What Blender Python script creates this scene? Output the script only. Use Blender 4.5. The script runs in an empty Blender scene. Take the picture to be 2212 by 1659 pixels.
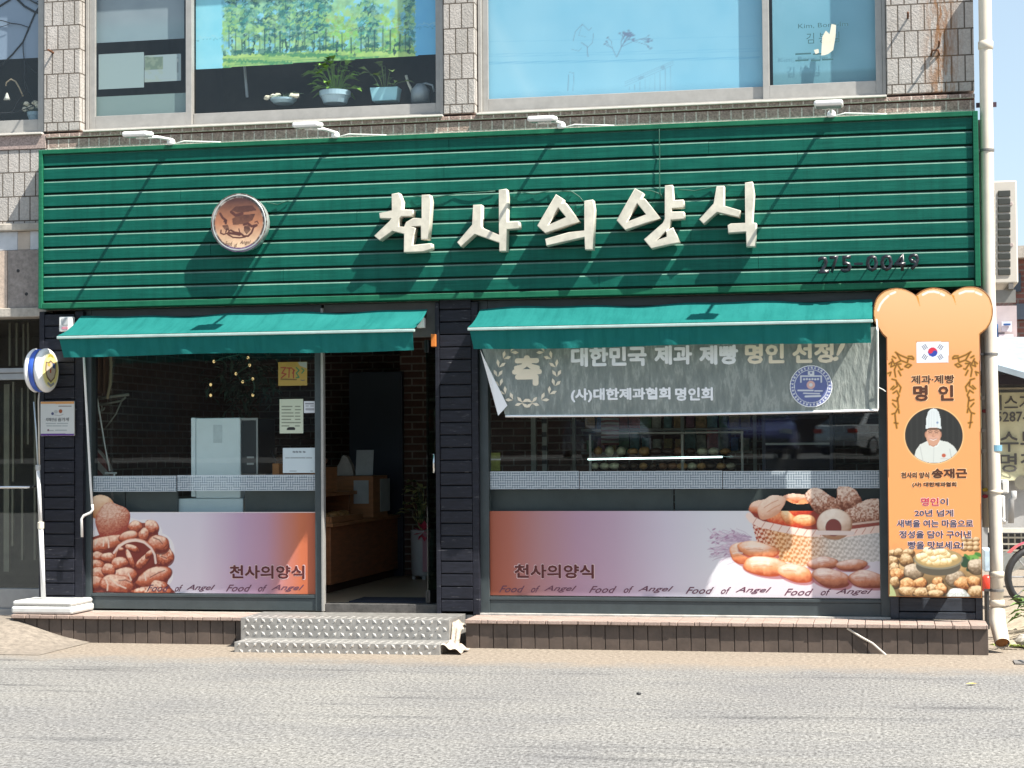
import bpy, bmesh, math, random
import numpy as np
from mathutils import Vector, Matrix, Quaternion
random.seed(7)
C = bpy.context.scene.collection
SC = bpy.context.scene
# ------------------------------------------------------------------ camera
YAW, PIT, ROL, F, CAMD = math.radians(11.347), math.radians(2.053), math.radians(.421), 4000.0, 14.0
def _rot(y, p, r):
    cy, sy, cp, sp, cr, sr = math.cos(y), math.sin(y), math.cos(p), math.sin(p), math.cos(r), math.sin(r)
    return (np.array([[cy, -sy, 0], [sy, cy, 0], [0, 0, 1]]) @ np.array([[1, 0, 0], [0, cp, -sp], [0, sp, cp]])
            @ np.array([[cr, 0, sr], [0, 1, 0], [-sr, 0, cr]]))
RM = _rot(YAW, PIT, ROL)
def ray(px, py):
    return RM @ np.array([(px - 1106) / F, 1.0, -(py - 829.5) / F])
_r = ray(1106, 1402)
H = -_r[2] * ((CAMD - .48) / _r[1])          # eye height above the kerb line
def P(px, py, d=0.0):                          # a point of a plane parallel to the shop front, d metres in front of the glass
    r = ray(px, py); t = (CAMD - d) / r[1]
    return Vector((r[0] * t, -d, H + r[2] * t))
def XX(px, py=900, d=0.0): return P(px, py, d).x
def ZZ(py, px=1106, d=0.0): return P(px, py, d).z
def G(px, py, z=0.0):                          # a point of the ground
    r = ray(px, py); t = (z - H) / r[2]
    return Vector((r[0] * t, -CAMD + r[1] * t, z))
cam = bpy.data.cameras.new('camera'); co = bpy.data.objects.new('camera', cam); C.objects.link(co)
cam.sensor_width = 36; cam.lens = F / 2212 * 36; cam.clip_end = 2000; cam.clip_start = .1
mw = Matrix.Identity(4)
for i in range(3):
    mw[i][0] = RM[i, 0]; mw[i][1] = RM[i, 2]; mw[i][2] = -RM[i, 1]
mw[1][3] = -CAMD; mw[2][3] = H
co.matrix_world = mw
SC.camera = co
# ------------------------------------------------------------------ light
SUNV = Vector((2.34, -1.0, 3.6)).normalized()
W = bpy.data.worlds.new('World'); SC.world = W; W.use_nodes = True
nt = W.node_tree; nt.nodes.clear()
sky = nt.nodes.new('ShaderNodeTexSky'); sky.sky_type = 'NISHITA'; sky.sun_disc = False
sky.sun_elevation = math.asin(SUNV.z); sky.sun_rotation = math.atan2(SUNV.x, SUNV.y)
sky.air_density = 1.0; sky.dust_density = 1.3; sky.ozone_density = 1.0
bg = nt.nodes.new('ShaderNodeBackground'); bg.inputs[1].default_value = .085
ow = nt.nodes.new('ShaderNodeOutputWorld')
hz = nt.nodes.new('ShaderNodeMixRGB'); hz.inputs[0].default_value = .40; hz.inputs[2].default_value = (4.5, 5.5, 6.0, 1)      # thin bright veil over the whole sky
nt.links.new(sky.outputs[0], hz.inputs[1]); nt.links.new(hz.outputs[0], bg.inputs[0]); nt.links.new(bg.outputs[0], ow.inputs[0])
sl = bpy.data.lights.new('sun', 'SUN'); sl.energy = 5.0; sl.angle = math.radians(.5); sl.color = (1.0, .955, .87)
so = bpy.data.objects.new('sun', sl); C.objects.link(so)
so.rotation_euler = (-SUNV).to_track_quat('-Z', 'Y').to_euler(); so.location = (10, -10, 20)
SC.view_settings.view_transform = 'Standard'; SC.view_settings.look = 'None'
SC.view_settings.gamma = 1; SC.view_settings.exposure = 1.15
SC.cycles.max_bounces = 8; SC.cycles.transparent_max_bounces = 16
SC.cycles.caustics_reflective = False; SC.cycles.caustics_refractive = False
# ------------------------------------------------------------------ materials
def lin(c):
    return tuple(((v / 255) / 12.92 if v <= 10.3 else ((v / 255 + .055) / 1.055) ** 2.4) for v in c)
def hx(s): return lin((int(s[0:2], 16), int(s[2:4], 16), int(s[4:6], 16)))
MATS = {}
class NT:
    def __init__(s, name):
        s.m = bpy.data.materials.new(name); s.m.use_nodes = True
        s.t = s.m.node_tree; s.t.nodes.clear()
        s.out = s.t.nodes.new('ShaderNodeOutputMaterial')
    def n(s, ty, **kw):
        nd = s.t.nodes.new('ShaderNode' + ty)
        for k, v in kw.items():
            if k.startswith('i_'):
                key = k[2:]; key = int(key) if key.isdigit() else key.replace('_', ' ')
                nd.inputs[key].default_value = v
            else: setattr(nd, k, v)
        return nd
    def l(s, a, b): s.t.links.new(a, b)
    def bsdf(s, col=(.5, .5, .5), rough=.6, metal=0, spec=.5):
        b = s.n('BsdfPrincipled'); b.inputs['Base Color'].default_value = (*col[:3], 1)
        b.inputs['Roughness'].default_value = rough; b.inputs['Metallic'].default_value = metal
        b.inputs['Specular IOR Level'].default_value = spec
        s.l(b.outputs[0], s.out.inputs[0]); return b
    def uvw(s):                                # (x + y, z, 0): brick courses that turn corners
        tc = s.n('TexCoord'); sp = s.n('SeparateXYZ'); s.l(tc.outputs['Object'], sp.inputs[0])
        ad = s.n('Math', operation='ADD'); s.l(sp.outputs[0], ad.inputs[0]); s.l(sp.outputs[1], ad.inputs[1])
        cb = s.n('CombineXYZ'); s.l(ad.outputs[0], cb.inputs[0]); s.l(sp.outputs[2], cb.inputs[1]); return cb.outputs[0], tc
    def ramp(s, fac, stops):
        r = s.n('ValToRGB'); e = r.color_ramp.elements
        while len(e) < len(stops): e.new(.5)
        for k, (p, c) in enumerate(stops): e[k].position = p; e[k].color = (*c[:3], 1)
        s.l(fac, r.inputs[0]); return r.outputs[0]
    def mix(s, a, b, fac, mode='MIX'):
        m = s.n('MixRGB', blend_type=mode)
        for v, i in ((fac, 0), (a, 1), (b, 2)):
            if isinstance(v, (int, float)): m.inputs[i].default_value = v
            elif isinstance(v, tuple): m.inputs[i].default_value = (*v[:3], 1)
            else: s.l(v, m.inputs[i])
        return m.outputs[0]
    def noise(s, vec, scale, detail=4, rough=.6):
        n = s.n('TexNoise'); n.inputs['Scale'].default_value = scale; n.inputs['Detail'].default_value = detail
        n.inputs['Roughness'].default_value = rough
        if vec is not None: s.l(vec, n.inputs['Vector'])
        return n.outputs['Fac']
    def bump(s, b, h, strength=.4, dist=.01):
        bp = s.n('Bump'); bp.inputs['Strength'].default_value = strength; bp.inputs['Distance'].default_value = dist
        s.l(h, bp.inputs['Height']); s.l(bp.outputs[0], b.inputs['Normal'])
def mat(name, col, rough=.55, metal=0, var=.15, scale=6.0, bump=0.0, bscale=60.0, spec=.5, stretch=None):
    """plain surface with soft wear: large and small noise in the colour, a little in the roughness"""
    if name in MATS: return MATS[name]
    k = NT(name); b = k.bsdf(col, rough, metal, spec)
    tc = k.n('TexCoord'); v = tc.outputs['Object']
    if stretch:
        mp = k.n('Mapping'); mp.inputs['Scale'].default_value = stretch; k.l(v, mp.inputs[0]); v = mp.outputs[0]
    f = k.noise(v, scale, 6, .65)
    lo = tuple(c * (1 - var) for c in col); hi = tuple(min(1, c * (1 + var)) for c in col)
    k.l(k.ramp(f, [(.3, lo), (.7, hi)]), b.inputs['Base Color'])
    if bump: k.bump(b, k.noise(v, bscale, 4, .6), bump, .004)
    MATS[name] = k.m; return k.m
def mat_print(name='printed sheet', rough=.45, trans=False):
    if name in MATS: return MATS[name]
    k = NT(name); b = k.bsdf((.5, .5, .5), rough)
    a = k.n('VertexColor', layer_name='Col'); k.l(a.outputs[0], b.inputs['Base Color'])
    MATS[name] = k.m; return k.m
def mat_emit(name, col, st):
    if name in MATS: return MATS[name]
    k = NT(name); e = k.n('Emission'); e.inputs[0].default_value = (*col, 1); e.inputs[1].default_value = st
    k.l(e.outputs[0], k.out.inputs[0]); MATS[name] = k.m; return k.m
def mat_glass(name, tint=(.90, .95, .93), ior=1.8):
    if name in MATS: return MATS[name]
    k = NT(name); t = k.n('BsdfTransparent'); t.inputs[0].default_value = (*tint, 1)
    g = k.n('BsdfGlossy'); g.inputs['Roughness'].default_value = .01; g.inputs[0].default_value = (.95, 1, 1, 1)
    tc = k.n('TexCoord'); bp = k.n('Bump'); bp.inputs['Strength'].default_value = .02; bp.inputs['Distance'].default_value = .02
    k.l(k.noise(tc.outputs['Object'], 1.3, 1), bp.inputs['Height']); k.l(bp.outputs[0], g.inputs['Normal'])
    fr = k.n('Fresnel'); ge = k.n('NewGeometry'); ir = k.n('MapRange'); ir.inputs[3].default_value = ior; ir.inputs[4].default_value = 1 / ior
    k.l(ge.outputs['Backfacing'], ir.inputs[0]); k.l(ir.outputs[0], fr.inputs[0])       # a thin pane mirrors alike from both sides
    m = k.n('MixShader'); k.l(fr.outputs[0], m.inputs[0]); k.l(t.outputs[0], m.inputs[1]); k.l(g.outputs[0], m.inputs[2])
    d = k.n('BsdfDiffuse'); d.inputs[0].default_value = (.5, .5, .47, 1)      # a film of dust on the pane
    m2 = k.n('MixShader'); nz = k.noise(tc.outputs['Object'], 3, 6, .7)
    k.l(k.ramp(nz, [(.35, (0, 0, 0)), (.8, (.022, .022, .022))]), m2.inputs[0])
    k.l(m.outputs[0], m2.inputs[1]); k.l(d.outputs[0], m2.inputs[2]); k.l(m2.outputs[0], k.out.inputs[0])
    MATS[name] = k.m; return k.m
def mat_tiles(name, w, h, c1, c2, mortar, msize=.004, offset=.5, bumpk=.5, grain=90, stain=None, blotch=(.75, 1.15)):
    if name in MATS: return MATS[name]
    k = NT(name); b = k.bsdf(c1, .8, 0, .3); uv, tc = k.uvw()
    br = k.n('TexBrick'); br.offset = offset; br.inputs['Scale'].default_value = 1
    br.inputs['Brick Width'].default_value = w; br.inputs['Row Height'].default_value = h
    br.inputs['Mortar Size'].default_value = msize; br.inputs['Mortar Smooth'].default_value = .2
    br.inputs['Color1'].default_value = (*c1, 1); br.inputs['Color2'].default_value = (*c2, 1); br.inputs['Mortar'].default_value = (*mortar, 1)
    k.l(uv, br.inputs['Vector'])
    g = k.noise(tc.outputs['Object'], grain, 5, .7)
    col = k.mix(br.outputs[0], k.ramp(g, [(.3, (blotch[0],) * 3), (.7, (blotch[1],) * 3)]), .85, 'MULTIPLY')
    g2 = k.noise(tc.outputs['Object'], 2.2, 5, .7)
    col = k.mix(col, k.ramp(g2, [(.3, (.82, .8, .77)), (.65, (1.05, 1.05, 1.05))]), .8, 'MULTIPLY')
    if stain:
        # rust runs: streaks below the two old bolts
        sx = k.n('SeparateXYZ'); k.l(uv, sx.inputs[0])
        def band(o, c, wd):
            s1 = k.n('Math', operation='SUBTRACT'); k.l(o, s1.inputs[0]); s1.inputs[1].default_value = c
            s2 = k.n('Math', operation='ABSOLUTE'); k.l(s1.outputs[0], s2.inputs[0])
            s3 = k.n('MapRange'); s3.inputs[1].default_value = 0; s3.inputs[2].default_value = wd; s3.inputs[3].default_value = 1; s3.inputs[4].default_value = 0
            k.l(s2.outputs[0], s3.inputs[0]); return s3.outputs[0]
        mp = k.n('Mapping'); mp.inputs['Scale'].default_value = (1, .18, 1); k.l(uv, mp.inputs[0])
        st = k.noise(mp.outputs[0], 26, 5, .7)
        m1 = k.n('Math', operation='MULTIPLY'); k.l(band(sx.outputs[0], stain[0], stain[1]), m1.inputs[0])
        k.l(k.ramp(st, [(.40, (0, 0, 0)), (.58, (1, 1, 1))]), m1.inputs[1])
        col = k.mix(col, (.25, .11, .035), m1.outputs[0])
    k.l(col, b.inputs['Base Color'])
    hh = k.mix(g, br.outputs['Fac'], .5, 'SUBTRACT'); k.bump(b, hh, bumpk, .012)
    MATS[name] = k.m; return k.m
M_frame = mat('brushed pale aluminium', (.40, .385, .36), .45, .35, .10, 12)
M_dark = mat('dark slate coated aluminium', (.055, .07, .075), .42, .2, .12, 9)
M_glass = mat_glass('window glass')
M_glassU = mat_glass('clear upper glass', (.97, .985, .985), 1.55)
M_white = mat('white painted steel', (.8, .79, .76), .4, 0, .06, 15)
M_black = mat('black rubber', (.02, .02, .022), .5, 0, .1)
M_print = mat_print()
M_stone = mat_tiles('split faced granite tiles', .0965, .1985, (.50, .465, .435), (.43, .405, .38), (.13, .11, .092), .0055, .5, .75, 60)
M_stoneR = mat_tiles('rust stained granite tiles', .0965, .1985, (.50, .465, .435), (.43, .405, .38), (.13, .11, .092), .0055, .5, .75, 60, stain=(XX(2033, 100) + 1.98, .17))
M_band = mat_tiles('brown mottled band tiles', .088, .086, (.275, .195, .17), (.31, .225, .19), (.50, .43, .38), .006, 0, .7, 75, blotch=(.45, 1.9))
M_pink = mat('flecked pink granite', (.34, .26, .235), .7, 0, .55, 70, .5, 80)
M_cream = mat('pale sill stone', (.62, .58, .52), .7, 0, .1, 10, .2, 50)
M_concrete = mat('weathered concrete', (.42, .38, .33), .9, 0, .25, 14, .6, 40)
def worn_timber(name, c):
    m = mat(name, c, .5, 0, .5, 9, .5, 45, .3, (1, 1, 7)); t = m.node_tree; b = next(n for n in t.nodes if n.type == 'BSDF_PRINCIPLED'); src = b.inputs['Base Color'].links[0].from_socket
    tc = t.nodes.new('ShaderNodeTexCoord'); mp = t.nodes.new('ShaderNodeMapping'); mp.inputs['Scale'].default_value = (2.2, 2, 15); t.links.new(tc.outputs['Object'], mp.inputs[0])
    n = t.nodes.new('ShaderNodeTexNoise'); n.inputs['Scale'].default_value = 4.5; n.inputs['Detail'].default_value = 5; n.inputs['Roughness'].default_value = .7; t.links.new(mp.outputs[0], n.inputs['Vector'])
    r = t.nodes.new('ShaderNodeValToRGB'); r.color_ramp.elements[0].position = .62; r.color_ramp.elements[1].position = .72; t.links.new(n.outputs['Fac'], r.inputs[0])
    mx = t.nodes.new('ShaderNodeMixRGB'); mx.inputs[2].default_value = (.16, .155, .165, 1); t.links.new(r.outputs[0], mx.inputs[0]); t.links.new(src, mx.inputs[1]); t.links.new(mx.outputs[0], b.inputs['Base Color']); return m
M_timber = worn_timber('blue black stained timber', (.0125, .0135, .021))
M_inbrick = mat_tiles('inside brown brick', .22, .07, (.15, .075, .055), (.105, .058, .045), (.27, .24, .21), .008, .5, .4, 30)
M_wood = mat('reddish counter wood', (.30, .11, .045), .45, 0, .3, 5, .1, 40, .4, (1, 1, 7))
# ------------------------------------------------------------------ mesh helpers
class MB:
    def __init__(s): s.v = []; s.f = []; s.sm = False
    def add(s, vs, fs):
        o = len(s.v); s.v += [tuple(v) for v in vs]; s.f += [tuple(i + o for i in f) for f in fs]; return s
    def box(s, x0, x1, y0, y1, z0, z1):
        x0, x1 = sorted((x0, x1)); y0, y1 = sorted((y0, y1)); z0, z1 = sorted((z0, z1))
        return s.add([(x0, y0, z0), (x1, y0, z0), (x1, y1, z0), (x0, y1, z0), (x0, y0, z1), (x1, y0, z1), (x1, y1, z1), (x0, y1, z1)],
                     [(0, 3, 2, 1), (4, 5, 6, 7), (0, 1, 5, 4), (1, 2, 6, 5), (2, 3, 7, 6), (3, 0, 4, 7)])
    def obox(s, c, ax, ay, az):                # oriented box: centre and three half axes
        c, ax, ay, az = map(Vector, (c, ax, ay, az)); vs = []
        for k in (-1, 1):
            for (i, j) in ((-1, -1), (1, -1), (1, 1), (-1, 1)): vs.append(c + ax * i + ay * j + az * k)
        return s.add(vs, [(0, 3, 2, 1), (4, 5, 6, 7), (0, 1, 5, 4), (1, 2, 6, 5), (2, 3, 7, 6), (3, 0, 4, 7)])
    def prism(s, poly, y0, y1):                # poly of (x,z), extruded from y0 (front) to y1
        n = len(poly); vs = [(x, y0, z) for x, z in poly] + [(x, y1, z) for x, z in poly]
        a = sum(poly[i][0] * poly[(i + 1) % n][1] - poly[(i + 1) % n][0] * poly[i][1] for i in range(n))
        fr = tuple(range(n)); bk = tuple(range(2 * n - 1, n - 1, -1))
        fs = [fr, bk] + [(i, i + n, (i + 1) % n + n, (i + 1) % n) for i in range(n)]
        if a < 0: fs = [tuple(reversed(f)) for f in fs]
        return s.add(vs, fs)
    def prismx(s, poly, x0, x1):               # poly of (y,z) swept along x
        n = len(poly); vs = [(x0, y, z) for y, z in poly] + [(x1, y, z) for y, z in poly]
        return s.add(vs, [tuple(range(n)), tuple(range(2 * n - 1, n - 1, -1))] + [(i, i + n, (i + 1) % n + n, (i + 1) % n) for i in range(n)])
    def tube(s, pts, r, n=10, cap=True):
        pts = [Vector(p) for p in pts]; rs = r if isinstance(r, (list, tuple)) else [r] * len(pts); o = len(s.v); up = None
        for i, p in enumerate(pts):
            t = (pts[min(i + 1, len(pts) - 1)] - pts[max(i - 1, 0)]).normalized()
            if up is None: up = t.orthogonal().normalized()
            up = (up - t * up.dot(t)); up = up.normalized() if up.length > 1e-6 else t.orthogonal().normalized()
            sd = t.cross(up)
            for k in range(n):
                a = 2 * math.pi * k / n; s.v.append(tuple(p + (up * math.cos(a) + sd * math.sin(a)) * rs[i]))
        for i in range(len(pts) - 1):
            for k in range(n):
                a, b = o + i * n + k, o + i * n + (k + 1) % n; s.f.append((a, b, b + n, a + n))
        if cap:
            s.f.append(tuple(o + k for k in range(n - 1, -1, -1))); s.f.append(tuple(o + (len(pts) - 1) * n + k for k in range(n)))
        return s
    def lathe(s, prof, org, axis, n=40, cap=True):   # prof (radius, along)
        org = Vector(org); axis = Vector(axis).normalized(); u = axis.orthogonal().normalized(); w = axis.cross(u); o = len(s.v)
        for r, h in prof:
            for k in range(n):
                a = 2 * math.pi * k / n; s.v.append(tuple(org + axis * h + (u * math.cos(a) + w * math.sin(a)) * r))
        for i in range(len(prof) - 1):
            for k in range(n):
                a, b = o + i * n + k, o + i * n + (k + 1) % n; s.f.append((a, b, b + n, a + n))
        if cap:
            s.f.append(tuple(o + k for k in range(n - 1, -1, -1))); s.f.append(tuple(o + (len(prof) - 1) * n + k for k in range(n)))
        return s
    def blob(s, c, rx, ry, rz, nu=12, nv=8, jit=0.0):
        o = len(s.v); c = Vector(c)
        for j in range(nv + 1):
            th = math.pi * j / nv
            for i in range(nu):
                ph = 2 * math.pi * i / nu; k = 1 + random.uniform(-jit, jit)
                s.v.append((c.x + rx * math.sin(th) * math.cos(ph) * k, c.y + ry * math.sin(th) * math.sin(ph) * k, c.z - rz * math.cos(th) * k))
        for j in range(nv):
            for i in range(nu):
                a, b = o + j * nu + i, o + j * nu + (i + 1) % nu; s.f.append((a, b, b + nu, a + nu))
        return s
    def grid(s, fn, nu, nv):
        o = len(s.v)
        for j in range(nv + 1):
            for i in range(nu + 1): s.v.append(tuple(fn(i / nu, j / nv)))
        for j in range(nv):
            for i in range(nu):
                a = o + j * (nu + 1) + i; s.f.append((a, a + 1, a + nu + 2, a + nu + 1))
        return s
    def leaf(s, p, d, L, wd, droop=.3):
        p = Vector(p); d = Vector(d).normalized(); sd = d.cross(Vector((0, 0, 1)))
        sd = sd.normalized() if sd.length > .01 else Vector((1, 0, 0)); q = p + d * L * .55 + Vector((0, 0, .02 * L)); e = p + d * L - Vector((0, 0, droop * L))
        return s.add([p, q - sd * wd, q + Vector((0, 0, -.12 * L)), q + sd * wd, e], [(0, 2, 1), (0, 3, 2), (1, 2, 4), (2, 3, 4)])
def base(o):
    while o.parent: o = o.parent
    return Vector(o.location)
def obj(name, mb, m, parent=None, bevel=0.0, smooth=False, seg=2):
    me = bpy.data.meshes.new(name)
    off = base(parent) if parent is not None else Vector((0, 0, 0))
    me.from_pydata([(x - off.x, y - off.y, z - off.z) for x, y, z in mb.v], [], mb.f); me.update()
    if len(me.polygons) > 1:
        bm = bmesh.new(); bm.from_mesh(me); bmesh.ops.recalc_face_normals(bm, faces=bm.faces); bm.to_mesh(me); bm.free()
    o = bpy.data.objects.new(name, me); C.objects.link(o); me.materials.append(m)
    if parent is not None: o.parent = parent
    if smooth: me.polygons.foreach_set('use_smooth', [True] * len(me.polygons))
    if bevel:
        md = o.modifiers.new('bevel', 'BEVEL'); md.width = bevel; md.segments = seg; md.limit_method = 'ANGLE'; md.angle_limit = math.radians(40)
    return o
def thing(name, label, cat, loc, group=None):
    o = bpy.data.objects.new(name, None); C.objects.link(o); o.location = loc; o.empty_display_size = .1
    o['label'] = label; o['category'] = cat
    if group: o['group'] = group
    return o
def tag(o, label, cat, group=None):
    o['label'] = label; o['category'] = cat
    if group: o['group'] = group
    return o
def struct(o): o['kind'] = 'structure'; return o
def curve_mesh(cu, name):
    t = bpy.data.objects.new(name, cu); C.objects.link(t); bpy.context.view_layer.update()
    me = bpy.data.meshes.new_from_object(t.evaluated_get(bpy.context.evaluated_depsgraph_get()))
    bpy.data.objects.remove(t); bpy.data.curves.remove(cu); me.name = name; return me
def write(body, box, d, m, parent, name='lettering', bold=0.0, shear=0.0, extrude=0.0, res=2, warp=None, bevel=0):
    """lettering fitted into a rectangle (x0,y0,x1,y1 in photo units) on the plane d metres before the glass"""
    cu = bpy.data.curves.new(name, 'FONT'); cu.body = body; cu.align_x = 'LEFT'; cu.resolution_u = res; cu.shear = shear
    cu.space_line = .95
    if extrude: cu.offset = bold
    me = curve_mesh(cu, name); n = len(me.vertices); co_ = np.empty(n * 3); me.vertices.foreach_get('co', co_); co_ = co_.reshape(-1, 3)
    lo, hi = co_.min(0), co_.max(0)
    x0, y0, x1, y1 = box; ym, xm = (y0 + y1) / 2, (x0 + x1) / 2
    X0, X1, Z0, Z1 = XX(x0, ym, d), XX(x1, ym, d), ZZ(y1, xm, d), ZZ(y0, xm, d)
    off = base(parent)
    out = np.empty_like(co_)
    out[:, 0] = X0 + (co_[:, 0] - lo[0]) / (hi[0] - lo[0]) * (X1 - X0)
    out[:, 2] = Z0 + (co_[:, 1] - lo[1]) / (hi[1] - lo[1]) * (Z1 - Z0); out[:, 1] = -d
    if bold and not extrude:                 # heavier strokes: the outline repeated a hair to each side
        b = bold * .5 * (Z1 - Z0) / body.count('\n') if '\n' in body else bold * .5 * (Z1 - Z0)
        out[:, 0] = X0 + b + (out[:, 0] - X0) * (1 - 2 * b / (X1 - X0)); out[:, 2] = Z0 + b + (out[:, 2] - Z0) * (1 - 2 * b / (Z1 - Z0))
        fs = [tuple(p.vertices) for p in me.polygons]; n0 = len(out); cp = []; ff = []
        for k, (ox, oz) in enumerate(((0, 0), (b, 0), (-b, 0), (0, b), (0, -b), (.7 * b, .7 * b), (-.7 * b, .7 * b), (.7 * b, -.7 * b), (-.7 * b, -.7 * b))):
            cp.append(out + np.array((ox, -k * 4e-5, oz))); ff += [tuple(i + k * n0 for i in f) for f in fs]
        out = np.concatenate(cp); bpy.data.meshes.remove(me); me = bpy.data.meshes.new(name); me.from_pydata(out.tolist(), [], ff); me.update()
    if warp is not None: out[:, 1] += d + np.array([warp(x, z) for x, z in zip(out[:, 0], out[:, 2])])
    out -= np.array(off)
    me.vertices.foreach_set('co', out.ravel()); me.materials.clear(); me.materials.append(m); me.update()
    if extrude:
        bm = bmesh.new(); bm.from_mesh(me)
        r = bmesh.ops.extrude_face_region(bm, geom=list(bm.faces))
        for v in [g for g in r['geom'] if isinstance(g, bmesh.types.BMVert)]: v.co.y -= extrude
        bmesh.ops.recalc_face_normals(bm, faces=bm.faces); bm.to_mesh(me); bm.free()
    o = bpy.data.objects.new(name, me); C.objects.link(o); o.parent = parent
    return o
def solid_outline(name, loops, d0, d1, m, parent, bevel=.004):
    """closed outlines in photo units (first outer, then holes) as one solid between d0 (back) and d1 (front)"""
    cu = bpy.data.curves.new(name, 'CURVE'); cu.dimensions = '2D'; cu.fill_mode = 'BOTH'; cu.extrude = (d1 - d0) / 2 - bevel; cu.bevel_depth = bevel; cu.bevel_resolution = 1
    cu.offset = -bevel
    for lp in loops:
        sp = cu.splines.new('POLY'); sp.points.add(len(lp) - 1); sp.use_cyclic_u = True
        for q, (px, py) in zip(sp.points, lp):
            w = P(px, py, d1); q.co = (w.x, w.z, 0, 1)
    me = curve_mesh(cu, name); off = base(parent)
    for v in me.vertices:
        x, z, h = v.co; v.co = (x - off.x, -(d0 + d1) / 2 - h - off.y, z - off.z)
    me.flip_normals() if hasattr(me, 'flip_normals') else None
    bm = bmesh.new(); bm.from_mesh(me); bmesh.ops.remove_doubles(bm, verts=bm.verts, dist=1e-5); bmesh.ops.recalc_face_normals(bm, faces=bm.faces); bm.to_mesh(me); bm.free()
    me.materials.clear(); me.materials.append(m)
    o = bpy.data.objects.new(name, me); C.objects.link(o); o.parent = parent; return o
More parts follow.
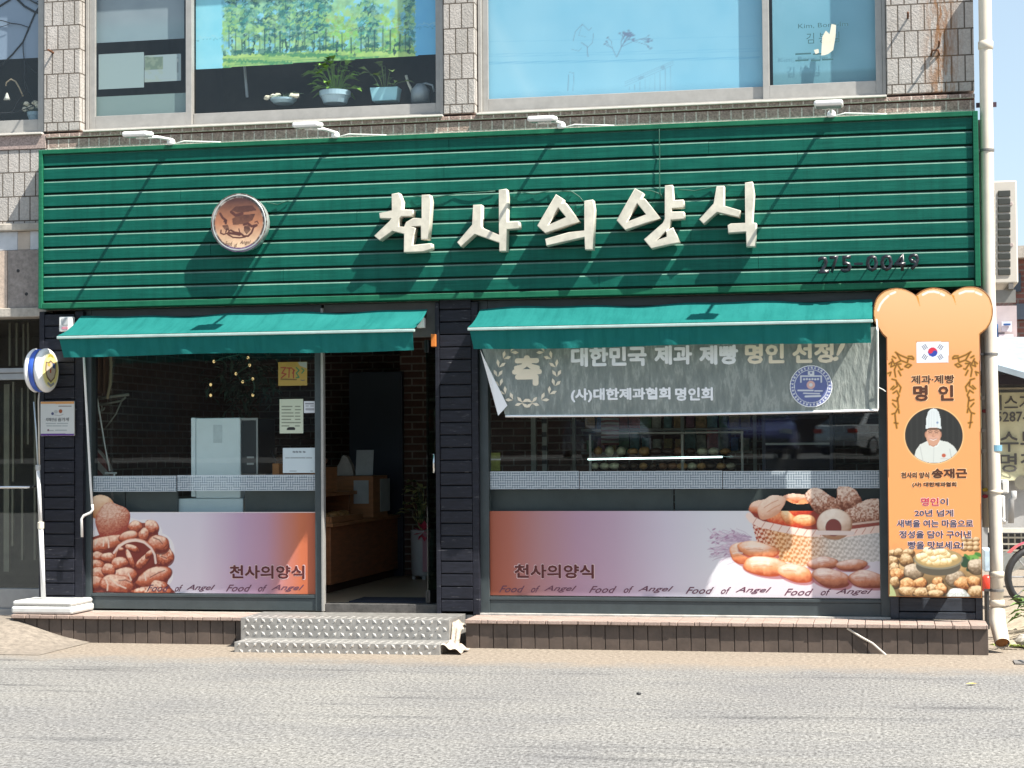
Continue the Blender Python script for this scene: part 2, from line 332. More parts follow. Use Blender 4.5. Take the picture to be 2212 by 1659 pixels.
# ------------------------------------------------------------------ printed artwork (drawn into a fine coloured mesh)
_RG = np.random.RandomState(5).rand(256, 256)
def vn(x, z, sc, seed=0):
    x = x * sc + seed * 17.3; z = z * sc + seed * 9.1
    xi = np.floor(x).astype(int); zi = np.floor(z).astype(int); fx = x - xi; fz = z - zi
    fx = fx * fx * (3 - 2 * fx); fz = fz * fz * (3 - 2 * fz)
    g = lambda a, b: _RG[a % 256, b % 256]
    return (g(xi, zi) * (1 - fx) + g(xi + 1, zi) * fx) * (1 - fz) + (g(xi, zi + 1) * (1 - fx) + g(xi + 1, zi + 1) * fx) * fz
def fbm(x, z, sc, seed=0): return vn(x, z, sc, seed) * .55 + vn(x, z, sc * 2.1, seed + 1) * .3 + vn(x, z, sc * 4.3, seed + 2) * .15
class Canvas:
    def __init__(s, box, d, step, col=(1, 1, 1)):
        x0, y0, x1, y1 = box; ym, xm = (y0 + y1) / 2, (x0 + x1) / 2; s.d = d
        s.x0, s.x1, s.z0, s.z1 = XX(x0, ym, d), XX(x1, ym, d), ZZ(y1, xm, d), ZZ(y0, xm, d)
        s.nx = int((s.x1 - s.x0) / step) + 1; s.nz = int((s.z1 - s.z0) / step) + 1
        s.X, s.Z = np.meshgrid(np.linspace(s.x0, s.x1, s.nx), np.linspace(s.z0, s.z1, s.nz))
        s.C = np.ones((s.nz, s.nx, 3)) * np.array(col); s.A = np.ones((s.nz, s.nx), bool); s.px = (s.x1 - s.x0) / (x1 - x0)
    def put(s, m, col):
        m = np.clip(m, 0, 1)[..., None]; s.C = s.C * (1 - m) + np.asarray(col) * m
    def pmask(s, pts):
        w = [P(a, b, s.d) for a, b in pts]; ins = np.zeros_like(s.A); n = len(w)
        for i in range(n):
            a, b = w[i], w[(i + 1) % n]
            if a.z == b.z: continue
            c = ((a.z > s.Z) != (b.z > s.Z)) & (s.X < (b.x - a.x) * (s.Z - a.z) / (b.z - a.z) + a.x); ins ^= c
        return ins
    def poly(s, pts, col): s.put(s.pmask(pts).astype(float), col)
    def line(s, pts, wd, col, op=1.0):
        w = [P(a, b, s.d) for a, b in pts]; D = np.full(s.X.shape, 9.0)
        for a, b in zip(w, w[1:]):
            vx, vz = b.x - a.x, b.z - a.z; L = vx * vx + vz * vz + 1e-12
            t = np.clip(((s.X - a.x) * vx + (s.Z - a.z) * vz) / L, 0, 1)
            D = np.minimum(D, np.hypot(s.X - a.x - t * vx, s.Z - a.z - t * vz))
        s.put(np.clip((wd * s.px / 2 - D) / s.px + .5, 0, 1) * op, col)
    def loc(s, cx, cy, rx, ry, rot=0):
        c = P(cx, cy, s.d); a = math.radians(rot); dx, dz = s.X - c.x, s.Z - c.z
        u = (dx * math.cos(a) + dz * math.sin(a)) / (rx * s.px); v = (-dx * math.sin(a) + dz * math.cos(a)) / (ry * s.px)
        return u, v
    def ell(s, cx, cy, rx, ry, col, rot=0, op=1.0):
        u, v = s.loc(cx, cy, rx, ry, rot); r = np.sqrt(u * u + v * v)
        s.put(np.clip((1 - r) * min(rx, ry) * 1.0 + .5, 0, 1) * op, col)
    def bread(s, cx, cy, rx, ry, rot=0, lo=(.25, .05, .02), mid=(.62, .24, .10), hi=(.95, .68, .50), tex=.5, sc=60, hole=0, seed=0, flat=1.0):
        u, v = s.loc(cx, cy, rx, ry, rot); r = np.sqrt(u * u + v * v); a = math.radians(rot)
        if tex > .28 and not hole:
            q = np.arctan2(v, u); am = min(.14, .05 + tex * .07); r = r * (1 + am * (.6 * np.sin(2 * q + seed * 1.7) + .5 * np.sin(3 * q + seed * 2.3) + .35 * np.sin(5 * q + seed)))
        nz = np.sqrt(np.clip(1 - (r * flat) ** 2, 0, 1)); nu, nv = u * math.cos(a) - v * math.sin(a), u * math.sin(a) + v * math.cos(a)
        t = np.clip(.24 + .60 * nv - .16 * nu + .40 * nz, 0, 1) + (fbm(s.X, s.Z, sc * 1.3, seed) - .5) * tex * 1.1
        cr = vn(s.X, s.Z, sc * .42, seed + 7); t = t - np.clip(.06 - np.abs(cr - .5), 0, .06) / .06 * tex * .22      # creases in the crust
        t = t + np.clip((vn(s.X, s.Z, sc * .6, seed + 3) - .62) * 3, 0, 1) * .22 * np.clip(nv + .5, 0, 1) - np.clip(r - .88, 0, .12) * 2.2
        if hole: t = t - np.clip((hole + .14 - r) / .14, 0, 1) * .9
        t = np.clip(t, 0, 1)[..., None]
        c = np.where(t < .5, np.array(lo) * (1 - t * 2) + np.array(mid) * t * 2, np.array(mid) * (2 - t * 2) + np.array(hi) * (t * 2 - 1))
        m = np.clip((1 - r) * min(rx, ry) + .5, 0, 1); s.put(m, c); return m > .5
    def ruffle(s, amt, sc, seed=0):              # break up clean outlines the way a screened photograph does
        jx = ((vn(s.X, s.Z, sc, seed) - .5) * 2 * amt).round().astype(int); jz = ((vn(s.X, s.Z, sc, seed + 5) - .5) * 2 * amt).round().astype(int)
        i, k = np.indices(s.A.shape); s.C = s.C[np.clip(i + jz, 0, s.nz - 1), np.clip(k + jx, 0, s.nx - 1)]
    def mesh(s, name, m, parent, fy=None):
        idx = np.arange(s.nx * s.nz).reshape(s.nz, s.nx)
        q = s.A[:-1, :-1] & s.A[1:, :-1] & s.A[:-1, 1:] & s.A[1:, 1:]
        F4 = np.stack([idx[:-1, :-1][q], idx[:-1, 1:][q], idx[1:, 1:][q], idx[1:, :-1][q]], 1)
        off = base(parent) if parent is not None else Vector((0, 0, 0))
        Y = np.full(s.X.shape, -s.d) if fy is None else fy(s.X, s.Z)
        V = np.stack([s.X - off.x, Y - off.y, s.Z - off.z], -1).reshape(-1, 3); Cc = np.clip(s.C.reshape(-1, 3), 0, 1)
        used = np.unique(F4); rm = np.full(len(V), -1); rm[used] = np.arange(len(used)); V = V[used]; Cc = Cc[used]; F4 = rm[F4]
        me = bpy.data.meshes.new(name); me.vertices.add(len(V)); me.vertices.foreach_set('co', V.ravel())
        me.loops.add(F4.size); me.loops.foreach_set('vertex_index', F4.ravel().astype(np.int32))
        me.polygons.add(len(F4)); me.polygons.foreach_set('loop_start', np.arange(0, F4.size, 4, dtype=np.int32)); me.polygons.foreach_set('loop_total', np.full(len(F4), 4, dtype=np.int32))
        me.update(calc_edges=True); me.validate()
        at = me.attributes.new('Col', 'FLOAT_COLOR', 'POINT'); at.data.foreach_set('color', np.concatenate([Cc, np.ones((len(Cc), 1))], 1).ravel().astype(np.float32))
        me.materials.append(m); o = bpy.data.objects.new(name, me); C.objects.link(o)
        if parent is not None: o.parent = parent
        return o
# ================================================================== GROUND
def road_material():
    k = NT('worn asphalt'); b = k.bsdf((.2, .2, .2), .9, 0, .25); tc = k.n('TexCoord'); v = tc.outputs['Object']
    mp = k.n('Mapping'); mp.inputs['Scale'].default_value = (1, .50, 1); k.l(v, mp.inputs[0])
    n1 = k.noise(mp.outputs[0], 50, 4, .7); n2 = k.noise(v, .8, 5, .6); n3 = k.noise(mp.outputs[0], 95, 3, .7)
    mp2 = k.n('Mapping'); mp2.inputs['Scale'].default_value = (.35, 3.0, 1); k.l(v, mp2.inputs[0]); n4 = k.noise(mp2.outputs[0], 1.3, 4, .6)
    st = k.ramp(n1, [(.34, (.088, .085, .081)), (.45, (.168, .164, .158)), (.54, (.228, .223, .215)), (.68, (.325, .318, .305))])
    st = k.mix(st, k.ramp(n3, [(.36, (.6, .6, .6)), (.62, (1.22, 1.22, 1.22))]), .6, 'MULTIPLY')
    st = k.mix(st, k.ramp(n2, [(.3, (.84, .84, .86)), (.7, (1.08, 1.07, 1.04))]), 1, 'MULTIPLY')
    st = k.mix(st, k.ramp(n4, [(.30, (.62, .62, .63)), (.42, (1, 1, 1)), (.70, (1.08, 1.07, 1.05))]), 1, 'MULTIPLY')
    sp = k.n('SeparateXYZ'); k.l(v, sp.inputs[0])                           # sandy dust along the kerb
    wob = k.n('Math', operation='MULTIPLY_ADD'); k.l(k.noise(v, 2.6, 6, .75), wob.inputs[0]); wob.inputs[1].default_value = .9; k.l(sp.outputs[1], wob.inputs[2])
    mr = k.n('MapRange'); mr.inputs[1].default_value = -1.25; mr.inputs[2].default_value = -.75; k.l(wob.outputs[0], mr.inputs[0])
    sand = k.ramp(k.noise(v, 34, 5, .7), [(.32, (.15, .122, .095)), (.5, (.24, .20, .16)), (.68, (.36, .31, .25))])
    col = k.mix(st, sand, mr.outputs[0]); k.l(col, b.inputs['Base Color'])
    k.bump(b, k.mix(n1, n3, .4), .55, .012); return k.m
g = MB(); g.grid(lambda u, v: (-220 + 440 * u, -29.0 + 280 * v, 0), 8, 8)
struct(obj('road', g, road_material()))
def mound(u, v):
    x = -9.5 + 3.42 * u; y = -1.35 + 1.3 * v
    h = .165 * min(1, max(0, (-6.05 - x) / .75)) * min(1, max(0, (y + 1.35) / .75)); h = h * h * (3 * .165 - 2 * h) / (.165 ** 2)
    return (x, y, .003 + h + .006 * math.sin(x * 9) * math.sin(y * 11) * (h > .01))
g = MB(); g.grid(mound, 40, 16)
struct(obj('pavement', g, mat('sandy rough concrete', (.21, .178, .145), .95, 0, .35, 22, .8, 45), smooth=True))
g = MB(); g.grid(lambda u, v: (-120 + 240 * u, -29.0 - 80 * v, 1.22), 4, 4); g.box(-120, 120, -29.4, -29.0, 0, 1.216)
struct(obj('parking_terrace', g, mat('grey terrace paving', (.07, .066, .062), .9, 0, .2, 2)))
# ================================================================== BUILDING
BL, BR = -6.66, .69
bld = thing('shop_building', 'two storey shop building with granite tile upper wall and dark timber ground floor', 'building', (-3, 1, 0))
ZB = ZZ(268, 560, 0)                     # top of the tile band / window sill line
ZTOP = ZZ(-215, 1106, 0)
u0 = lambda px, d=0.0: XX(px, 120, d)
# stone columns between the upper windows
cols = [(u0(97), u0(175), M_stone), (u0(959), u0(1026), M_stone), (u0(1915), BR, M_stoneR)]
for a, b, m in cols:
    obj('stone_column', MB().box(a, b, -.02, .30, ZB + .012, ZTOP), m, bld, .006)
obj('lintel_wall', MB().box(-9.6, BR, -.02, .30, ZTOP, ZTOP + 1.3), M_stone, bld)
obj('roof', MB().box(-9.6, BR, .0, 7, ZTOP + 1.302, ZTOP + 1.45), M_concrete, bld)
# bands under the windows
zf = 3.90
zm = ZZ(299, 190, 0)
obj('tile_band', MB().box(-6.66, BR, -.035, .30, zm + .012, ZB - .012), M_band, bld, .004)
obj('tile_band', MB().box(-6.66, BR, -.02, .30, 3.70, zm), M_band, bld, .004)
obj('band_groove', MB().box(-6.66, BR, -.008, .30, zm + .001, zm + .011), mat('rusty shadow joint', (.10, .035, .025), .9), bld)
for a, b in ((u0(185), u0(958)), (u0(1031), u0(1914)), (-9.6, u0(96))):
    obj('window_sill', MB().box(a, b, -.055, .12, ZB - .011, ZB + .004), M_cream, bld, .003)
obj('cable', MB().tube([(BL + 3 + .9 * i, -.045 - .006 * (i % 2), zf - .012 + .012 * math.sin(i * 2.1)) for i in range(-2, 5)], .006, 6), M_white, bld)
# left neighbour bay: stone courses beside the sign
zl = [ZZ(y, 45, 0) for y in (275, 324, 483, 500, 540, 665, 686)]
obj('stone_panel', MB().box(-9.6, -6.665, -.03, .30, zl[1], ZB - .012), M_pink, bld, .004)
obj('stone_panel', MB().box(-9.6, -6.645, -.02, .30, zl[2], zl[1] - .002), M_stone, bld, .004)
obj('stone_moulding', MB().box(-9.6, -6.645, -.055, .30, zl[3], zl[2] - .002), M_concrete, bld, .01)
xs = [-9.6, XX(40, 520, 0), XX(66, 520, 0), -6.645]
obj('stone_panel', MB().box(xs[0], xs[1] - .003, -.012, .3, zl[4], zl[3] - .003), mat('bluish white marble', (.55, .57, .60), .5, 0, .12, 8), bld)
obj('stone_panel', MB().box(xs[1], xs[2], -.012, .3, zl[4], zl[3] - .003), mat('beige marble', (.50, .42, .35), .6, 0, .12, 8), bld)
obj('stone_panel', MB().box(xs[2] + .003, xs[3], -.012, .3, zl[4], zl[3] - .003), mat('bluish white marble', (.55, .57, .60), .5), bld)
xm = XX(19, 600, 0)
obj('stone_panel', MB().box(-9.6, xm - .004, -.02, .3, zl[5], zl[4] - .004), mat('peach granite', (.52, .41, .33), .75, 0, .25, 40, .5, 60), bld)
pn = obj('stone_panel', MB().box(xm + .004, xs[3], -.025, .3, zl[5], zl[4] - .004), mat('grey weathered granite', (.27, .235, .215), .8, 0, .3, 25, .6, 50), bld)
for hx_, hy_ in ((39, 585), (57, 635)):
    p = P(hx_, hy_, .026); obj('drill_hole', MB().lathe([(.014, 0), (.010, .004)], p, (0, -1, 0), 12), M_black, pn)
obj('stone_moulding', MB().box(-9.6, -6.645, -.05, .3, zl[6], zl[5] - .003), M_concrete, bld, .008)
# ------------------------------------------------------------------ upper windows
DW = -.08
zw = ZZ(262, 560, DW) + .012; zt = ZTOP + .03
def bars(mb, x0, x1, z0, z1, d0, d1, w, bot=None):
    bot = bot or w
    mb.box(x0, x0 + w, -d1, -d0, z0, z1); mb.box(x1 - w, x1, -d1, -d0, z0, z1); mb.box(x0 + w, x1 - w, -d1, -d0, z0, z0 + bot); mb.box(x0 + w, x1 - w, -d1, -d0, z1 - w, z1)
def pane(win, x0, x1, z0, z1, d):
    obj('pane', MB().add([(x0, -d, z0), (x1, -d, z0), (x1, -d, z1), (x0, -d, z1)], [(0, 1, 2, 3)]), M_glassU, win)
def window(x0, x1, sashes):
    m = MB(); bars(m, x0, x1, ZB + .006, zt, DW - .09, DW + .012, .026, .03)
    w = obj('window', m, M_frame, bld, .003)
    s = MB()
    for (a, b, d, gz, fw) in sashes: bars(s, a, b, ZB + .036 + (0 if d > DW - .03 else .008), zt - .03, d - .03, d, fw, gz - ZB - .036 - (0 if d > DW - .03 else .008))
    sh = obj('sash', s, M_frame, w, .003)
    for (a, b, d, gz, fw) in sashes: pane(w, a + fw - .002, b - fw + .002, gz - .002, zt - .03 - fw, d - .015)
    return w
a0, a1 = u0(186, DW), u0(958, DW)
xs1 = u0(414, DW)
window(a0, a1, [(a0 + .027, xs1, DW, ZZ(247, 300, DW), .052), (xs1 - .045, a1 - .027, DW - .034, ZZ(233.5, 680, DW - .03), .045)])
b0, b1 = u0(1033, DW), u0(1914, DW)
xs2 = u0(1647, DW)
window(b0, b1, [(b0 + .027, xs2 + .05, DW - .034, ZZ(199, 1380, DW - .03), .045), (xs2, b1 - .027, DW, ZZ(179, 1780, DW), .05)])
c1 = u0(96, DW)
window(-9.2, c1, [(-9.17, c1 - .027, DW, ZZ(259, 45, DW), .03)])
# upper room shell
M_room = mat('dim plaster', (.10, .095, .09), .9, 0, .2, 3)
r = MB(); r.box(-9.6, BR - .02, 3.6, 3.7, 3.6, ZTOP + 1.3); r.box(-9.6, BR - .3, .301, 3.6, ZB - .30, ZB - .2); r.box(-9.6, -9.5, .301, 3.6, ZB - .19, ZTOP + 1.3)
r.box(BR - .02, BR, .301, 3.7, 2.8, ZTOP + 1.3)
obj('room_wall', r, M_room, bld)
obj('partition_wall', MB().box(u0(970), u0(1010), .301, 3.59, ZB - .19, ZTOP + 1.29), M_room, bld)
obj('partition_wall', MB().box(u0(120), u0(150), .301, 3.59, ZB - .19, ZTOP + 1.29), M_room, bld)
obj('inner_sill', MB().box(-9.5, BR - .31, .175, .32, ZB - .03, ZB - .01 + .03), mat('dull inner sill', (.12, .12, .125), .5), bld)
# ------------------------------------------------------------------ ground floor frame
ZL = .215                                   # ledge level
ZF = .285                                   # shop floor
def planks(x0, x1, d, z0, z1, n, m, parent, name='timber_cladding'):
    mb = MB(); h = (z1 - z0) / n
    for i in range(n):
        j = random.uniform(-.0025, .0025)
        mb.box(x0, x1, -d + j, -d + .03, z0 + i * h + .005, z0 + (i + 1) * h - .004)
    mb.box(x0, x1, -d + .03, -d + .05, z0, z1)
    return obj(name, mb, m, parent, .004)
M_tim2 = M_timber
px0, px1 = XX(86, 1000, .09), XX(179, 1000, .09)
planks(XX(96, 1000, .1), XX(160, 1000, .1), .10, ZL + .02, 2.60, 24, M_timber, bld)
m = MB(); m.box(px0, XX(96, 1000, .1) - .001, -.105, .2, ZL, 2.62); m.box(XX(160, 1000, .1) + .001, px1, -.09, .2, ZL, 2.62); obj('timber_post', m, M_timber, bld, .004)
planks(XX(951, 1000, .1), XX(1019, 1000, .1), .10, ZL + .02, 2.66, 25, M_timber, bld)
m = MB(); m.box(XX(942.5, 1000, .09), XX(951, 1000, .1) - .001, -.11, .2, ZL, 2.62); m.box(XX(1019, 1000, .1) + .001, XX(1034, 1000, .09), -.095, .2, ZL, 2.62); obj('timber_post', m, M_timber, bld, .004)
rx0, rx1 = XX(1922, 1200, .06), XX(2123, 1310, .06)
m = MB(); m.box(rx0, rx0 + .06, -.07, .2, ZL, 2.62); m.box(rx1 - .05, rx1, -.07, .2, ZL, 2.62); m.box(rx0 + .061, rx1 - .051, -.065, .2, ZL, ZL + .05)
obj('timber_post', m, mat('slate painted timber', (.035, .042, .055), .5, 0, .3, 8, .3, 40, .4, (1, 1, 7)), bld, .004)
planks(rx0 + .061, rx1 - .051, .045, ZL + .051, 2.6, 22, MATS['slate painted timber'], bld)
# left and right shop windows
lw = [XX(p, 1000, .0) for p in (180, 201, 683, 698)]
rw = [XX(p, 1100, .0) for p in (1035, 1058, 1900.5, 1921)]
ZG0, ZG1 = .345, 2.52
for (f0, g0, g1, f1) in (lw, rw):
    m = MB(); m.box(f0, g0, -.035, .06, ZL + .01, 2.63); m.box(g1, f1, -.035, .06, ZL + .01, 2.63); m.box(g0, g1, -.03, .06, ZG0 - .02, ZG0 + .004); m.box(g0, g1, -.03, .06, ZG1, 2.63)
    w = obj('window', m, M_dark, bld, .003)
    obj('base_panel', MB().box(g0, g1, -.022, .06, ZL + .012, ZG0 - .021), M_dark, w, .003)
    obj('pane', MB().add([(g0 - .003, 0, ZG0), (g1 + .003, 0, ZG0), (g1 + .003, 0, ZG1 + .003), (g0 - .003, 0, ZG1 + .003)], [(0, 1, 2, 3)]), M_glass, w)
m = MB(); m.box(lw[3] - .001, lw[3] + .02, -.055, .0, ZL + .01, 2.6); obj('door_jamb', m, M_frame, bld, .003)
m = MB(); m.box(rw[0], rw[3], -.075, .0, ZL - .005, ZL + .011); obj('sill_plate', m, mat('scuffed pale sill', (.42, .40, .37), .6, 0, .3, 10), bld, .003)
# door: threshold, open glass leaf with fittings
dx0, dx1 = lw[3] + .021, XX(942, 1000, .05)
obj('threshold', MB().box(dx0, dx1, -.03, .10, ZL - .003, ZF), mat('worn dark threshold', (.075, .07, .066), .7, 0, .4, 14, .4, 40), bld, .004)
obj('door_header', MB().box(dx0, dx1, -.03, .06, 2.36, 2.63), mat('dull grey header', (.10, .10, .098), .6), bld, .003)
th = math.radians(80); hp = Vector((XX(921, 1100, 0), .03, 0)); dv = Vector((math.cos(th), math.sin(th), 0)); dn = Vector((-dv.y, dv.x, 0))
dr = MB(); dr.obox(hp + dv * .42 + Vector((0, 0, (ZF + 2.34) / 2 + .01)), dv * .42, dn * .005, (0, 0, (2.34 - ZF) / 2 - .01))
door = obj('door', dr, mat_glass('greenish door glass', (.42, .52, .47), 1.6), bld)
for z, h in ((ZF + .055, .05), (2.29, .05)):
    obj('patch_fitting', MB().obox(hp + dv * .10 + Vector((0, 0, z)), dv * .10, dn * .02, (0, 0, h)), mat('black door fitting', (.02, .02, .022), .3), door, .004)
q = hp + dv * .05 - dn * .02
hpz = [ZZ(982, 938, .05), ZZ(1020, 938, .05)]
hb = MB(); hb.tube([(q.x + .045, -.035, hpz[0]), (q.x + .045, -.035, hpz[1])], .012, 12); hb.tube([(q.x + .045, -.035, hpz[1]), (q.x, .05, hpz[1])], .006, 8); hb.tube([(q.x + .045, -.035, hpz[0] - .0), (q.x, .05, hpz[0])], .006, 8)
obj('door_handle', hb, mat('polished steel', (.7, .7, .7), .2, 1, .05), door, smooth=True)
# ground floor room
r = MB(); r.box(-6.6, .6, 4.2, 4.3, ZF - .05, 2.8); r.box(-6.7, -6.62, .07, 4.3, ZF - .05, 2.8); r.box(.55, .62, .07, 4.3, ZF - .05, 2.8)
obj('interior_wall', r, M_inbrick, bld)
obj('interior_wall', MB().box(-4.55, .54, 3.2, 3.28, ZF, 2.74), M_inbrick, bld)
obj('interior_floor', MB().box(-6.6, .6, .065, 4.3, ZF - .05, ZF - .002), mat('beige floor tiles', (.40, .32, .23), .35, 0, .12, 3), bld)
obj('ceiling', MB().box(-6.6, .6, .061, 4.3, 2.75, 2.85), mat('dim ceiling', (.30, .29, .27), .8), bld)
dp = obj('back_door', MB().box(XX(752, 1000, -3.1), XX(868, 1000, -3.1), 3.13, 3.19, ZF, ZZ(803, 800, -3.1)), mat('navy back door', (.008, .012, .028), .4), bld, .005)
# dark rail panels under the goods, behind the lower glass
pz = (ZZ(1098, 1106, -.12), ZZ(1058, 1106, -.12))
for a, b in ((201, 270), (271, 384), (528, 683), (1056, 1455), (1457, 1902)): obj('counter_back', MB().box(XX(a, 1080, -.12) + .002, XX(b, 1080, -.12) - .002, .12, .14, ZF, pz[1]), mat('slate counter back', (.075, .085, .088), .3, 0, .15, 5), bld, .003)
# left neighbour's glass front
nz0 = ZZ(1290, 45, -.1)
m = MB(); m.box(-9.6, -6.665, .10, .16, ZZ(820, 45, -.1), ZZ(806, 45, -.1)); m.box(-9.6, -6.665, .085, .16, ZZ(805, 45, -.1), ZZ(795, 45, -.1)); m.box(-9.6, -6.665, .10, .16, nz0 - .09, nz0 + .07); m.box(-9.6, -6.665, .085, .16, nz0 - .16, nz0 - .092)
m.box(-6.72, -6.665, .10, .16, nz0 + .071, ZZ(821, 45, -.1))
nd = obj('door', m, mat('brushed steel frame', (.36, .365, .37), .35, .5, .1, 10), bld, .003)
nd2 = obj('pane', MB().add([(-9.6, .125, nz0 + .07), (-6.72, .125, nz0 + .07), (-6.72, .125, zl[6] - .01), (-9.6, .125, zl[6] - .01)], [(0, 1, 2, 3)]), M_glass, nd)
y_ = ZZ(1053, 30, 0)
obj('door_handle', MB().tube([(-8.2, .03, y_), (XX(60, 1053, .0), .03, y_), (XX(66, 1051, 0), .09, y_ + .01)], .012, 10), mat('polished steel', (.7, .7, .7), .2, 1), nd, smooth=True)
r = MB(); r.box(-9.6, -6.73, 2.3, 2.4, 0, 2.6); r.box(-9.6, -6.73, .17, 2.4, 2.58, 2.68); r.box(-9.6, -6.73, .09, 2.3, .0, nz0 - .17)
obj('neighbour_room', r, mat('dim brown room', (.045, .04, .032), .8, 0, .5, 3), bld)
ct = MB()
for i, (a, t, b_) in enumerate(((14, 830, 1235), (28, 825, 1040), (47, 838, 1000), (60, 825, 960), (27, 1050, 1180), (48, 1050, 1210), (75, 830, 1210), (20, 690, 790), (35, 690, 790), (50, 700, 790), (60, 690, 780))):
    w_ = (.05 if i == 0 else .018); x = XX(a, 1000, -.5); ct.box(x - w_ / 2, x + w_ / 2, .5, .52, ZZ(b_, a, -.5), ZZ(t, a, -.5))
obj('hanging_blind', ct, mat('dusty olive slats', (.16, .15, .11), .7, 0, .2), nd)
obj('side_wall', MB().box(-9.75, -9.601, -.02, 7, 0, ZTOP + 1.3), M_concrete, bld); obj('rear_wall', MB().box(-9.6, BR, 6.9, 7, 0, ZTOP + 1.3), M_concrete, bld); obj('side_wall', MB().box(.622, BR, .21, 6.9, 0, 3.6), M_concrete, bld); obj('side_wall', MB().box(BR - .02, BR, 3.71, 6.9, 3.601, ZTOP + 1.3), M_concrete, bld)
r = MB(); r.box(-9.6, XX(22, 1345, .0), -.15, .3, .0, nz0 - .165); obj('door_step', r, M_concrete, bld, .01)
# ledges and step platform ------------------------------------------------------------------
M_cap = mat_tiles('pinkish paving caps', .225, .5, (.38, .29, .25), (.34, .26, .225), (.12, .09, .08), .004, 0, .3, 60)
M_skirt = mat('brown glazed skirting', (.088, .066, .054), .5, 0, .34, 5, .25, 40)
def ledge(x0, x1, label):
    t = thing('entrance_ledge', label, 'ledge', ((x0 + x1) / 2, -.4, 0), 'tiled ledges along the shop front')
    n = round((x1 - x0) / .1045); w = (x1 - x0) / n
    mb = MB()
    for i in range(n): 
        jt = random.uniform(-.0015, .0015); mb.box(x0 + i * w + .0028, x0 + (i + 1) * w - .0028, -.455 + jt, -.44, -.03, ZL - .031)
    mb.box(x0, x1, -.44, -.08, -.03, ZL - .031)
    obj('skirting', mb, M_skirt, t, .003)
    mc = MB(); k = 1; n2 = round((x1 - x0) / .122); w2 = (x1 - x0) / n2
    for i in range(n2): mc.box(x0 + i * w2 + .002, x0 + (i + 1) * w2 - .002, -.485 + random.uniform(-.003, .003), -.085, ZL - .03, ZL + random.uniform(-.004, -.001))
    obj('cap', mc, M_cap, t, .004)
    return t
LX0, LX1 = XX(24, 1336, .48), XX(534, 1340, .48)
RX0, RX1 = XX(1004, 1345, .48), XX(2135, 1350, .48)
ledge(LX0, LX1, 'brown skirted ledge with the lamp-shaped sign stand on it, left of the metal steps')
lr = ledge(RX0, RX1, 'long brown skirted ledge under the basket window, right of the metal steps')
tw = MB(); tw.tube([P(1830, 1357, .46), P(1858, 1375, .47), P(1885, 1390, .475), P(1918, 1419, .49)], .009, 6)
tg = tag(obj('string', tw, mat('pale twine', (.55, .50, .44), .9)), 'pale frayed string lying across the dark right-hand skirting', 'string')
obj('base_slab', MB().box(-6.66, BR, -.079, .06, -.05, ZL - .004), M_concrete, bld)
# metal steps
def checker():
    k = NT('checker plate'); b = k.bsdf((.55, .545, .53), .36, .35); tc = k.n('TexCoord')
    k.l(k.ramp(k.noise(tc.outputs['Object'], 14, 5, .7), [(.3, (.23, .22, .205)), (.7, (.42, .405, .38))]), b.inputs['Base Color'])
    k.l(k.ramp(k.noise(tc.outputs['Object'], 30, 4, .7), [(.3, (.28,) * 3), (.7, (.5,) * 3)]), b.inputs['Roughness'])
    return k.m
M_chk = checker(); M_loz = mat('polished lozenges', (.56, .535, .50), .3, .35, .2, 20)
st = thing('metal_steps', 'two silver checker plate steps in front of the open shop door', 'steps', (-4, -.8, 0))
sx0, sx1 = XX(506, 1400, .95), XX(950, 1405, .95)
s2x0, s2x1 = LX1 + .004, XX(972, 1350, .62)
def plate(name, x0, x1, yf, yb, z0, z1):
    mb = MB(); mb.box(x0, x1, -yf, -yb, z0, z1)
    o = obj(name, mb, M_chk, st, .003)
    d = MB(); i = 0                                     # raised lozenges on riser and tread
    nx = int((x1 - x0) / .062)
    def loz(c, a, t, h, L=.022, wd=.0125):
        pts = []; a = Vector(a).normalized(); t_ = Vector(t).normalized(); nrm = Vector(h)
        c = Vector(c); d.add([c - a * L, c - t_ * wd, c + a * L, c + t_ * wd, c + nrm], [(0, 1, 4), (1, 2, 4), (2, 3, 4), (3, 0, 4)])
    rows = max(1, int((z1 - z0) / .05))
    for k in range(nx):
        for j in range(rows + 1):
            s = 1 if (k + j) % 2 else -1
            z = z0 + .018 + j * ((z1 - z0 - .036) / max(1, rows)); x = x0 + .035 + k * .062 + (.0 if j % 2 else .02)
            if x < x1 - .03: loz((x, -yf - .0002, z), (1, 0, s), (s * -1, 0, 1), (0, -.007, 0))
        for j in range(min(3, int((yf - yb) / .06))):
            s = 1 if (k + j) % 2 else -1
            x = x0 + .035 + k * .062; y = -yf + .04 + j * .06
            if x < x1 - .03 and y < -yb - .02: loz((x, y, z1 + .0002), (1, s, 0), (-s, 1, 0), (0, 0, .004))
    obj('tread_pattern', d, M_loz, o)
    return o
plate('lower_step', sx0, sx1, .95, .64, -.01, .075)
plate('upper_step', s2x0, s2x1, .638, .10, -.01, ZL + .009)
cb = MB(); cb.grid(lambda u, v: (s2x1 + .006 + u * (RX0 - s2x1 - .012), -.66 + v * .3, (.20 * min(1, v * 3.2) * (1 - .25 * u)) + .012 * math.sin(u * 13) * math.sin(v * 9)), 14, 14)
cb.grid(lambda u, v: (sx1 + .004 + u * .15, -.93 + v * .30, (.07 - .05 * u) + .010 * math.sin(u * 11 + v * 8)), 10, 10)
tag(obj('concrete_patch', cb, mat('rough mortar', (.45, .38, .31), .95, 0, .4, 30, .9, 60)), 'rough mortar patch between the metal steps and the right ledge', 'mortar')
# structural wall behind the sign and above the shop windows
obj('fascia_wall', MB().box(-6.66, .60, .0, .29, 2.635, 3.698), M_concrete, bld)
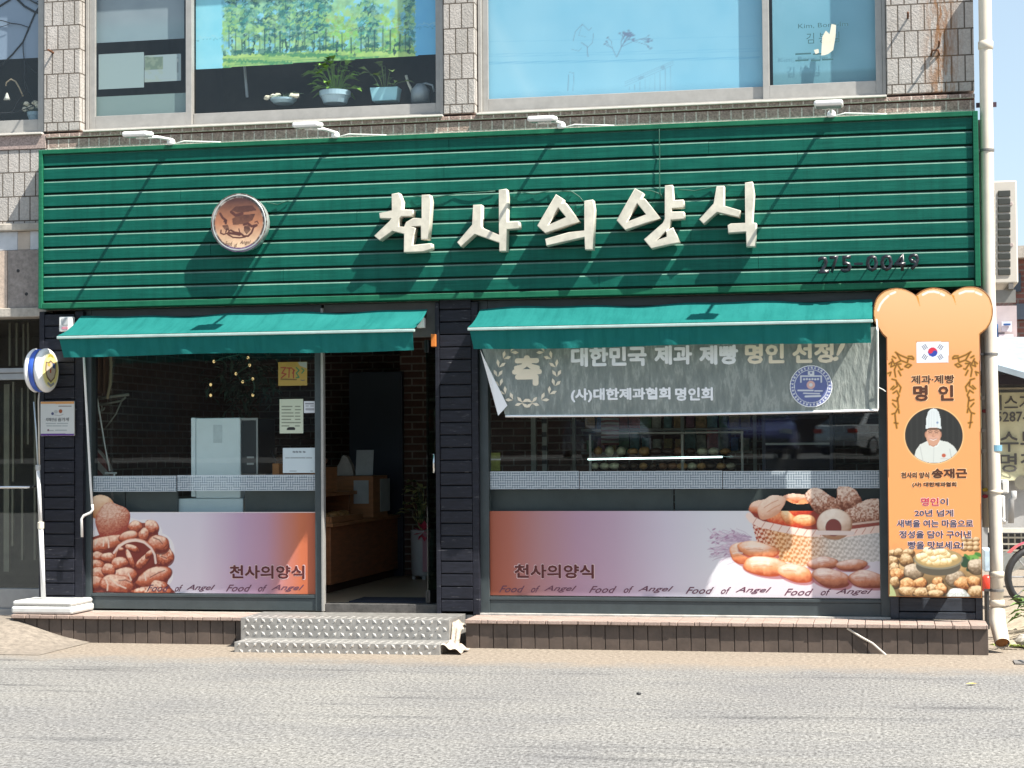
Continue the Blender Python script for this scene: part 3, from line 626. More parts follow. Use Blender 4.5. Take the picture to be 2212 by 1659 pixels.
# ================================================================== GREEN SIGN
def green_mat(name, c, var=.25):
    k = NT(name); b = k.bsdf(c, .55, 0, .18); tc = k.n('TexCoord'); v = tc.outputs['Object']
    mp = k.n('Mapping'); mp.inputs['Scale'].default_value = (.8, 1, 14); k.l(v, mp.inputs[0])
    n = k.noise(mp.outputs[0], 5, 7, .7); n2 = k.noise(v, 1.4, 5, .65)
    col = k.ramp(n, [(.25, tuple(x * .72 for x in c)), (.5, c), (.78, (c[0] * 1.6 + .004, c[1] * 1.22, c[2] * 1.25))])
    col = k.mix(col, k.ramp(n2, [(.3, (.8, .85, .85)), (.7, (1.12, 1.08, 1.05))]), 1, 'MULTIPLY')
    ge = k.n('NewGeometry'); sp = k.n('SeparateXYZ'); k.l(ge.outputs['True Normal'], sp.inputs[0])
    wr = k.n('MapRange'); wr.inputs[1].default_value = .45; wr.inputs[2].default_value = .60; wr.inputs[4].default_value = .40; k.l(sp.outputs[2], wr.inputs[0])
    col = k.mix(col, (.30, .42, .35), wr.outputs[0])                        # up-facing edges paled: worn paint, with the sun highlight painted in
    sv = k.n('Mapping'); sv.inputs['Scale'].default_value = (3.2, 1, .22); k.l(v, sv.inputs[0])
    col = k.mix(col, k.ramp(k.noise(sv.outputs[0], 4, 5, .7), [(.36, (.78, .82, .82)), (.5, (1, 1, 1)), (.70, (1.28, 1.16, 1.14))]), .7, 'MULTIPLY')
    k.l(col, b.inputs['Base Color']); k.bump(b, n, .25, .006)
    k.l(k.ramp(n2, [(.3, (.42,) * 3), (.7, (.62,) * 3)]), b.inputs['Roughness']); return k.m
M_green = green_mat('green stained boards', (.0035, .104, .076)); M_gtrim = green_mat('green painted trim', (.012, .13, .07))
FX0, FX1, FZ0, FZ1 = -6.655, .703, 2.638, 3.921
sg = thing('sign_board', 'big green planked fascia sign with cream Korean letters above the shop', 'sign', (-3, -.12, 2.64))
fr = MB()
fr.box(FX0, FX0 + .034, -.182, -.02, FZ0, FZ1); fr.box(FX1 - .038, FX1, -.182, -.02, FZ0, FZ1)
fr.box(FX0 + .035, FX1 - .039, -.182, -.02, FZ1 - .036, FZ1); fr.box(FX0 + .035, FX1 - .039, -.176, -.02, FZ0, FZ0 + .045)
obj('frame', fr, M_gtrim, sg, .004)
pb0, pb1 = FZ0 + .046, FZ1 - .037
nP = 11; hP = (pb1 - pb0) / nP
seams = {0: (-2.1,), 1: (-4.6, -.9), 2: (-3.25,), 3: (-5.2, -1.4), 4: (-2.6,), 5: (-4.0, -.3), 6: (-1.75,), 7: (-5.45,), 8: (-3.3, -.6), 9: (-1.26,), 10: (-3.26,)}
for i in range(nP):
    z0 = pb0 + i * hP; z1 = z0 + hP; mb = MB(); cuts = [FX0 + .036] + list(seams[i]) + [FX1 - .040]
    for a, b in zip(cuts, cuts[1:]):
        j = random.uniform(-.0012, .0012)
        prof = [(-.128, z0 + .017), (-.160 + j, z0 + .020), (-.161 + j, z1 - .010), (-.149 + j, z1 + .003), (-.128, z1 + .004)]
        mb.prismx(prof, a + .0012, b - .0012)
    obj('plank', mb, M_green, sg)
obj('backing', MB().box(FX0 + .036, FX1 - .040, -.1275, -.02, pb0, pb1), mat('dark green backing', (.004, .03, .022), .8), sg)
M_let = mat('weathered cream acrylic', (.60, .565, .47), .5, 0, .20, 9, .1, 30)
def zc(pts, ox, oy, k): return [((ox + x / k) / 1.84448, (oy + y / k) / 1.84448) for x, y in pts]
k4, k5 = 2.6976, 2.3042
LET = [
 [zc([(215,195),(292,182),(328,270),(322,362),(446,365),(440,436),(320,438),(300,455),(292,545),(350,548),(370,498),(450,452),(538,458),(538,205),(625,203),(640,270),(625,500),(608,685),(530,685),(528,540),(425,545),(475,562),(455,640),(437,745),(640,725),(645,785),(560,815),(345,825),(348,625),(225,595),(85,695),(25,645),(190,490),(210,460),(88,458),(82,400),(218,372)],1480,700,k4)],
 [zc([(1092,312),(1182,310),(1180,540),(1195,560),(1370,635),(1368,150),(1450,140),(1462,230),(1455,495),(1580,490),(1590,565),(1455,575),(1450,810),(1370,812),(1372,720),(1110,628),(960,765),(918,715),(1080,525)],1480,700,k4)],
 [zc([(265,215),(335,260),(318,300),(350,290),(480,465),(165,575),(90,505)],2100,680,k5), zc([(285,340),(355,425),(190,500)],2100,680,k5)],
 [zc([(525,275),(605,265),(620,350),(605,725),(530,725),(525,610),(175,690),(165,625),(380,565),(525,548)],2100,680,k5)],
 [zc([(990,160),(1070,205),(1040,258),(1080,255),(1225,435),(900,545),(820,455)],2100,680,k5), zc([(1010,300),(1090,400),(915,470)],2100,680,k5)],
 [zc([(1265,135),(1335,130),(1345,270),(1435,265),(1440,335),(1330,345),(1325,375),(1440,375),(1445,440),(1320,450),(1308,520),(1290,545),(1340,520),(1400,655),(1140,715),(1070,630),(1245,480),(1262,440)],2100,680,k5), zc([(1272,558),(1280,605),(1185,640)],2100,680,k5)],
 [zc([(1740,140),(1810,138),(1808,320),(1960,365),(1948,428),(1745,380),(1620,490),(1578,445),(1712,300)],2100,680,k5)],
 [zc([(2000,108),(2070,100),(2088,210),(2070,475),(2105,480),(2095,695),(2012,697),(2008,560),(1845,572),(1840,500),(1870,485),(2003,478)],2100,680,k5)]]
SYL = [(0,), (1,), (2, 3), (4, 5), (6, 7)]
DL = .272
for grp in SYL:
    par = sg
    for j, i in enumerate(grp):
        o = solid_outline('letter', LET[i], DL - .100, DL, M_let, sg, .005)
        pts = LET[i][0]; cx = sum(p[0] for p in pts) / len(pts); cy = sum(p[1] for p in pts) / len(pts)
        for (px, py) in (pts[0], pts[len(pts) // 2], pts[-2]):
            q_ = P(px + (cx - px) * .10, py + (cy - py) * .10, .2); obj('standoff', MB().tube([(q_.x, -.158, q_.z), (q_.x, -DL + .100, q_.z)], .006, 6), M_gtrim, o)
M_num = mat('black phone digits', (.012, .014, .02), .3)
for ch, a, b in (('2', 1767, 1791), ('7', 1792, 1812), ('5', 1817, 1840), ('0', 1870, 1897), ('0', 1901, 1929), ('4', 1931, 1956), ('9', 1962, 1986)):
    yb_ = 591 - (a - 1767) * .034; write(ch, (a, yb_ - 37, b, yb_), .212, M_num, sg, 'digit', bold=.022, extrude=.022)
obj('dash', MB().box(XX(1845, 570, .2), XX(1864, 570, .2), -.230, -.205, ZZ(573, 1855, .2), ZZ(568, 1855, .2)), M_num, sg)
for x in (1779, 1802, 1828, 1884, 1915, 1946, 1974):
    q_ = P(x, 572 - (x - 1767) * .034, .2); obj('standoff', MB().tube([(q_.x, -.159, q_.z + .02), (q_.x, -.206, q_.z + .02)], .005, 6), M_num, sg)
def wire(pts, r=.004, d=.172):
    w = [P(a, b, d) for a, b in pts]; out = []
    for i in range(len(w) - 1):
        for t in (0, .25, .5, .75):
            q = w[i].lerp(w[i + 1], t); q.y -= .01 * math.sin(t * math.pi); out.append(q)
    return MB().tube(out + [w[-1]], r, 6)
M_wire = mat('dark green wire', (.03, .10, .07), .5)
for pts in ([(575, 437), (600, 442), (625, 433)], [(893, 423), (930, 428), (985, 419), (1070, 413)], [(1110, 413), (1155, 419), (1190, 412), (1215, 413), (1240, 414)],
            [(1215, 413), (1232, 412), (1252, 425), (1262, 437)], [(1380, 409), (1408, 412), (1428, 420), (1432, 428)], [(1465, 409), (1500, 412), (1540, 404), (1580, 399)],
            [(1424, 268), (1425, 330), (1425, 400), (1427, 425)]):
    obj('wire', wire(pts), M_wire, sg, smooth=True)
# round logo light box ------------------------------------------------------------------
DR = .272
rs = thing('round_sign', 'round brown and cream logo light box at the left of the green sign', 'sign', P(517, 481, .16))
cp = P(516, 481, DR); R0 = .2215
obj('drum', MB().lathe([(R0 - .01, -.098), (R0, -.094), (R0, .0), (R0 - .006, .006), (R0 - .012, .0)], cp, (0, -1, 0), 64), mat('pale silver rim', (.55, .57, .55), .35, .4, .1), rs, smooth=True)
for dx_ in (-.12, .12): obj('bracket', MB().tube([(cp.x + dx_, -.155, cp.z), (cp.x + dx_, -DR + .096, cp.z)], .012, 8), M_gtrim, rs)
cv = Canvas((452, 417, 580, 545), DR + .001, .0035, (.10, .07, .06))
u, v = cv.loc(516, 481, 62, 62); r_ = np.hypot(u, v); cv.A = r_ < .985
nz_ = fbm(cv.X, cv.Z, 30, 3)
t_ = np.clip((v + .75) / 1.5, 0, 1)
grad = np.where(t_[..., None] < .5, np.array((.72, .50, .33)) * (1 - 2 * t_[..., None]) + np.array((.40, .17, .09)) * 2 * t_[..., None], np.array((.40, .17, .09)) * (2 - 2 * t_[..., None]) + np.array((.07, .03, .028)) * (2 * t_[..., None] - 1))
cv.put((r_ < .83).astype(float), grad * (.8 + .4 * nz_[..., None]))
ring = (r_ > .83) & (r_ < 1.0); cv.put(ring * np.clip((nz_ - .45) * 4, 0, 1) * .8, (.42, .38, .34))
cv.put(ring * (v < -.72) * .7, (.16, .10, .22))
br2 = (.09, .03, .025)
def q4(pts): return [((820 + x / 5.925) / 1.84448, (750 + y / 5.925) / 1.84448) for x, y in pts]
for pts, wd in (([(360,990),(350,1060),(420,1090),(520,1060),(560,1000),(500,960),(470,1040)], 3), ([(590,990),(680,1040),(800,1060),(900,1130),(1000,1130),(1080,1050),(1130,920),(1200,880)], 4),
                ([(520,1090),(640,1160),(800,1170),(930,1150)], 3.2), ([(780,960),(800,1040),(880,1100)], 2.5), ([(560,1060),(700,1080),(800,1100)], 5), ([(900,860),(1000,830),(1080,900),(1200,870)], 5),
                ([(340,600),(400,700),(480,760),(470,830)], 5), ([(600,560),(700,640),(860,600)], 6), ([(1160,800),(1210,780),(1240,830)], 2.5)): cv.line(q4(pts), wd, br2)
for pts in ([(620,720),(760,640),(980,620),(1170,600),(1100,760),(920,840),(640,870)], [(700,430),(1100,400),(1200,520),(960,560),(760,580),(600,520)], [(900,900),(1020,860),(1060,980),(960,1090),(900,1010)], [(380,880),(520,860),(560,960),(460,990)], [(430,740),(500,740),(470,820),(410,800)]):
    cv.put(cv.pmask(q4(pts)) * (.55 + .5 * nz_), (.06, .022, .02))
cv.mesh('logo_face', M_print, rs)
for ch, a, b, y in (('Food', 487, 502, 526), ('of', 506, 513, 529.5), ('Angel', 518, 542, 524)):
    write(ch, (a, y - 5, b, y + 5), DR + .0025, mat('brown ink', (.10, .04, .03), .5), rs, shear=.35)
# ================================================================== FLOODLIGHTS
lamps = [((370, 303), (298, 290), 'leftmost'), ((725, 291), (665, 270), 'second'), ((1213, 270), (1172, 257), 'third'), ((1796, 243), (1790, 225), 'rightmost')]
where = ['white floodlight leaning over the far left end of the green sign', 'white floodlight above the gap between the logo and the letters',
         'white floodlight above the middle letters, with a loose cable at its base', 'white floodlight above the right end of the green sign']
M_lamp = mat('white lamp enamel', (.86, .85, .83), .35, 0, .05)
for i, ((bx, by), (hx2, hy2), _) in enumerate(lamps):
    b_ = P(bx, by, .17); h_ = P(hx2, hy2, .78)
    t = thing('floodlight', where[i], 'floodlight', b_, 'floodlights along the top of the sign')
    obj('mount', MB().lathe([(.028, 0), (.034, .012), (.030, .035), (.014, .05)], (b_.x, b_.y, FZ1 + .0), (0, -.25, 1), 16), M_lamp, t, smooth=True)
    a_ = Vector((b_.x, b_.y - .01, FZ1 + .04)); e_ = Vector((h_.x, h_.y + .06, h_.z - .015))
    obj('arm', MB().tube([a_, a_.lerp(e_, .5) + Vector((0, 0, .012)), e_], .0125, 10), M_lamp, t, smooth=True)
    hd = MB(); tl = Vector((0, -.86, -.10 if i < 3 else -.02)).normalized(); nn = Vector((0, .10, -.86)).normalized()
    hd.obox(h_, (.102, 0, 0), tl * .078, nn * .020)
    ho = obj('head', hd, M_lamp, t, .016)
    obj('glass_front', MB().obox(h_ + nn * .0215, (.088, 0, 0), tl * .064, nn * .002), mat('lamp lens', (.35, .36, .36), .1), ho)
    yk = MB(); yk.obox(h_ + Vector((0, .085, -.01)), (.05, 0, 0), (0, .006, 0), (0, 0, .012)); obj('yoke', yk, M_lamp, t, .003)
    lead = MB().tube([a_ + Vector((.03, .02, -.03)), a_ + Vector((.10, .03, -.012)), a_ + Vector((.25, .04, -.02)), a_ + Vector((.4, .045, -.03))], .005, 6)
    obj('lead', lead, M_white, t, smooth=True)
# ================================================================== AWNINGS
def cloth_mat(name, c, c2, tr=.35):
    k = NT(name); tc = k.n('TexCoord'); v = tc.outputs['Object']
    n = k.noise(v, 2.2, 5, .6); mp = k.n('Mapping'); mp.inputs['Scale'].default_value = (11, 1.2, 1.0); k.l(v, mp.inputs[0]); n2 = k.noise(mp.outputs[0], 1.5, 5, .7)
    col = k.mix(k.ramp(n, [(.3, c), (.72, c2)]), k.ramp(n2, [(.32, (.80, .84, .84)), (.5, (1, 1, 1)), (.72, (1.16, 1.10, 1.09))]), 1, 'MULTIPLY')
    d = k.n('BsdfDiffuse'); t = k.n('BsdfTranslucent'); k.l(col, d.inputs[0]); k.l(col, t.inputs[0])
    bp = k.n('Bump'); bp.inputs['Strength'].default_value = .55; bp.inputs['Distance'].default_value = .02; k.l(k.noise(v, 7, 6, .65), bp.inputs['Height']); k.l(bp.outputs[0], d.inputs['Normal'])
    m = k.n('MixShader'); m.inputs[0].default_value = tr; k.l(d.outputs[0], m.inputs[1]); k.l(t.outputs[0], m.inputs[2]); k.l(m.outputs[0], k.out.inputs[0]); return k.m
M_awn = cloth_mat('teal awning cloth', (.020, .185, .172), (.030, .235, .218), .33)
AZ0, AZ1, AF = 2.565, 2.392, .555
def awning(x0, x1, label, sd):
    rnd = random.Random(sd); t = thing('awning', label, 'awning', ((x0 + x1) / 2, -.1, AZ0), 'green retractable awnings over the shop windows')
    ph = rnd.random() * 6
    def top(u, v):
        sag = -.022 * math.sin(math.pi * v) + .008 * math.sin(u * 13 + ph) * (1 - v) ** 2 + .006 * math.sin(u * 29 + ph * 2) * (1 - v) ** 3 + .004 * math.sin(u * 7 + ph) * v * (1 - v)
        return (x0 + (x1 - x0) * u, -.12 - (AF - .12) * v, AZ0 + (AZ1 - AZ0) * v + sag)
    c = obj('canopy', MB().grid(top, 90, 14), M_awn, t, smooth=True)
    def val(u, v):
        fold = .018 * math.exp(-((u - .04) / .03) ** 2) * v + .014 * math.exp(-((u - (.35 if sd == 1 else .26)) / .03) ** 2) * v + .012 * math.exp(-((u - .97) / .03) ** 2) * v
        w = .010 * math.sin(u * 21 + ph + v) * v + .006 * math.sin(u * 55 + 3 * v + ph) * v + .004 * math.sin(u * 95 - 6 * v + ph) * v
        return (x0 + .012 + (x1 - x0 - .024) * u + (.02 * v if u < .02 else 0), -AF + .012 + w - fold + .03 * v, AZ1 - .022 - (.142 + .006 * math.sin(u * 9 + ph) ) * v)
    obj('valance', MB().grid(val, 120, 8), M_awn, t, smooth=True)
    obj('front_bar', MB().box(x0 - .004, x1 + .004, -AF - .006, -AF + .026, AZ1 - .026, AZ1 - .004), mat('pale teal awning bar', (.42, .55, .52), .4, .2), t, .005)
    obj('roller', MB().tube([(x0 + .02, -.10, AZ0 - .035), (x1 - .02, -.10, AZ0 - .035)], .03, 14), M_black, t, smooth=True)
    for x in (x0 + .06, x1 - .06):
        s = 1 if x < (x0 + x1) / 2 else -1
        ar = MB(); ar.tube([(x, -.11, AZ0 - .09), (x + s * .30, -.33, AZ0 - .19), (x + s * .05, -AF + .03, AZ1 - .03)], .014, 8); ar.blob((x + s * .30, -.33, AZ0 - .19), .028, .028, .028)
        obj('folding_arm', ar, M_white, t, smooth=True)
        obj('wall_bracket', MB().box(x - .03, x + .03, -.115, -.07, AZ0 - .14, AZ0 - .05), M_white, t, .004)
    return t
awning(-6.315, -3.445, 'green awning over the left window and the open door', 1)
aw2 = awning(-3.03, -.071, 'green awning over the right window, hanging above the dark banner', 2)
# ================================================================== BANNER
bn = thing('banner', 'dark grey hanging banner with white Korean lettering and a blue seal, under the right awning', 'banner', (-1.5, -.33, 2.0))
DB = .30
bx = [P(p_, y_, DB) for p_, y_ in ((1035, 740), (1893, 738), (1897, 886), (1093, 899))]
BZ1 = 2.35
def byw(x, z):
    u = (x + 3.0) / 2.95; v = max(0, min(1, (2.35 - z) / .55))
    return -DB - .012 * math.sin(u * 10 + .5) * v - .018 * math.exp(-((x + 2.02) / .05) ** 2) * v + .014 * math.exp(-((x + 1.90) / .06) ** 2) * v - .010 * math.sin(u * 5.3) * v
def bzl(u): return bx[3].z + (bx[2].z - bx[3].z) * u - .010 * math.sin(math.pi * u)
bxl0, bxl1 = bx[3].x, bx[1].x + .005
def bfn(u, v):
    z1 = BZ1; zb = bzl(u); z = z1 + (zb - z1) * v
    xl = bx[0].x + (bxl0 - bx[0].x) * max(0, (z1 - z - .0) / (z1 - zb)) ** 1.2
    x = xl + (bxl1 - xl) * u
    return (x, byw(x, z), z)
kb = NT('banner vinyl'); tcb = kb.n('TexCoord'); vb = tcb.outputs['Object']
mpb = kb.n('Mapping'); mpb.inputs['Scale'].default_value = (1, 1, .28); mpb.inputs['Rotation'].default_value = (0, .25, 0); kb.l(vb, mpb.inputs[0])
wn = kb.noise(mpb.outputs[0], 26, 4, .6); db = kb.n('BsdfDiffuse'); tb = kb.n('BsdfTranslucent'); gb = kb.n('BsdfGlossy'); gb.inputs['Roughness'].default_value = .45
cb_ = kb.ramp(wn, [(.36, (.31, .35, .325)), (.54, (.40, .44, .405)), (.61, (.54, .58, .53)), (.70, (.41, .45, .415))]); kb.l(cb_, db.inputs[0]); kb.l(cb_, tb.inputs[0])
bpb = kb.n('Bump'); bpb.inputs['Strength'].default_value = .9; bpb.inputs['Distance'].default_value = .014; kb.l(wn, bpb.inputs['Height'])
for nd_ in (db, gb, tb): kb.l(bpb.outputs[0], nd_.inputs['Normal'])
ms = kb.n('MixShader'); ms.inputs[0].default_value = .38; kb.l(db.outputs[0], ms.inputs[1]); kb.l(tb.outputs[0], ms.inputs[2])
ms2 = kb.n('MixShader'); ms2.inputs[0].default_value = .05; kb.l(ms.outputs[0], ms2.inputs[1]); kb.l(gb.outputs[0], ms2.inputs[2]); kb.l(ms2.outputs[0], kb.out.inputs[0])
obj('cloth', MB().grid(bfn, 160, 40), kb.m, bn, smooth=True)
M_bw = mat('banner white print', (.95, .95, .96), .6, 0, .04); M_bc = mat('banner cream print', (.92, .80, .62), .6, 0, .04)
hem = MB()
hem.tube([Vector(bfn(i / 60, 1)) + Vector((0, -.003, 0)) for i in range(61)], .009, 6); hem.tube([Vector(bfn(1, i / 20)) + Vector((0, -.003, 0)) for i in range(21)], .006, 6)
obj('edging', hem, M_bw, bn, smooth=True)
fl = MB()                                                        # turned back lower left corner
c0, c1_, c2_ = P(1037, 755, DB + .03), P(1076, 898, DB + .03), P(1096, 876, DB + .035)
fl.add([c0, c1_, c2_, P(1058, 800, DB + .05)], [(0, 1, 3), (1, 2, 3), (0, 3, 2)])
obj('turned_corner', fl, M_bw, bn)
wp = lambda x, z: byw(x, z) - .004
def D6(x, y): return ((1880 + x / 1.3488) / 1.84448, (1330 + y / 1.3488) / 1.84448)
def bwrite(body, x0, y0, x1, y1, m, bold=.03, shear=0.0):
    bold *= 1.9
    a = D6(x0, y0); b = D6(x1, y1); write(body, (a[0], a[1], b[0], b[1]), DB, m, bn, bold=bold, shear=shear, warp=wp)
bwrite('축', 218, 116, 378, 280, M_bc, .055)
bwrite('대한민국', 533, 68, 940, 176, M_bw, .05); bwrite('제과', 980, 62, 1185, 166, M_bw, .05); bwrite('제빵', 1222, 60, 1432, 166, M_bw, .05)
bwrite('명인', 1468, 52, 1680, 162, M_bc, .05); bwrite('선정', 1722, 48, 1945, 158, M_bc, .05); bwrite('!', 1940, 44, 2008, 146, M_bc, .05, .4)
bwrite('(사)대한제과협회', 533, 290, 1068, 366, M_bw, .045); bwrite('명인회', 1092, 288, 1296, 360, M_bw, .045)
lw_ = MB(); cw = D6(300, 196)
for side in (-1, 1):                                             # laurel sprigs either side of the first character
    for k in range(9):
        a = math.radians(-62 + k * 19.5 if k < 9 else 0); Rx, Ry = 158, 150
        for dr_ in (-12, 13):
            px_, py_ = 300 + side * (Rx + dr_) * math.cos(a), 222 + (Ry + dr_) * math.sin(a)
            ang = math.atan2(-side * math.cos(a), -math.sin(a) * 1) if False else a + (math.pi / 2 + (.55 if dr_ > 0 else -.55))
            tx, tz = side * math.cos(ang) * 22, math.sin(ang) * 22; nx_, nz_2 = -tz * .42, tx * .42
            pts = []
            for (p1, p2) in ((-1, 0), (-.2, 1), (1, 0), (-.2, -1)):
                q = P(*D6(px_ + tx * p1 + nx_ * p2, py_ + tz * p1 + nz_2 * p2), DB); pts.append((q.x, byw(q.x, q.z) - .0045, q.z))
            lw_.add(pts, [(0, 1, 2, 3)])
obj('laurel_print', lw_, M_bc, bn)
sc_ = D6(1823, 282); cs = Canvas((sc_[0] - 47, sc_[1] - 47, sc_[0] + 47, sc_[1] + 47), DB, .0035)
u, v = cs.loc(sc_[0], sc_[1], 46.5, 46.5); r_ = np.hypot(u, v); cs.A = r_ < 1
sb, swt = (.13, .16, .36), (.72, .73, .76)
cs.put((r_ < .95) * 1.0, sb); cs.put(((r_ > .76) & (r_ < .79)) * 1.0, swt)
cs.put(((r_ > .82) & (r_ < .92) & (np.sin(np.arctan2(v, u) * 34) + .5 * np.sin(np.arctan2(v, u) * 57) > .1)) * .9, swt)
cs.ell(sc_[0] - .5, sc_[1] - 3, 9, 9, (.75, .45, .40)); cs.ell(sc_[0] - .5, sc_[1] - 3, 4, 4, swt)
for pts, wd in (([(-22, -22), (-22, -9)], 3), ([(22, -22), (22, -9)], 3), ([(-22, -22), (22, -22)], 3), ([(-28, 9), (4, 9)], 3.2), ([(8, 10), (24, 10)], 2.6), ([(-16, 15), (18, 16)], 2.6), ([(-12, 22), (20, 21)], 4)):
    cs.line([(sc_[0] + a, sc_[1] + b) for a, b in pts], wd, swt)
cs.poly([(sc_[0] + a, sc_[1] + b) for a, b in ((-7, -33), (7, -33), (7, -24), (-7, -24))], swt); cs.ell(sc_[0], sc_[1] - 29, 2.4, 2.4, sb)
for k in range(6): cs.ell(sc_[0] - 15 + k * 6, sc_[1] - 15 - .5 * (k % 2), 2.4, 2.2, swt)
cs.mesh('round_seal', M_print, bn, fy=np.vectorize(lambda x, z: byw(x, z) - .0035))
rp_ = MB(); a_ = Vector(bfn(1, 0)); rp_.tube([P(1893, 690, .26), P(1896, 715, .31), P(1897, 800, .32), P(1896, 882, .31)], .006, 6)
rp_.tube([P(1896, 836, .31), P(1908, 842, .30), P(1913, 846, .30)], .004, 6)
obj('tie_rope', rp_, mat('white cord', (.7, .7, .66), .8), bn)
# ================================================================== WINDOW FILMS
def gradx(cv, stops):
    xs_ = [XX(p_, 1190, cv.d) for p_, _ in stops]; cs_ = np.array([c for _, c in stops])
    return np.stack([np.interp(cv.X, xs_, cs_[:, i]) for i in range(3)], -1)
DF = .003
M_maroon = mat('maroon print', (.10, .018, .018), .5, 0, .05); M_halo = mat('pale halo print', (.72, .52, .52), .5, 0, .05); M_mauve = mat('mauve script print', (.14, .05, .085), .5, 0, .1)
def film_text(par, title, scripts):
    x0, y0, x1, y1 = title
    write('천사의양식', (x0 - 1.5, y0 - 1.5, x1 + 1.5, y1 + 1.5), DF + .0007, M_halo, par, bold=.10)
    write('천사의양식', title, DF + .0014, M_maroon, par, bold=.075)
    for (a, b, y) in scripts:
        w = b - a
        for word, s, e in (('Food', 0, .33), ('of', .41, .53), ('Angel', .58, 1.0)):
            write(word, (a + w * s, y - 8, a + w * e, y + 7), DF + .0012, M_mauve, par, shear=.5, bold=.035)
wfl = thing('window_film', 'printed window film with a heap of buns at its left end, below the left window', 'window sticker', P(440, 1281, 0))
cv = Canvas((201, 1066, 684, 1281.5), DF, .0042)
zt_ = ZZ(1106, 440, DF); cv.A = cv.Z < zt_
cv.put(np.ones_like(cv.X), gradx(cv, [(280, (.70, .68, .73)), (430, (.68, .61, .68)), (520, (.50, .34, .47)), (575, (.48, .27, .36)), (615, (.52, .20, .17)), (650, (.55, .15, .065)), (684, (.47, .11, .05))]))
cv.put((cv.Z > zt_ - .008) * .7, (.78, .74, .72))
kq = 6.80
def qb(x, y): return (360 + x / 3.687) / 1.84448, (1950 + y / 3.687) / 1.84448
def bb(cv, x, y, rx, ry, rot=0, vis=False, **k):
    c = qb(x, y); m = cv.bread(c[0], c[1], rx / kq, ry / kq, rot, **k)
    if vis: cv.A |= m
halo = [(60, 1300, 700, 330), (500, 1000, 620, 560), (800, 640, 260, 190), (1000, 900, 240, 250), (960, 1270, 260, 190)]
for a in halo: cv.ell(*qb(a[0], a[1]), a[2] / kq, a[3] / kq, (.80, .76, .76))
cv.poly([qb(*p_) for p_ in ((30, 700), (500, 560), (700, 480), (980, 520), (1000, 680), (1130, 760), (1200, 930), (1120, 1080), (1180, 1230), (1130, 1380), (1250, 1520), (30, 1520))], (.26, .05, .03))
R_ = dict(lo=(.17, .018, .010), mid=(.60, .15, .065), hi=(.98, .72, .54))
bb(cv, 150, 260, 215, 175, 0, True, lo=(.48, .16, .05), mid=(.66, .35, .18), hi=(.85, .62, .42), tex=.15)
bb(cv, 320, 455, 255, 255, 0, True, lo=(.34, .05, .03), mid=(.55, .19, .11), hi=(.78, .53, .40), tex=.75, sc=90, seed=2)
for k, (x, y, rx, ry, rot, tx) in enumerate([(660, 545, 105, 85, 10, .5), (900, 560, 110, 105, -20, .7), (1085, 985, 145, 130, 0, .8), (1010, 800, 155, 125, -25, .4), (230, 800, 290, 115, 14, .35), (560, 690, 150, 75, 14, .25), (785, 665, 80, 95, 0, .6), (650, 985, 320, 255, 0, .25)]):
    c_b = qb(x, y + ry * .12); cv.ell(c_b[0], c_b[1], rx * 1.05 / kq, ry * 1.05 / kq, (.15, .02, .012), rot, .9); bb(cv, x, y, rx, ry, rot, tex=tx, sc=45, seed=k + 3, **R_)
cv.ell(*qb(655, 1005), 285 / kq, 225 / kq, (.20, .025, .016))
for k, (x, y, rx, ry, rot, tx) in enumerate([(620, 865, 120, 45, -18, .7), (590, 1030, 42, 150, 24, .6), (770, 1060, 150, 60, 42, .7), (450, 880, 42, 26, 0, .2), (860, 950, 70, 40, 50, .6), (100, 990, 110, 70, 4, .5), (255, 1000, 105, 70, -8, .5), (90, 1110, 120, 80, 0, .6), (430, 1085, 140, 85, 12, .5), (110, 1240, 120, 95, 0, .5), (80, 1370, 120, 100, 0, .4),
                                              (930, 1285, 280, 125, 22, .35), (500, 1270, 200, 115, 6, .4), (270, 1180, 105, 90, -25, .6), (400, 1400, 250, 150, -10, .5), (1010, 1435, 125, 95, 0, .9), (900, 1495, 330, 55, 0, 1.0)]):
    c_b = qb(x, y + ry * .18); cv.ell(c_b[0], c_b[1], rx * 1.06 / kq, ry * 1.06 / kq, (.13, .015, .010), rot, .9); bb(cv, x, y, rx, ry, rot, tex=tx, sc=45, seed=k + 11, **R_)
for pts in ([(100, 740), (70, 810)], [(200, 740), (190, 830)], [(265, 750), (270, 850)], [(300, 1310), (400, 1400), (520, 1450)], [(230, 1330), (255, 1400), (250, 1480)], [(560, 1240), (600, 1330)], [(800, 1235), (815, 1330)]): cv.line([qb(*p_) for p_ in pts], 3.2, (.88, .70, .56), .85)
cv.line([qb(*p_) for p_ in [(345, 930), (420, 830), (540, 760), (660, 742), (790, 775), (890, 860), (945, 960), (960, 1080)]], 4.5, (.90, .70, .60), .9)
for pts in ([(930, 710), (1010, 740), (1060, 800)], [(1120, 720), (1140, 800), (1080, 860)], [(980, 880), (1060, 900), (1150, 890)], [(1040, 980), (1120, 1010)], [(880, 1290), (990, 1230), (1090, 1190)], [(130, 880), (240, 890), (330, 860)], [(420, 1340), (520, 1330), (600, 1370)]): cv.line([qb(*p_) for p_ in pts], 2.2, (.16, .02, .012), .75)
cv.mesh('film_print', M_print, wfl)
film_text(wfl, (496, 1221, 658, 1250.5), [(317, 465, 1271), (488, 657, 1271)])
wfr = thing('window_film', 'printed window film with a bread basket at its right end, below the right window', 'window sticker', P(1480, 1285, 0))
cv = Canvas((1058.5, 1052, 1900, 1289), DF, .0045)
zt_ = ZZ(1103, 1480, DF); cv.A = cv.Z < zt_
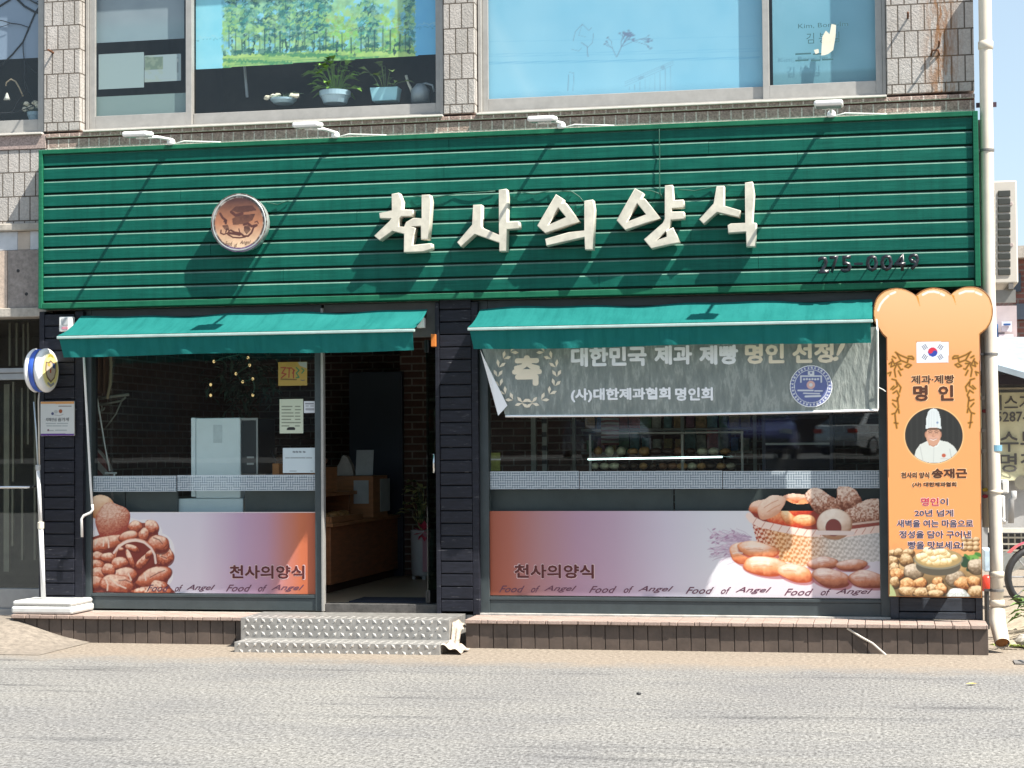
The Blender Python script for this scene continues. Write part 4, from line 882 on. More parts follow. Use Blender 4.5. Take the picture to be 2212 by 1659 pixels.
cv.put(np.ones_like(cv.X), gradx(cv, [(1058, (.36, .090, .045)), (1100, (.40, .125, .085)), (1165, (.42, .21, .22)), (1250, (.45, .28, .37)), (1330, (.50, .36, .46)), (1440, (.62, .56, .65)), (1540, (.70, .70, .74)), (1700, (.76, .74, .75)), (1900, (.74, .70, .76))]))
kq = 4.9756
def qr(x, y): return (2700 + x / 2.6976) / 1.84448, (1900 + y / 2.6976) / 1.84448
qb = qr
pk = np.clip((ZZ(1225, 1700, DF) - cv.Z) / .12, 0, 1) * np.clip((cv.X - XX(1500, 1250, DF)) / .5, 0, 1) * .45; cv.put(pk, (.80, .58, .66))
def vpoly(pts, col, vis=True):
    m = cv.pmask([qr(*p_) for p_ in pts]); cv.put(m * 1.0, col)
    if vis: cv.A |= m
rw_ = random.Random(3)
for i in range(150):                                              # ears of wheat
    a = rw_.random(); y0_ = 640 + 210 * rw_.random(); x1_ = 640 - 330 * rw_.random() ** 1.4
    cv.line([qr(800 - 60 * a, y0_), qr(x1_ + 90, y0_ - 40 + 80 * rw_.random() - (760 - y0_) * .3), qr(x1_, y0_ - 70 + 140 * rw_.random() - (760 - y0_) * .4)], .9, (.42, .28, .40) if rw_.random() < .6 else (.72, .60, .68), .75)
for i in range(46): 
    x_, y_2 = rw_.uniform(360, 620), rw_.uniform(560, 840); cv.ell(*qr(x_, y_2), 22 / kq, 8 / kq, (.40, .24, .36) if i % 2 else (.62, .47, .58), rw_.uniform(-30, 40))
B_ = dict(lo=(.40, .045, .012), mid=(.76, .28, .13), hi=(.93, .66, .50))
vpoly([(780, 400), (800, 360), (1000, 230), (1500, 150), (2172, 250), (2172, 600), (1400, 640), (900, 520)], (.26, .035, .02), False)
for k, (x, y, rx, ry, rot, tx) in enumerate([(900, 320, 140, 75, 10, .3), (1290, 235, 165, 55, -6, .3)]): bb(cv, x, y, rx, ry, rot, True, tex=tx, seed=k, **B_)
Rr = dict(lo=(.45, .03, .012), mid=(.72, .10, .03), hi=(.90, .38, .16))
for k, (x, y, rx, ry, rot) in enumerate([(1180, 330, 190, 90, -15), (1150, 470, 230, 80, -12), (1380, 320, 110, 80, 0)]): bb(cv, x, y, rx, ry, rot, tex=.5, seed=k + 3, **Rr)
Or = dict(lo=(.55, .12, .03), mid=(.86, .38, .15), hi=(.96, .68, .40))
bb(cv, 1260, 330, 90, 45, 8, tex=.4, **Or); bb(cv, 1180, 430, 100, 55, -48, tex=.4, seed=4, **Or); bb(cv, 1365, 465, 118, 62, -8, tex=.4, seed=6, **Or)
bb(cv, 1005, 320, 170, 105, 42, True, lo=(.72, .36, .22), mid=(.86, .56, .40), hi=(.95, .74, .58), tex=.45, sc=40)
Cr = dict(lo=(.17, .045, .02), mid=(.45, .20, .12), hi=(.80, .62, .50))
bb(cv, 1570, 280, 205, 125, -25, True, tex=1.3, sc=70, seed=7, **Cr); bb(cv, 1830, 230, 135, 130, 20, True, tex=1.2, sc=60, seed=8, **Cr); bb(cv, 2060, 400, 270, 150, 5, True, tex=1.5, sc=80, seed=9, **Cr)
vpoly([(1860, 500), (2172, 480), (2172, 600), (1860, 600)], (.30, .06, .04))
cv.line([qr(1870, 510), qr(2172, 475)], 4, (.72, .52, .42))
body = [(800, 500), (860, 520), (1400, 625), (1800, 625), (2172, 570), (2172, 905), (1720, 950), (1390, 965), (1000, 880), (850, 700)]
m = cv.pmask([qr(*p_) for p_ in body]); cv.A |= m
u = (cv.X - cv.x0); w_ = cv.Z; ang = .5
wv = np.sin(u * 120 + w_ * 45) * np.sin(w_ * 150 - u * 45 + np.floor(u * 19) * 3.1)
fx_ = np.clip((cv.X - P(*qr(850, 700), DF).x) / (P(*qr(2172, 700), DF).x - P(*qr(850, 700), DF).x), 0, 1)
ca = np.stack([np.interp(fx_, [0, .2, .42, .6, 1], v_) for v_ in ((.50, .70, .74, .62, .68), (.05, .26, .34, .52, .66), (.015, .07, .14, .43, .63))], -1)
cbm = np.stack([np.interp(fx_, [0, .2, .42, .6, 1], v_) for v_ in ((.86, .90, .90, .76, .74), (.62, .55, .62, .68, .72), (.50, .28, .42, .60, .70))], -1)
t_ = np.clip(.5 + wv * 1.9, 0, 1)[..., None]; cv.put(m * 1.0, ca * .8 * (1 - t_) + cbm * t_)
cv.line([qr(*p_) for p_ in ((770, 420), (800, 460), (900, 510), (1130, 560), (1400, 605), (1800, 610), (2175, 560))], 15, (.90, .70, .60))
for i in range(15): x_ = 830 + i * 90; yy_ = np.interp(x_, [830, 900, 1130, 1400, 1800, 2175], [470, 510, 560, 605, 610, 560]); cv.line([qr(x_ + 22, yy_ - 32), qr(x_ - 18, yy_ + 30)], 1.6, (.62, .28, .20))
mm = cv.bread(*qr(1685, 510), 185 / kq, 165 / kq, 0, lo=(.40, .20, .11), mid=(.74, .55, .42), hi=(.92, .80, .68), tex=.25, sc=30)
cv.ell(*qr(1675, 545), 84 / kq, 92 / kq, (.22, .05, .04)); cv.line([qr(1500, 600), qr(1880, 605)], 9, (.80, .66, .60))
for pts in ([(930, 330), (1010, 280), (1080, 250)], [(960, 380), (1040, 330), (1100, 300)], [(1180, 230), (1300, 225), (1380, 235)], [(1210, 330), (1290, 320)], [(1310, 450), (1400, 440)]): cv.line([qr(*p_) for p_ in pts], 2.0, (.66, .26, .13), .7)
L_ = dict(lo=(.42, .07, .02), mid=(.88, .36, .16), hi=(1.0, .80, .64))
Lr = dict(lo=(.22, .045, .022), mid=(.60, .23, .12), hi=(.92, .76, .68))
for k, (x, y, rx, ry, rot, pal) in enumerate([(690, 820, 135, 115, -30, L_), (860, 785, 215, 90, -10, L_), (1560, 930, 165, 70, 6, Lr), (1870, 950, 175, 60, 4, Lr), (960, 965, 260, 105, -8, L_), (1265, 1035, 185, 98, -14, L_), (1650, 1090, 205, 100, -10, Lr), (2040, 1105, 210, 90, -8, Lr)]):
    cv.ell(*qr(x + 10, y + ry * .45), rx * 1.03 / kq, ry * .75 / kq, (.40, .10, .12), rot, .8); bb(cv, x, y, rx, ry, rot, tex=.35, sc=26, seed=k + 20, **pal)
for (x, y, w_) in ((640, 830, 90), (800, 760, 150), (880, 940, 170), (1180, 990, 110), (1560, 905, 100), (1580, 1050, 130), (1960, 1070, 130)): cv.line([qr(x - w_ * .5, y - 6), qr(x, y - 18), qr(x + w_ * .6, y - 10)], 3.0, (1.0, .86, .74), .6); cv.line([qr(x - w_ * .4, y + 22), qr(x + w_ * .2, y + 14), qr(x + w_ * .8, y + 24)], 1.4, (.50, .14, .05), .6)
cv.mesh('film_print', M_print, wfr)
film_text(wfr, (1111, 1219, 1283, 1249.5), [(1078, 1246, 1273), (1272, 1455, 1274), (1481, 1667, 1276), (1694, 1886, 1279.5)])
# frosted safety strips ------------------------------------------------------------------
kf = NT('frosted dotted film'); df_ = kf.n('BsdfDiffuse'); trf = kf.n('BsdfTransparent'); mf = kf.n('MixShader'); va = kf.n('VertexColor', layer_name='Col'); kf.l(va.outputs[0], df_.inputs[0]); mf.inputs[0].default_value = .72
glf = kf.n('BsdfGlossy'); glf.inputs['Roughness'].default_value = .12; mf2 = kf.n('MixShader'); mf2.inputs[0].default_value = .07
kf.l(trf.outputs[0], mf.inputs[1]); kf.l(df_.outputs[0], mf.inputs[2]); kf.l(mf.outputs[0], mf2.inputs[1]); kf.l(glf.outputs[0], mf2.inputs[2]); kf.l(mf2.outputs[0], kf.out.inputs[0])
strips = [((201.5, 1028, 381, 1062), 'frosted dotted safety strip at the left end of the left window'), ((383, 1026, 683, 1060), 'frosted dotted safety strip crossing in front of the white cabinet'),
          ((1058.5, 1018, 1250.5, 1056.5), 'frosted dotted safety strip at the left end of the right window'), ((1252, 1017.5, 1560, 1056), 'longest frosted dotted safety strip, in the middle of the right window'),
          ((1561.5, 1017, 1900, 1055), 'frosted dotted safety strip above the printed bread basket')]
for bx_, lab in strips:
    cv = Canvas(bx_, .0028, .0036); a = .0188
    pat = np.clip((np.cos(2 * np.pi * cv.X / a) * .6 + np.cos(2 * np.pi * (cv.Z - cv.z0) / a) * .6 + .35 * np.sign(np.sin(cv.X * 57) * np.sin(cv.Z * 83 + 1)) * np.cos(2 * np.pi * cv.X / a)) * 1.4 + .5, 0, 1)[..., None]
    cv.C = np.array((.24, .31, .37)) * (1 - pat) + np.array((.70, .78, .84)) * pat
    ed = (cv.Z - cv.z0 < .007) | (cv.z1 - cv.Z < .007); cv.put(ed * 1.0, (.70, .78, .84))
    o = cv.mesh('frosted_strip', kf.m, None); tag(o, lab, 'window strip', 'frosted safety strips on the shop windows')
# notices on the left window ------------------------------------------------------------------
def notice(name, box, col, lab, cat, draw, d=.0024, tilt=0):
    cv = Canvas(box, d, .0034, col); draw(cv, box); o = cv.mesh(name, M_print, None); return tag(o, lab, cat)
def d_yellow(cv, b):
    x0, y0, x1, y1 = b; cv.put((fbm(cv.X, cv.Z, 12) > .55) * .3, (.30, .20, .04))
    for pts, c in (([(607, 794), (617, 794), (609, 806)], 0), ([(609, 806), (618, 808), (608, 816)], 0), ([(620, 795), (630, 795)], 0), ([(625, 795), (624, 815)], 0), ([(632, 797), (636, 800), (632, 806)], 0), ([(634, 800), (634, 816)], 0), ([(640, 794), (646, 800), (640, 806), (646, 815), (640, 816)], 1), ([(652, 796), (657, 800), (652, 806)], 1)):
        cv.line(pts, 2.6, ((.30, .03, .02), (.02, .18, .08))[c])
    cv.line([(607, 819), (640, 820)], 2.6, (.14, .08, .015)); cv.poly([(643, 782), (663, 782), (663, 796), (648, 790)], (.34, .36, .33)); cv.line([(650, 821), (654, 822), (658, 821)], 1.6, (.06, .06, .1))
notice('poster', (601, 782, 663.5, 833), (.42, .27, .055), 'ochre yellow poster with red and green hand lettering, top right of the left window', 'poster', d_yellow)
def d_menu(cv, b):
    for i, (w1, w2) in enumerate(((22, 10), (19, 11), (24, 9), (25, 10), (19, 10), (27, 11), (15, 9))):
        y = 878 + i * 7; cv.line([(609, y), (609 + w1, y)], 2.1, (.16, .18, .13)); cv.line([(638, y), (638 + w2, y)], 2.1, (.16, .18, .13))
    cv.poly([(620, 925), (625, 922), (634, 922), (638, 925), (638, 929), (619, 929)], (.01, .01, .01))
notice('price_list', (604, 862, 655, 936), (.56, .60, .47), 'cream price list with rows of small writing and a black clip at its foot', 'price list', d_menu)
def d_st(cv, b):
    cv.line([(660, 872), (677, 872)], 2.4, (.2, .2, .23)); cv.line([(661, 877), (666, 877)], 2, (.3, .3, .33)); cv.line([(671, 877), (677, 877)], 2, (.3, .3, .33)); cv.line([(662, 884), (677, 884)], 4.5, (.33, .33, .36))
notice('sticker', (656.5, 866.5, 681, 892), (.66, .67, .72), 'small white sticker beside the cream price list', 'sticker', d_st, .0027)
def d_no(cv, b):
    for x in (635, 641.5, 648.5, 657): cv.line([(x - 1.4, 976), (x + 1.4, 976.5)], 3.4, (.16, .18, .2))
    for a, c in ((617, 625), (628, 643), (645, 649), (651, 659), (662, 673)): cv.line([(a, 989), (c, 989)], 2.4, (.26, .29, .31))
    cv.line([(626, 1017.5), (640, 1017.5)], 1.6, (.25, .28, .3)); cv.line([(671, 1017.5), (675, 1017.5)], 1.6, (.25, .28, .3))
notice('notice', (611, 967.5, 682, 1021.5), (.55, .63, .67), 'white landscape notice sheet low on the left window beside the door', 'notice', d_no)
# ================================================================== BREAD-SHAPED SIGN
DS = .245
bs = thing('bread_sign', 'tall orange loaf-shaped sign with a chef portrait beside the downpipe', 'sign', P(2020, 1292, DS))
def q7(x, y): return (3480 + x / 2.154) / 1.84448, (1130 + y / 2.154) / 1.84448
def q8(x, y): return (3480 + x / 2.37) / 1.84448, (1800 + y / 2.37) / 1.84448
def arc(pts, n=6):                                               # smooth the loaf outline
    out = []
    for i in range(1, len(pts) - 2):
        p0, p1, p2, p3 = [np.array(pts[i + k]) for k in (-1, 0, 1, 2)]
        for j in range(n):
            t = j / n; out.append(tuple(.5 * ((2 * p1) + (p2 - p0) * t + (2 * p0 - 5 * p1 + 4 * p2 - p3) * t * t + (3 * p1 - p0 - 3 * p2 + p3) * t ** 3)))
    return out + [tuple(pts[-2])]
l1 = arc([(20, 420), (5, 330), (-2, 240), (18, 140), (66, 80), (130, 48), (200, 38), (270, 50), (325, 75), (362, 100), (400, 130)])
l2 = arc([(330, 130), (362, 98), (390, 75), (440, 48), (510, 35), (580, 43), (630, 62), (668, 92), (700, 130)])
l3 = arc([(640, 120), (668, 90), (705, 60), (765, 33), (830, 25), (900, 35), (960, 70), (1005, 130), (1026, 220), (1018, 305), (985, 375), (948, 412), (915, 442), (915, 480)])
top = [q7(*p_) for p_ in l1 + l2[1:] + l3[1:]]
low = [q7(108, 468), q7(78, 440), q7(48, 395)]
out_ = top + [(2122, 1291.5), (1919.5, 1289)] + low
M_edge = mat('brown sign edge', (.28, .11, .03), .5)
solid_outline('board', [out_], DS - .022, DS, M_edge, bs, .002)
for p0, p1 in ((1935, 1965), (2080, 2110)):
    for z_ in (.7, 2.0): obj('bracket', MB().box(XX(p0, 1000, .2), XX(p1, 1000, .2), -DS + .023, -.06, z_, z_ + .04), M_dark, bs)
DP = DS + .0015
cv = Canvas((1884, 612, 2147, 1293), DP, .0038, (.80, .40, .14))
full = cv.pmask(out_); cx_, cy_ = 2018, 950
ins = [(x + (1.6 if x < 2018 else -1.6), y + (1.6 if y < 660 else -1.2)) for x, y in out_]
cv.A = cv.pmask(ins)
gz = np.clip((cv.Z - ZZ(1200, 2018, DP)) / (ZZ(620, 2018, DP) - ZZ(1200, 2018, DP)), 0, 1)
cv.C = np.stack([np.interp(gz, [0, .45, .72, .78, 1], v_) for v_ in ((.88, .88, .86, .80, .84), (.335, .345, .345, .39, .49), (.115, .125, .145, .16, .25))], -1)
cv.line([ins[0]] + ins[:len(top)], 5, (.70, .36, .07), .45)
for pts, wd in (([(40, 230), (60, 180), (90, 140), (128, 105)], 9), ([(148, 90), (186, 74)], 9), ([(425, 95), (470, 72), (520, 68), (560, 78)], 9), ([(580, 88), (605, 100)], 9), ([(740, 85), (790, 66), (860, 66)], 9), ([(880, 75), (925, 95)], 9)):
    cv.line([q7(*p_) for p_ in pts], wd / 1.9, (.92, .82, .70))
for pts in ([(362, 100), (385, 108), (402, 205), (380, 150)], [(668, 92), (692, 100), (712, 195), (690, 140)]): cv.poly([q7(*p_) for p_ in pts], (.66, .28, .03))
# flag
cv.poly([q7(365, 493), q7(650, 493), q7(650, 684), q7(365, 684)], (.62, .30, .12)); cv.poly([q7(371, 499), q7(645, 499), q7(645, 678), q7(371, 678)], (.78, .80, .88))
fc = q7(509, 587); k7 = 3.973; Rf = 41 / k7
u, v = cv.loc(fc[0], fc[1], Rf, Rf, -20); r_ = np.hypot(u, v)
red = ((v > 0) & ~(np.hypot(u - .5, v) < .5)) | (np.hypot(u + .5, v) < .5)
cv.put((r_ < 1) * 1.0, np.where(red[..., None], np.array((.62, .03, .06)), np.array((.03, .06, .36))))
for (tx, ty, a) in ((440, 545, 33), (575, 545, -33), (440, 630, -33), (575, 630, 33)):
    for o_ in (-15, 0, 15):
        dx_, dy_ = math.cos(math.radians(a)), -math.sin(math.radians(a)); c_ = (tx + dx_ * o_ * (1 if tx < 500 else 1), ty + dy_ * o_)
        cv.line([q7(c_[0] - dy_ * 19, c_[1] + dx_ * 19), q7(c_[0] + dy_ * 19, c_[1] - dx_ * 19)], 1.7, (.04, .04, .06))
# gilt plant ornaments left and right
orn = [[(190, 590), (230, 615), (290, 640), (345, 650)], [(200, 600), (235, 660), (290, 680), (300, 640)], [(300, 625), (330, 625), (345, 640)], [(270, 710), (300, 690), (325, 700), (300, 722), (270, 712)], [(160, 650), (180, 690), (230, 665)], [(135, 690), (160, 670), (150, 715), (185, 700)],
       [(235, 690), (200, 690), (180, 740), (190, 800)], [(210, 700), (235, 740), (250, 735)], [(215, 750), (235, 790)], [(125, 770), (150, 760), (140, 790)], [(160, 820), (195, 830), (205, 880), (165, 910)], [(205, 850), (235, 890), (225, 930)], [(170, 940), (200, 920), (220, 960), (200, 1010), (165, 1000)],
       [(205, 980), (215, 1060), (190, 1110), (160, 1120)], [(165, 1030), (190, 1060)], [(215, 1080), (220, 1110)], [(185, 1120), (190, 1180), (200, 1240)], [(180, 1195), (210, 1200)], [(150, 905), (175, 880)], [(190, 640), (165, 625)]]
for mir in (0, 1):
    for wd, c in ((6.0, (.50, .27, .04)), (2.7, (.13, .04, .008))):
        for pts in orn: cv.line([q7((1026 - x) if mir else x, y - 4 * mir) for x, y in pts], wd, c, .9)
# portrait medallion
cc = q7(518, 1305); rx_, ry_ = 246 / k7, 241 / k7
u, v = cv.loc(cc[0], cc[1], rx_, ry_); inm = np.hypot(u, v) < 1
cv.ell(cc[0], cc[1], rx_ + 2.6, ry_ + 2.6, (.88, .55, .25)); cv.ell(cc[0], cc[1], rx_ + .8, ry_ + .8, (.10, .05, .03))
cv.put(inm * 1.0, (.022, .022, .02)); cv.put(inm * (np.sin(u * 30) > .5) * .4, (.035, .035, .032))
def cpoly(pts, col): cv.put((cv.pmask([q7(*p_) for p_ in pts]) & inm) * 1.0, col)
coat = [(350, 1490), (365, 1430), (400, 1380), (465, 1350), (490, 1390), (520, 1400), (545, 1385), (572, 1345), (640, 1360), (690, 1395), (725, 1450), (700, 1600), (350, 1600)]
cpoly(coat, (.60, .62, .58)); cv.line([q7(400, 1400), q7(425, 1520)], 1.3, (.42, .44, .42)); cv.line([q7(655, 1420), q7(668, 1490)], 1.3, (.36, .38, .36)); cv.line([q7(520, 1405), q7(515, 1530)], 1.2, (.46, .48, .46)); cv.line([q7(465, 1352), q7(500, 1400), q7(545, 1395), q7(572, 1348)], 3, (.68, .70, .67))
sk_, sk2 = (.55, .30, .20), (.42, .20, .125)
cpoly([(465, 1350), (475, 1385), (515, 1402), (550, 1380), (568, 1345)], sk2)
cv.ell(*q7(452, 1295), 11 / k7, 26 / k7, sk2); cv.ell(*q7(575, 1295), 10 / k7, 26 / k7, sk2)
cv.ell(*q7(514, 1305), 62 / k7, 88 / k7, sk_); cv.ell(*q7(505, 1330), 30 / k7, 18 / k7, (.66, .40, .30), op=.5); cv.ell(*q7(480, 1315), 16 / k7, 14 / k7, (.62, .34, .25), op=.7); cv.ell(*q7(548, 1315), 16 / k7, 14 / k7, (.62, .34, .25), op=.7)
cpoly([(452, 1270), (455, 1240), (575, 1240), (578, 1270), (570, 1255), (460, 1255)], (.05, .03, .02))
for ex in (488, 541):
    cv.line([q7(ex - 17, 1268), q7(ex, 1262), q7(ex + 17, 1268)], 1.4, (.06, .03, .02)); cv.line([q7(ex - 12, 1281), q7(ex, 1278), q7(ex + 12, 1281)], 1.4, (.04, .02, .015))
cv.line([q7(514, 1285), q7(508, 1312), q7(522, 1314)], 1.2, (.38, .17, .11)); cv.line([q7(488, 1333), q7(514, 1345), q7(542, 1331)], 2.3, (.72, .62, .55)); cv.line([q7(484, 1329), q7(514, 1338), q7(545, 1328)], 1.0, (.30, .08, .06))
cpoly([(450, 1248), (452, 1160), (470, 1100), (490, 1078), (515, 1070), (540, 1078), (560, 1100), (576, 1160), (582, 1248), (545, 1236), (490, 1236)], (.62, .66, .66))
for x in (478, 498, 520, 545): cv.line([q7(x, 1100), q7(x + (x - 515) * .08, 1235)], .9, (.50, .54, .55))
cv.ell(*q7(549, 1193), 2.4, 2.4, (.18, .26, .42)); cv.ell(*q7(604, 1475), 18 / k7, 17 / k7, (.45, .10, .05)); cv.line([q7(578, 1503), q7(638, 1503)], 1.3, (.45, .42, .4))
# bakery still life at the foot
tz = np.clip((ZZ(1165, 2018, DP) - cv.Z) / .22, 0, 1)
cv.put(np.clip(tz * 1.3, 0, 1), np.stack([.36 + .3 * fbm(cv.X, cv.Z, 14, 4), .21 + .22 * fbm(cv.X, cv.Z, 14, 4), .08 + .12 * fbm(cv.X, cv.Z, 14, 4)], -1))
cv.put(np.clip((ZZ(1225, 2018, DP) - cv.Z) / .1, 0, 1) * .85, (.10, .065, .03))
k8 = 4.371
def b8(x, y, rx, ry, rot=0, **kw):
    c = q8(x, y); return cv.bread(c[0], c[1], rx / k8, ry / k8, rot, **kw)
rb = random.Random(11)
T1 = dict(lo=(.10, .045, .015), mid=(.36, .20, .08), hi=(.80, .60, .36)); T2 = dict(lo=(.12, .08, .045), mid=(.32, .23, .145), hi=(.68, .56, .42)); T3 = dict(lo=(.16, .045, .012), mid=(.52, .23, .075), hi=(.88, .58, .30))
for i in range(9): b8(860 + (i % 3) * 55, 830 + (i // 3) * 42, 34, 28, tex=.3, seed=i, **T1)
for i in range(8): cv.ell(*q8(880 + rb.random() * 140, 965 + rb.random() * 60), 9, 4.5, (.06, .20, .04) if i % 2 else (.16, .36, .08), rb.uniform(-60, 60))
for i in range(7): cv.ell(*q8(820 + rb.random() * 90, 1010 + rb.random() * 90), 9, 6, (.025, .06, .03), rb.uniform(-60, 60))
for i, (x, y, rx, ry, T) in enumerate([(180, 960, 45, 40, T1), (240, 950, 60, 45, T1), (330, 950, 60, 45, T1), (180, 1030, 60, 55, T1), (310, 1020, 75, 62, T1), (190, 1100, 55, 60, T1), (225, 1150, 75, 62, T3), (375, 1130, 98, 78, T2), (970, 1080, 90, 75, T2), (770, 1190, 100, 85, T2), (850, 1240, 85, 72, T3), (950, 1225, 70, 60, T3), (320, 1250, 95, 60, T3), (440, 1240, 70, 58, T3), (340, 1320, 110, 55, T1), (470, 1330, 110, 50, T1), (605, 1225, 55, 48, T3), (560, 1290, 65, 50, T1), (640, 1290, 60, 55, T3), (590, 1340, 85, 42, T1), (970, 1320, 95, 62, T1), (200, 1230, 50, 60, T1)]):
    cv.ell(*q8(x + 6, y + 12), rx / k8, ry / k8, (.03, .018, .008), op=.85); b8(x, y, rx * .92, ry * .92, tex=.8, sc=60, seed=i + 4, **T)
b8(800, 1350, 105, 60, lo=(.25, .25, .22), mid=(.55, .57, .53), hi=(.86, .87, .84), tex=.9, sc=90)
cv.put((np.clip((cv.Z < ZZ(1288, 2018, DP)) * 1.0, 0, 1)) * .0, (0, 0, 0))
cv.ell(*q8(170, 1330), 8, 22, (.45, .52, .25), 20, .8)
cv.ell(*q8(612, 1080), 212 / k8, 92 / k8, (.10, .085, .06)); cv.ell(*q8(612, 1015), 232 / k8, 98 / k8, (.22, .20, .14)); cv.ell(*q8(612, 1008), 220 / k8, 88 / k8, (.40, .28, .12))
for i in range(34):
    a = rb.random() * 6.28; rr = rb.random() ** .5; b8(612 + 180 * rr * math.cos(a), 985 + 75 * rr * math.sin(a) - 10, 36, 30, lo=(.55, .36, .14), mid=(.80, .66, .38), hi=(.93, .86, .66), tex=.3, seed=i)
cv.mesh('printed_face', M_print, bs)
M_br = mat('dark brown lettering', (.085, .028, .012), .5, 0, .05); M_h2 = mat('peach lettering halo', (.92, .66, .38), .5, 0, .03); M_h3 = mat('pink lettering halo', (.86, .66, .62), .5, 0, .03)
M_nv = mat('navy lettering', (.03, .03, .08), .5, 0, .05); M_rd = mat('crimson lettering', (.55, .02, .06), .5, 0, .05)
def sw(body, a, b, m=M_br, hm=M_h2, bold=.03, halo=.075, shear=0.0):
    bold, halo = bold * 1.7 + .015, halo * 1.5
    write(body, (a[0] - 1.1, a[1] - 1.1, b[0] + 1.1, b[1] + 1.1), DP + .0006, hm, bs, 'lettering_halo', bold=halo, shear=shear); write(body, (a[0], a[1], b[0], b[1]), DP + .0014, m, bs, bold=bold, shear=shear)
sw('제과·제빵', q7(325, 785), q7(695, 858)); sw('명', q7(340, 870), q7(468, 1010), bold=.045); sw('인', q7(556, 870), q7(690, 1006), bold=.045)
sw('천사의 양식', q8(262, 192), q8(530, 250), bold=.035); sw('송재근', q8(550, 156), q8(888, 250), bold=.05); sw('(사) 대한제과협회', q8(366, 286), q8(785, 336), bold=.04)
sw('명인', q8(452, 434), q8(618, 510), M_rd, M_h3, .02); sw('이', q8(632, 440), q8(704, 504), M_nv, M_h3, .015); sw('20년 넘게', q8(390, 546), q8(755, 610), M_nv, M_h3, .015)
sw('새벽을 여는 마음으로', q8(222, 642), q8(943, 712), M_nv, M_h3, .015); sw('정성을 담아 구어낸', q8(246, 746), q8(922, 816), M_nv, M_h3, .015); sw('빵을 맛보세요!', q8(328, 846), q8(848, 918), M_nv, M_h3, .015)
# ================================================================== THINGS ON THE LEFT POST
ps = thing('pedestal_sign', 'white drum sign with a blue band on a thin pole and white plastic foot', 'sign', (XX(90, 1300, .25), -.25, ZL))
c_ = P(91, 1300, .25); bz = MB()
ft = MB(); x0, x1 = XX(25, 1315, .44), XX(160, 1315, .42)
ft.box(x0, x1, -.455, -.035, ZL + .002, ZL + .062); ft.box(x0 + .008, x1 - .008, -.447, -.043, ZL + .063, ZL + .105)
obj('foot', ft, mat('chalky white plastic', (.55, .55, .53), .5, 0, .1, 9), ps, .018)
M_pole = mat('white enamel pole', (.72, .72, .72), .35)
k_ = [P(94, 1284, .25), P(88, 1135, .25), P(82, 1010, .25)]
obj('pole', MB().tube([(k_[0].x, -.25, ZL + .106), k_[1]], .019, 14), M_pole, ps, smooth=True)
obj('pole', MB().tube([k_[1], k_[2]], .015, 14), M_pole, ps, smooth=True)
obj('rod', MB().tube([k_[2], P(78, 930, .25), P(73, 868, .25)], .0065, 8), mat('bluish rod', (.45, .52, .56), .35, .3), ps, smooth=True)
obj('rod', MB().tube([k_[2] + Vector((.012, 0, 0)), P(84, 930, .25), P(83, 866, .25), P(85, 845, .25)], .0065, 8), mat('beige rod', (.55, .50, .42), .4), ps, smooth=True)
obj('collar', MB().lathe([(.020, -.028), (.026, -.024), (.026, .024), (.020, .028)], k_[1], (0, 0, 1), 16), mat('ivory clamp', (.62, .58, .48), .4), ps)
obj('collar', MB().lathe([(.016, -.022), (.020, -.018), (.020, .018), (.016, .022)], k_[2], (0, 0, 1), 16), mat('grey clamp', (.42, .43, .42), .4), ps)
M_shell = mat('glossy white shell', (.82, .82, .82), .25, 0, .04); M_blue = mat('blue band', (.035, .10, .45), .35)
dc = P(108, 800, .25); Rd = .176; ax = Vector((.999, -.03, 0)).normalized()
for (a_, b_2) in ((-.150, -.100), (-.066, 0.0)):
    obj('drum_shell', MB().lathe([(Rd * .80, a_ + .000), (Rd * .93, a_ + .006), (Rd, a_ + .024), (Rd, b_2 - .024), (Rd * .93, b_2 - .006), (Rd * .80, b_2)], dc, ax, 48), M_shell, ps, smooth=True)
obj('band', MB().lathe([(Rd * .96, -.104), (Rd * .975, -.098), (Rd * .975, -.068), (Rd * .96, -.062)], dc, ax, 48, False), M_blue, ps, smooth=True)
obj('face_disc', MB().lathe([(Rd * .78, .001), (Rd * .72, .006)], dc, ax, 48), mat('butter yellow face', (.80, .70, .28), .35), ps)
obj('face_ring', MB().lathe([(Rd * .80, .0005), (Rd * .80, .004)], dc, ax, 48), mat('ivory face ring', (.80, .76, .60), .35), ps)
em = [(-.5, .55, .26, .10, (.35, .28, .05)), ]
def fd(pts, h, col, nm):                                          # flat print on the drum face: (across, up) in drum radii
    u_ = Vector((.03, .999, 0)).normalized(); mb = MB(); n = len(pts)
    mb.add([dc + ax * h + u_ * (p_[0] * Rd) + Vector((0, 0, p_[1] * Rd)) for p_ in pts] , [tuple(range(n))])
    mb.add([dc + ax * (h - .0008) + u_ * (p_[0] * Rd) + Vector((0, 0, p_[1] * Rd)) for p_ in pts], [tuple(range(n))])
    obj('emblem_print', mb, mat(nm, col, .4), ps)
shield = [(-.50, .40), (-.25, .36), (0, .48), (.25, .36), (.50, .40), (.55, 0), (.38, -.36), (0, -.58), (-.38, -.36), (-.55, 0)]
fd([(x * .98, y * .98) for x, y in shield], .0075, (.20, .13, .07), 'emblem brown'); fd([(x * .80, y * .80) for x, y in shield], .0085, (.55, .46, .36), 'emblem tan')
fd([(-.30, .56), (-.18, .70), (0, .75), (.18, .70), (.30, .56), (0, .64)], .0078, (.42, .36, .06), 'emblem olive'); fd([(-.34, -.62), (0, -.76), (.34, -.62), (.28, -.52), (0, -.64), (-.28, -.52)], .0078, (.30, .30, .32), 'emblem grey')
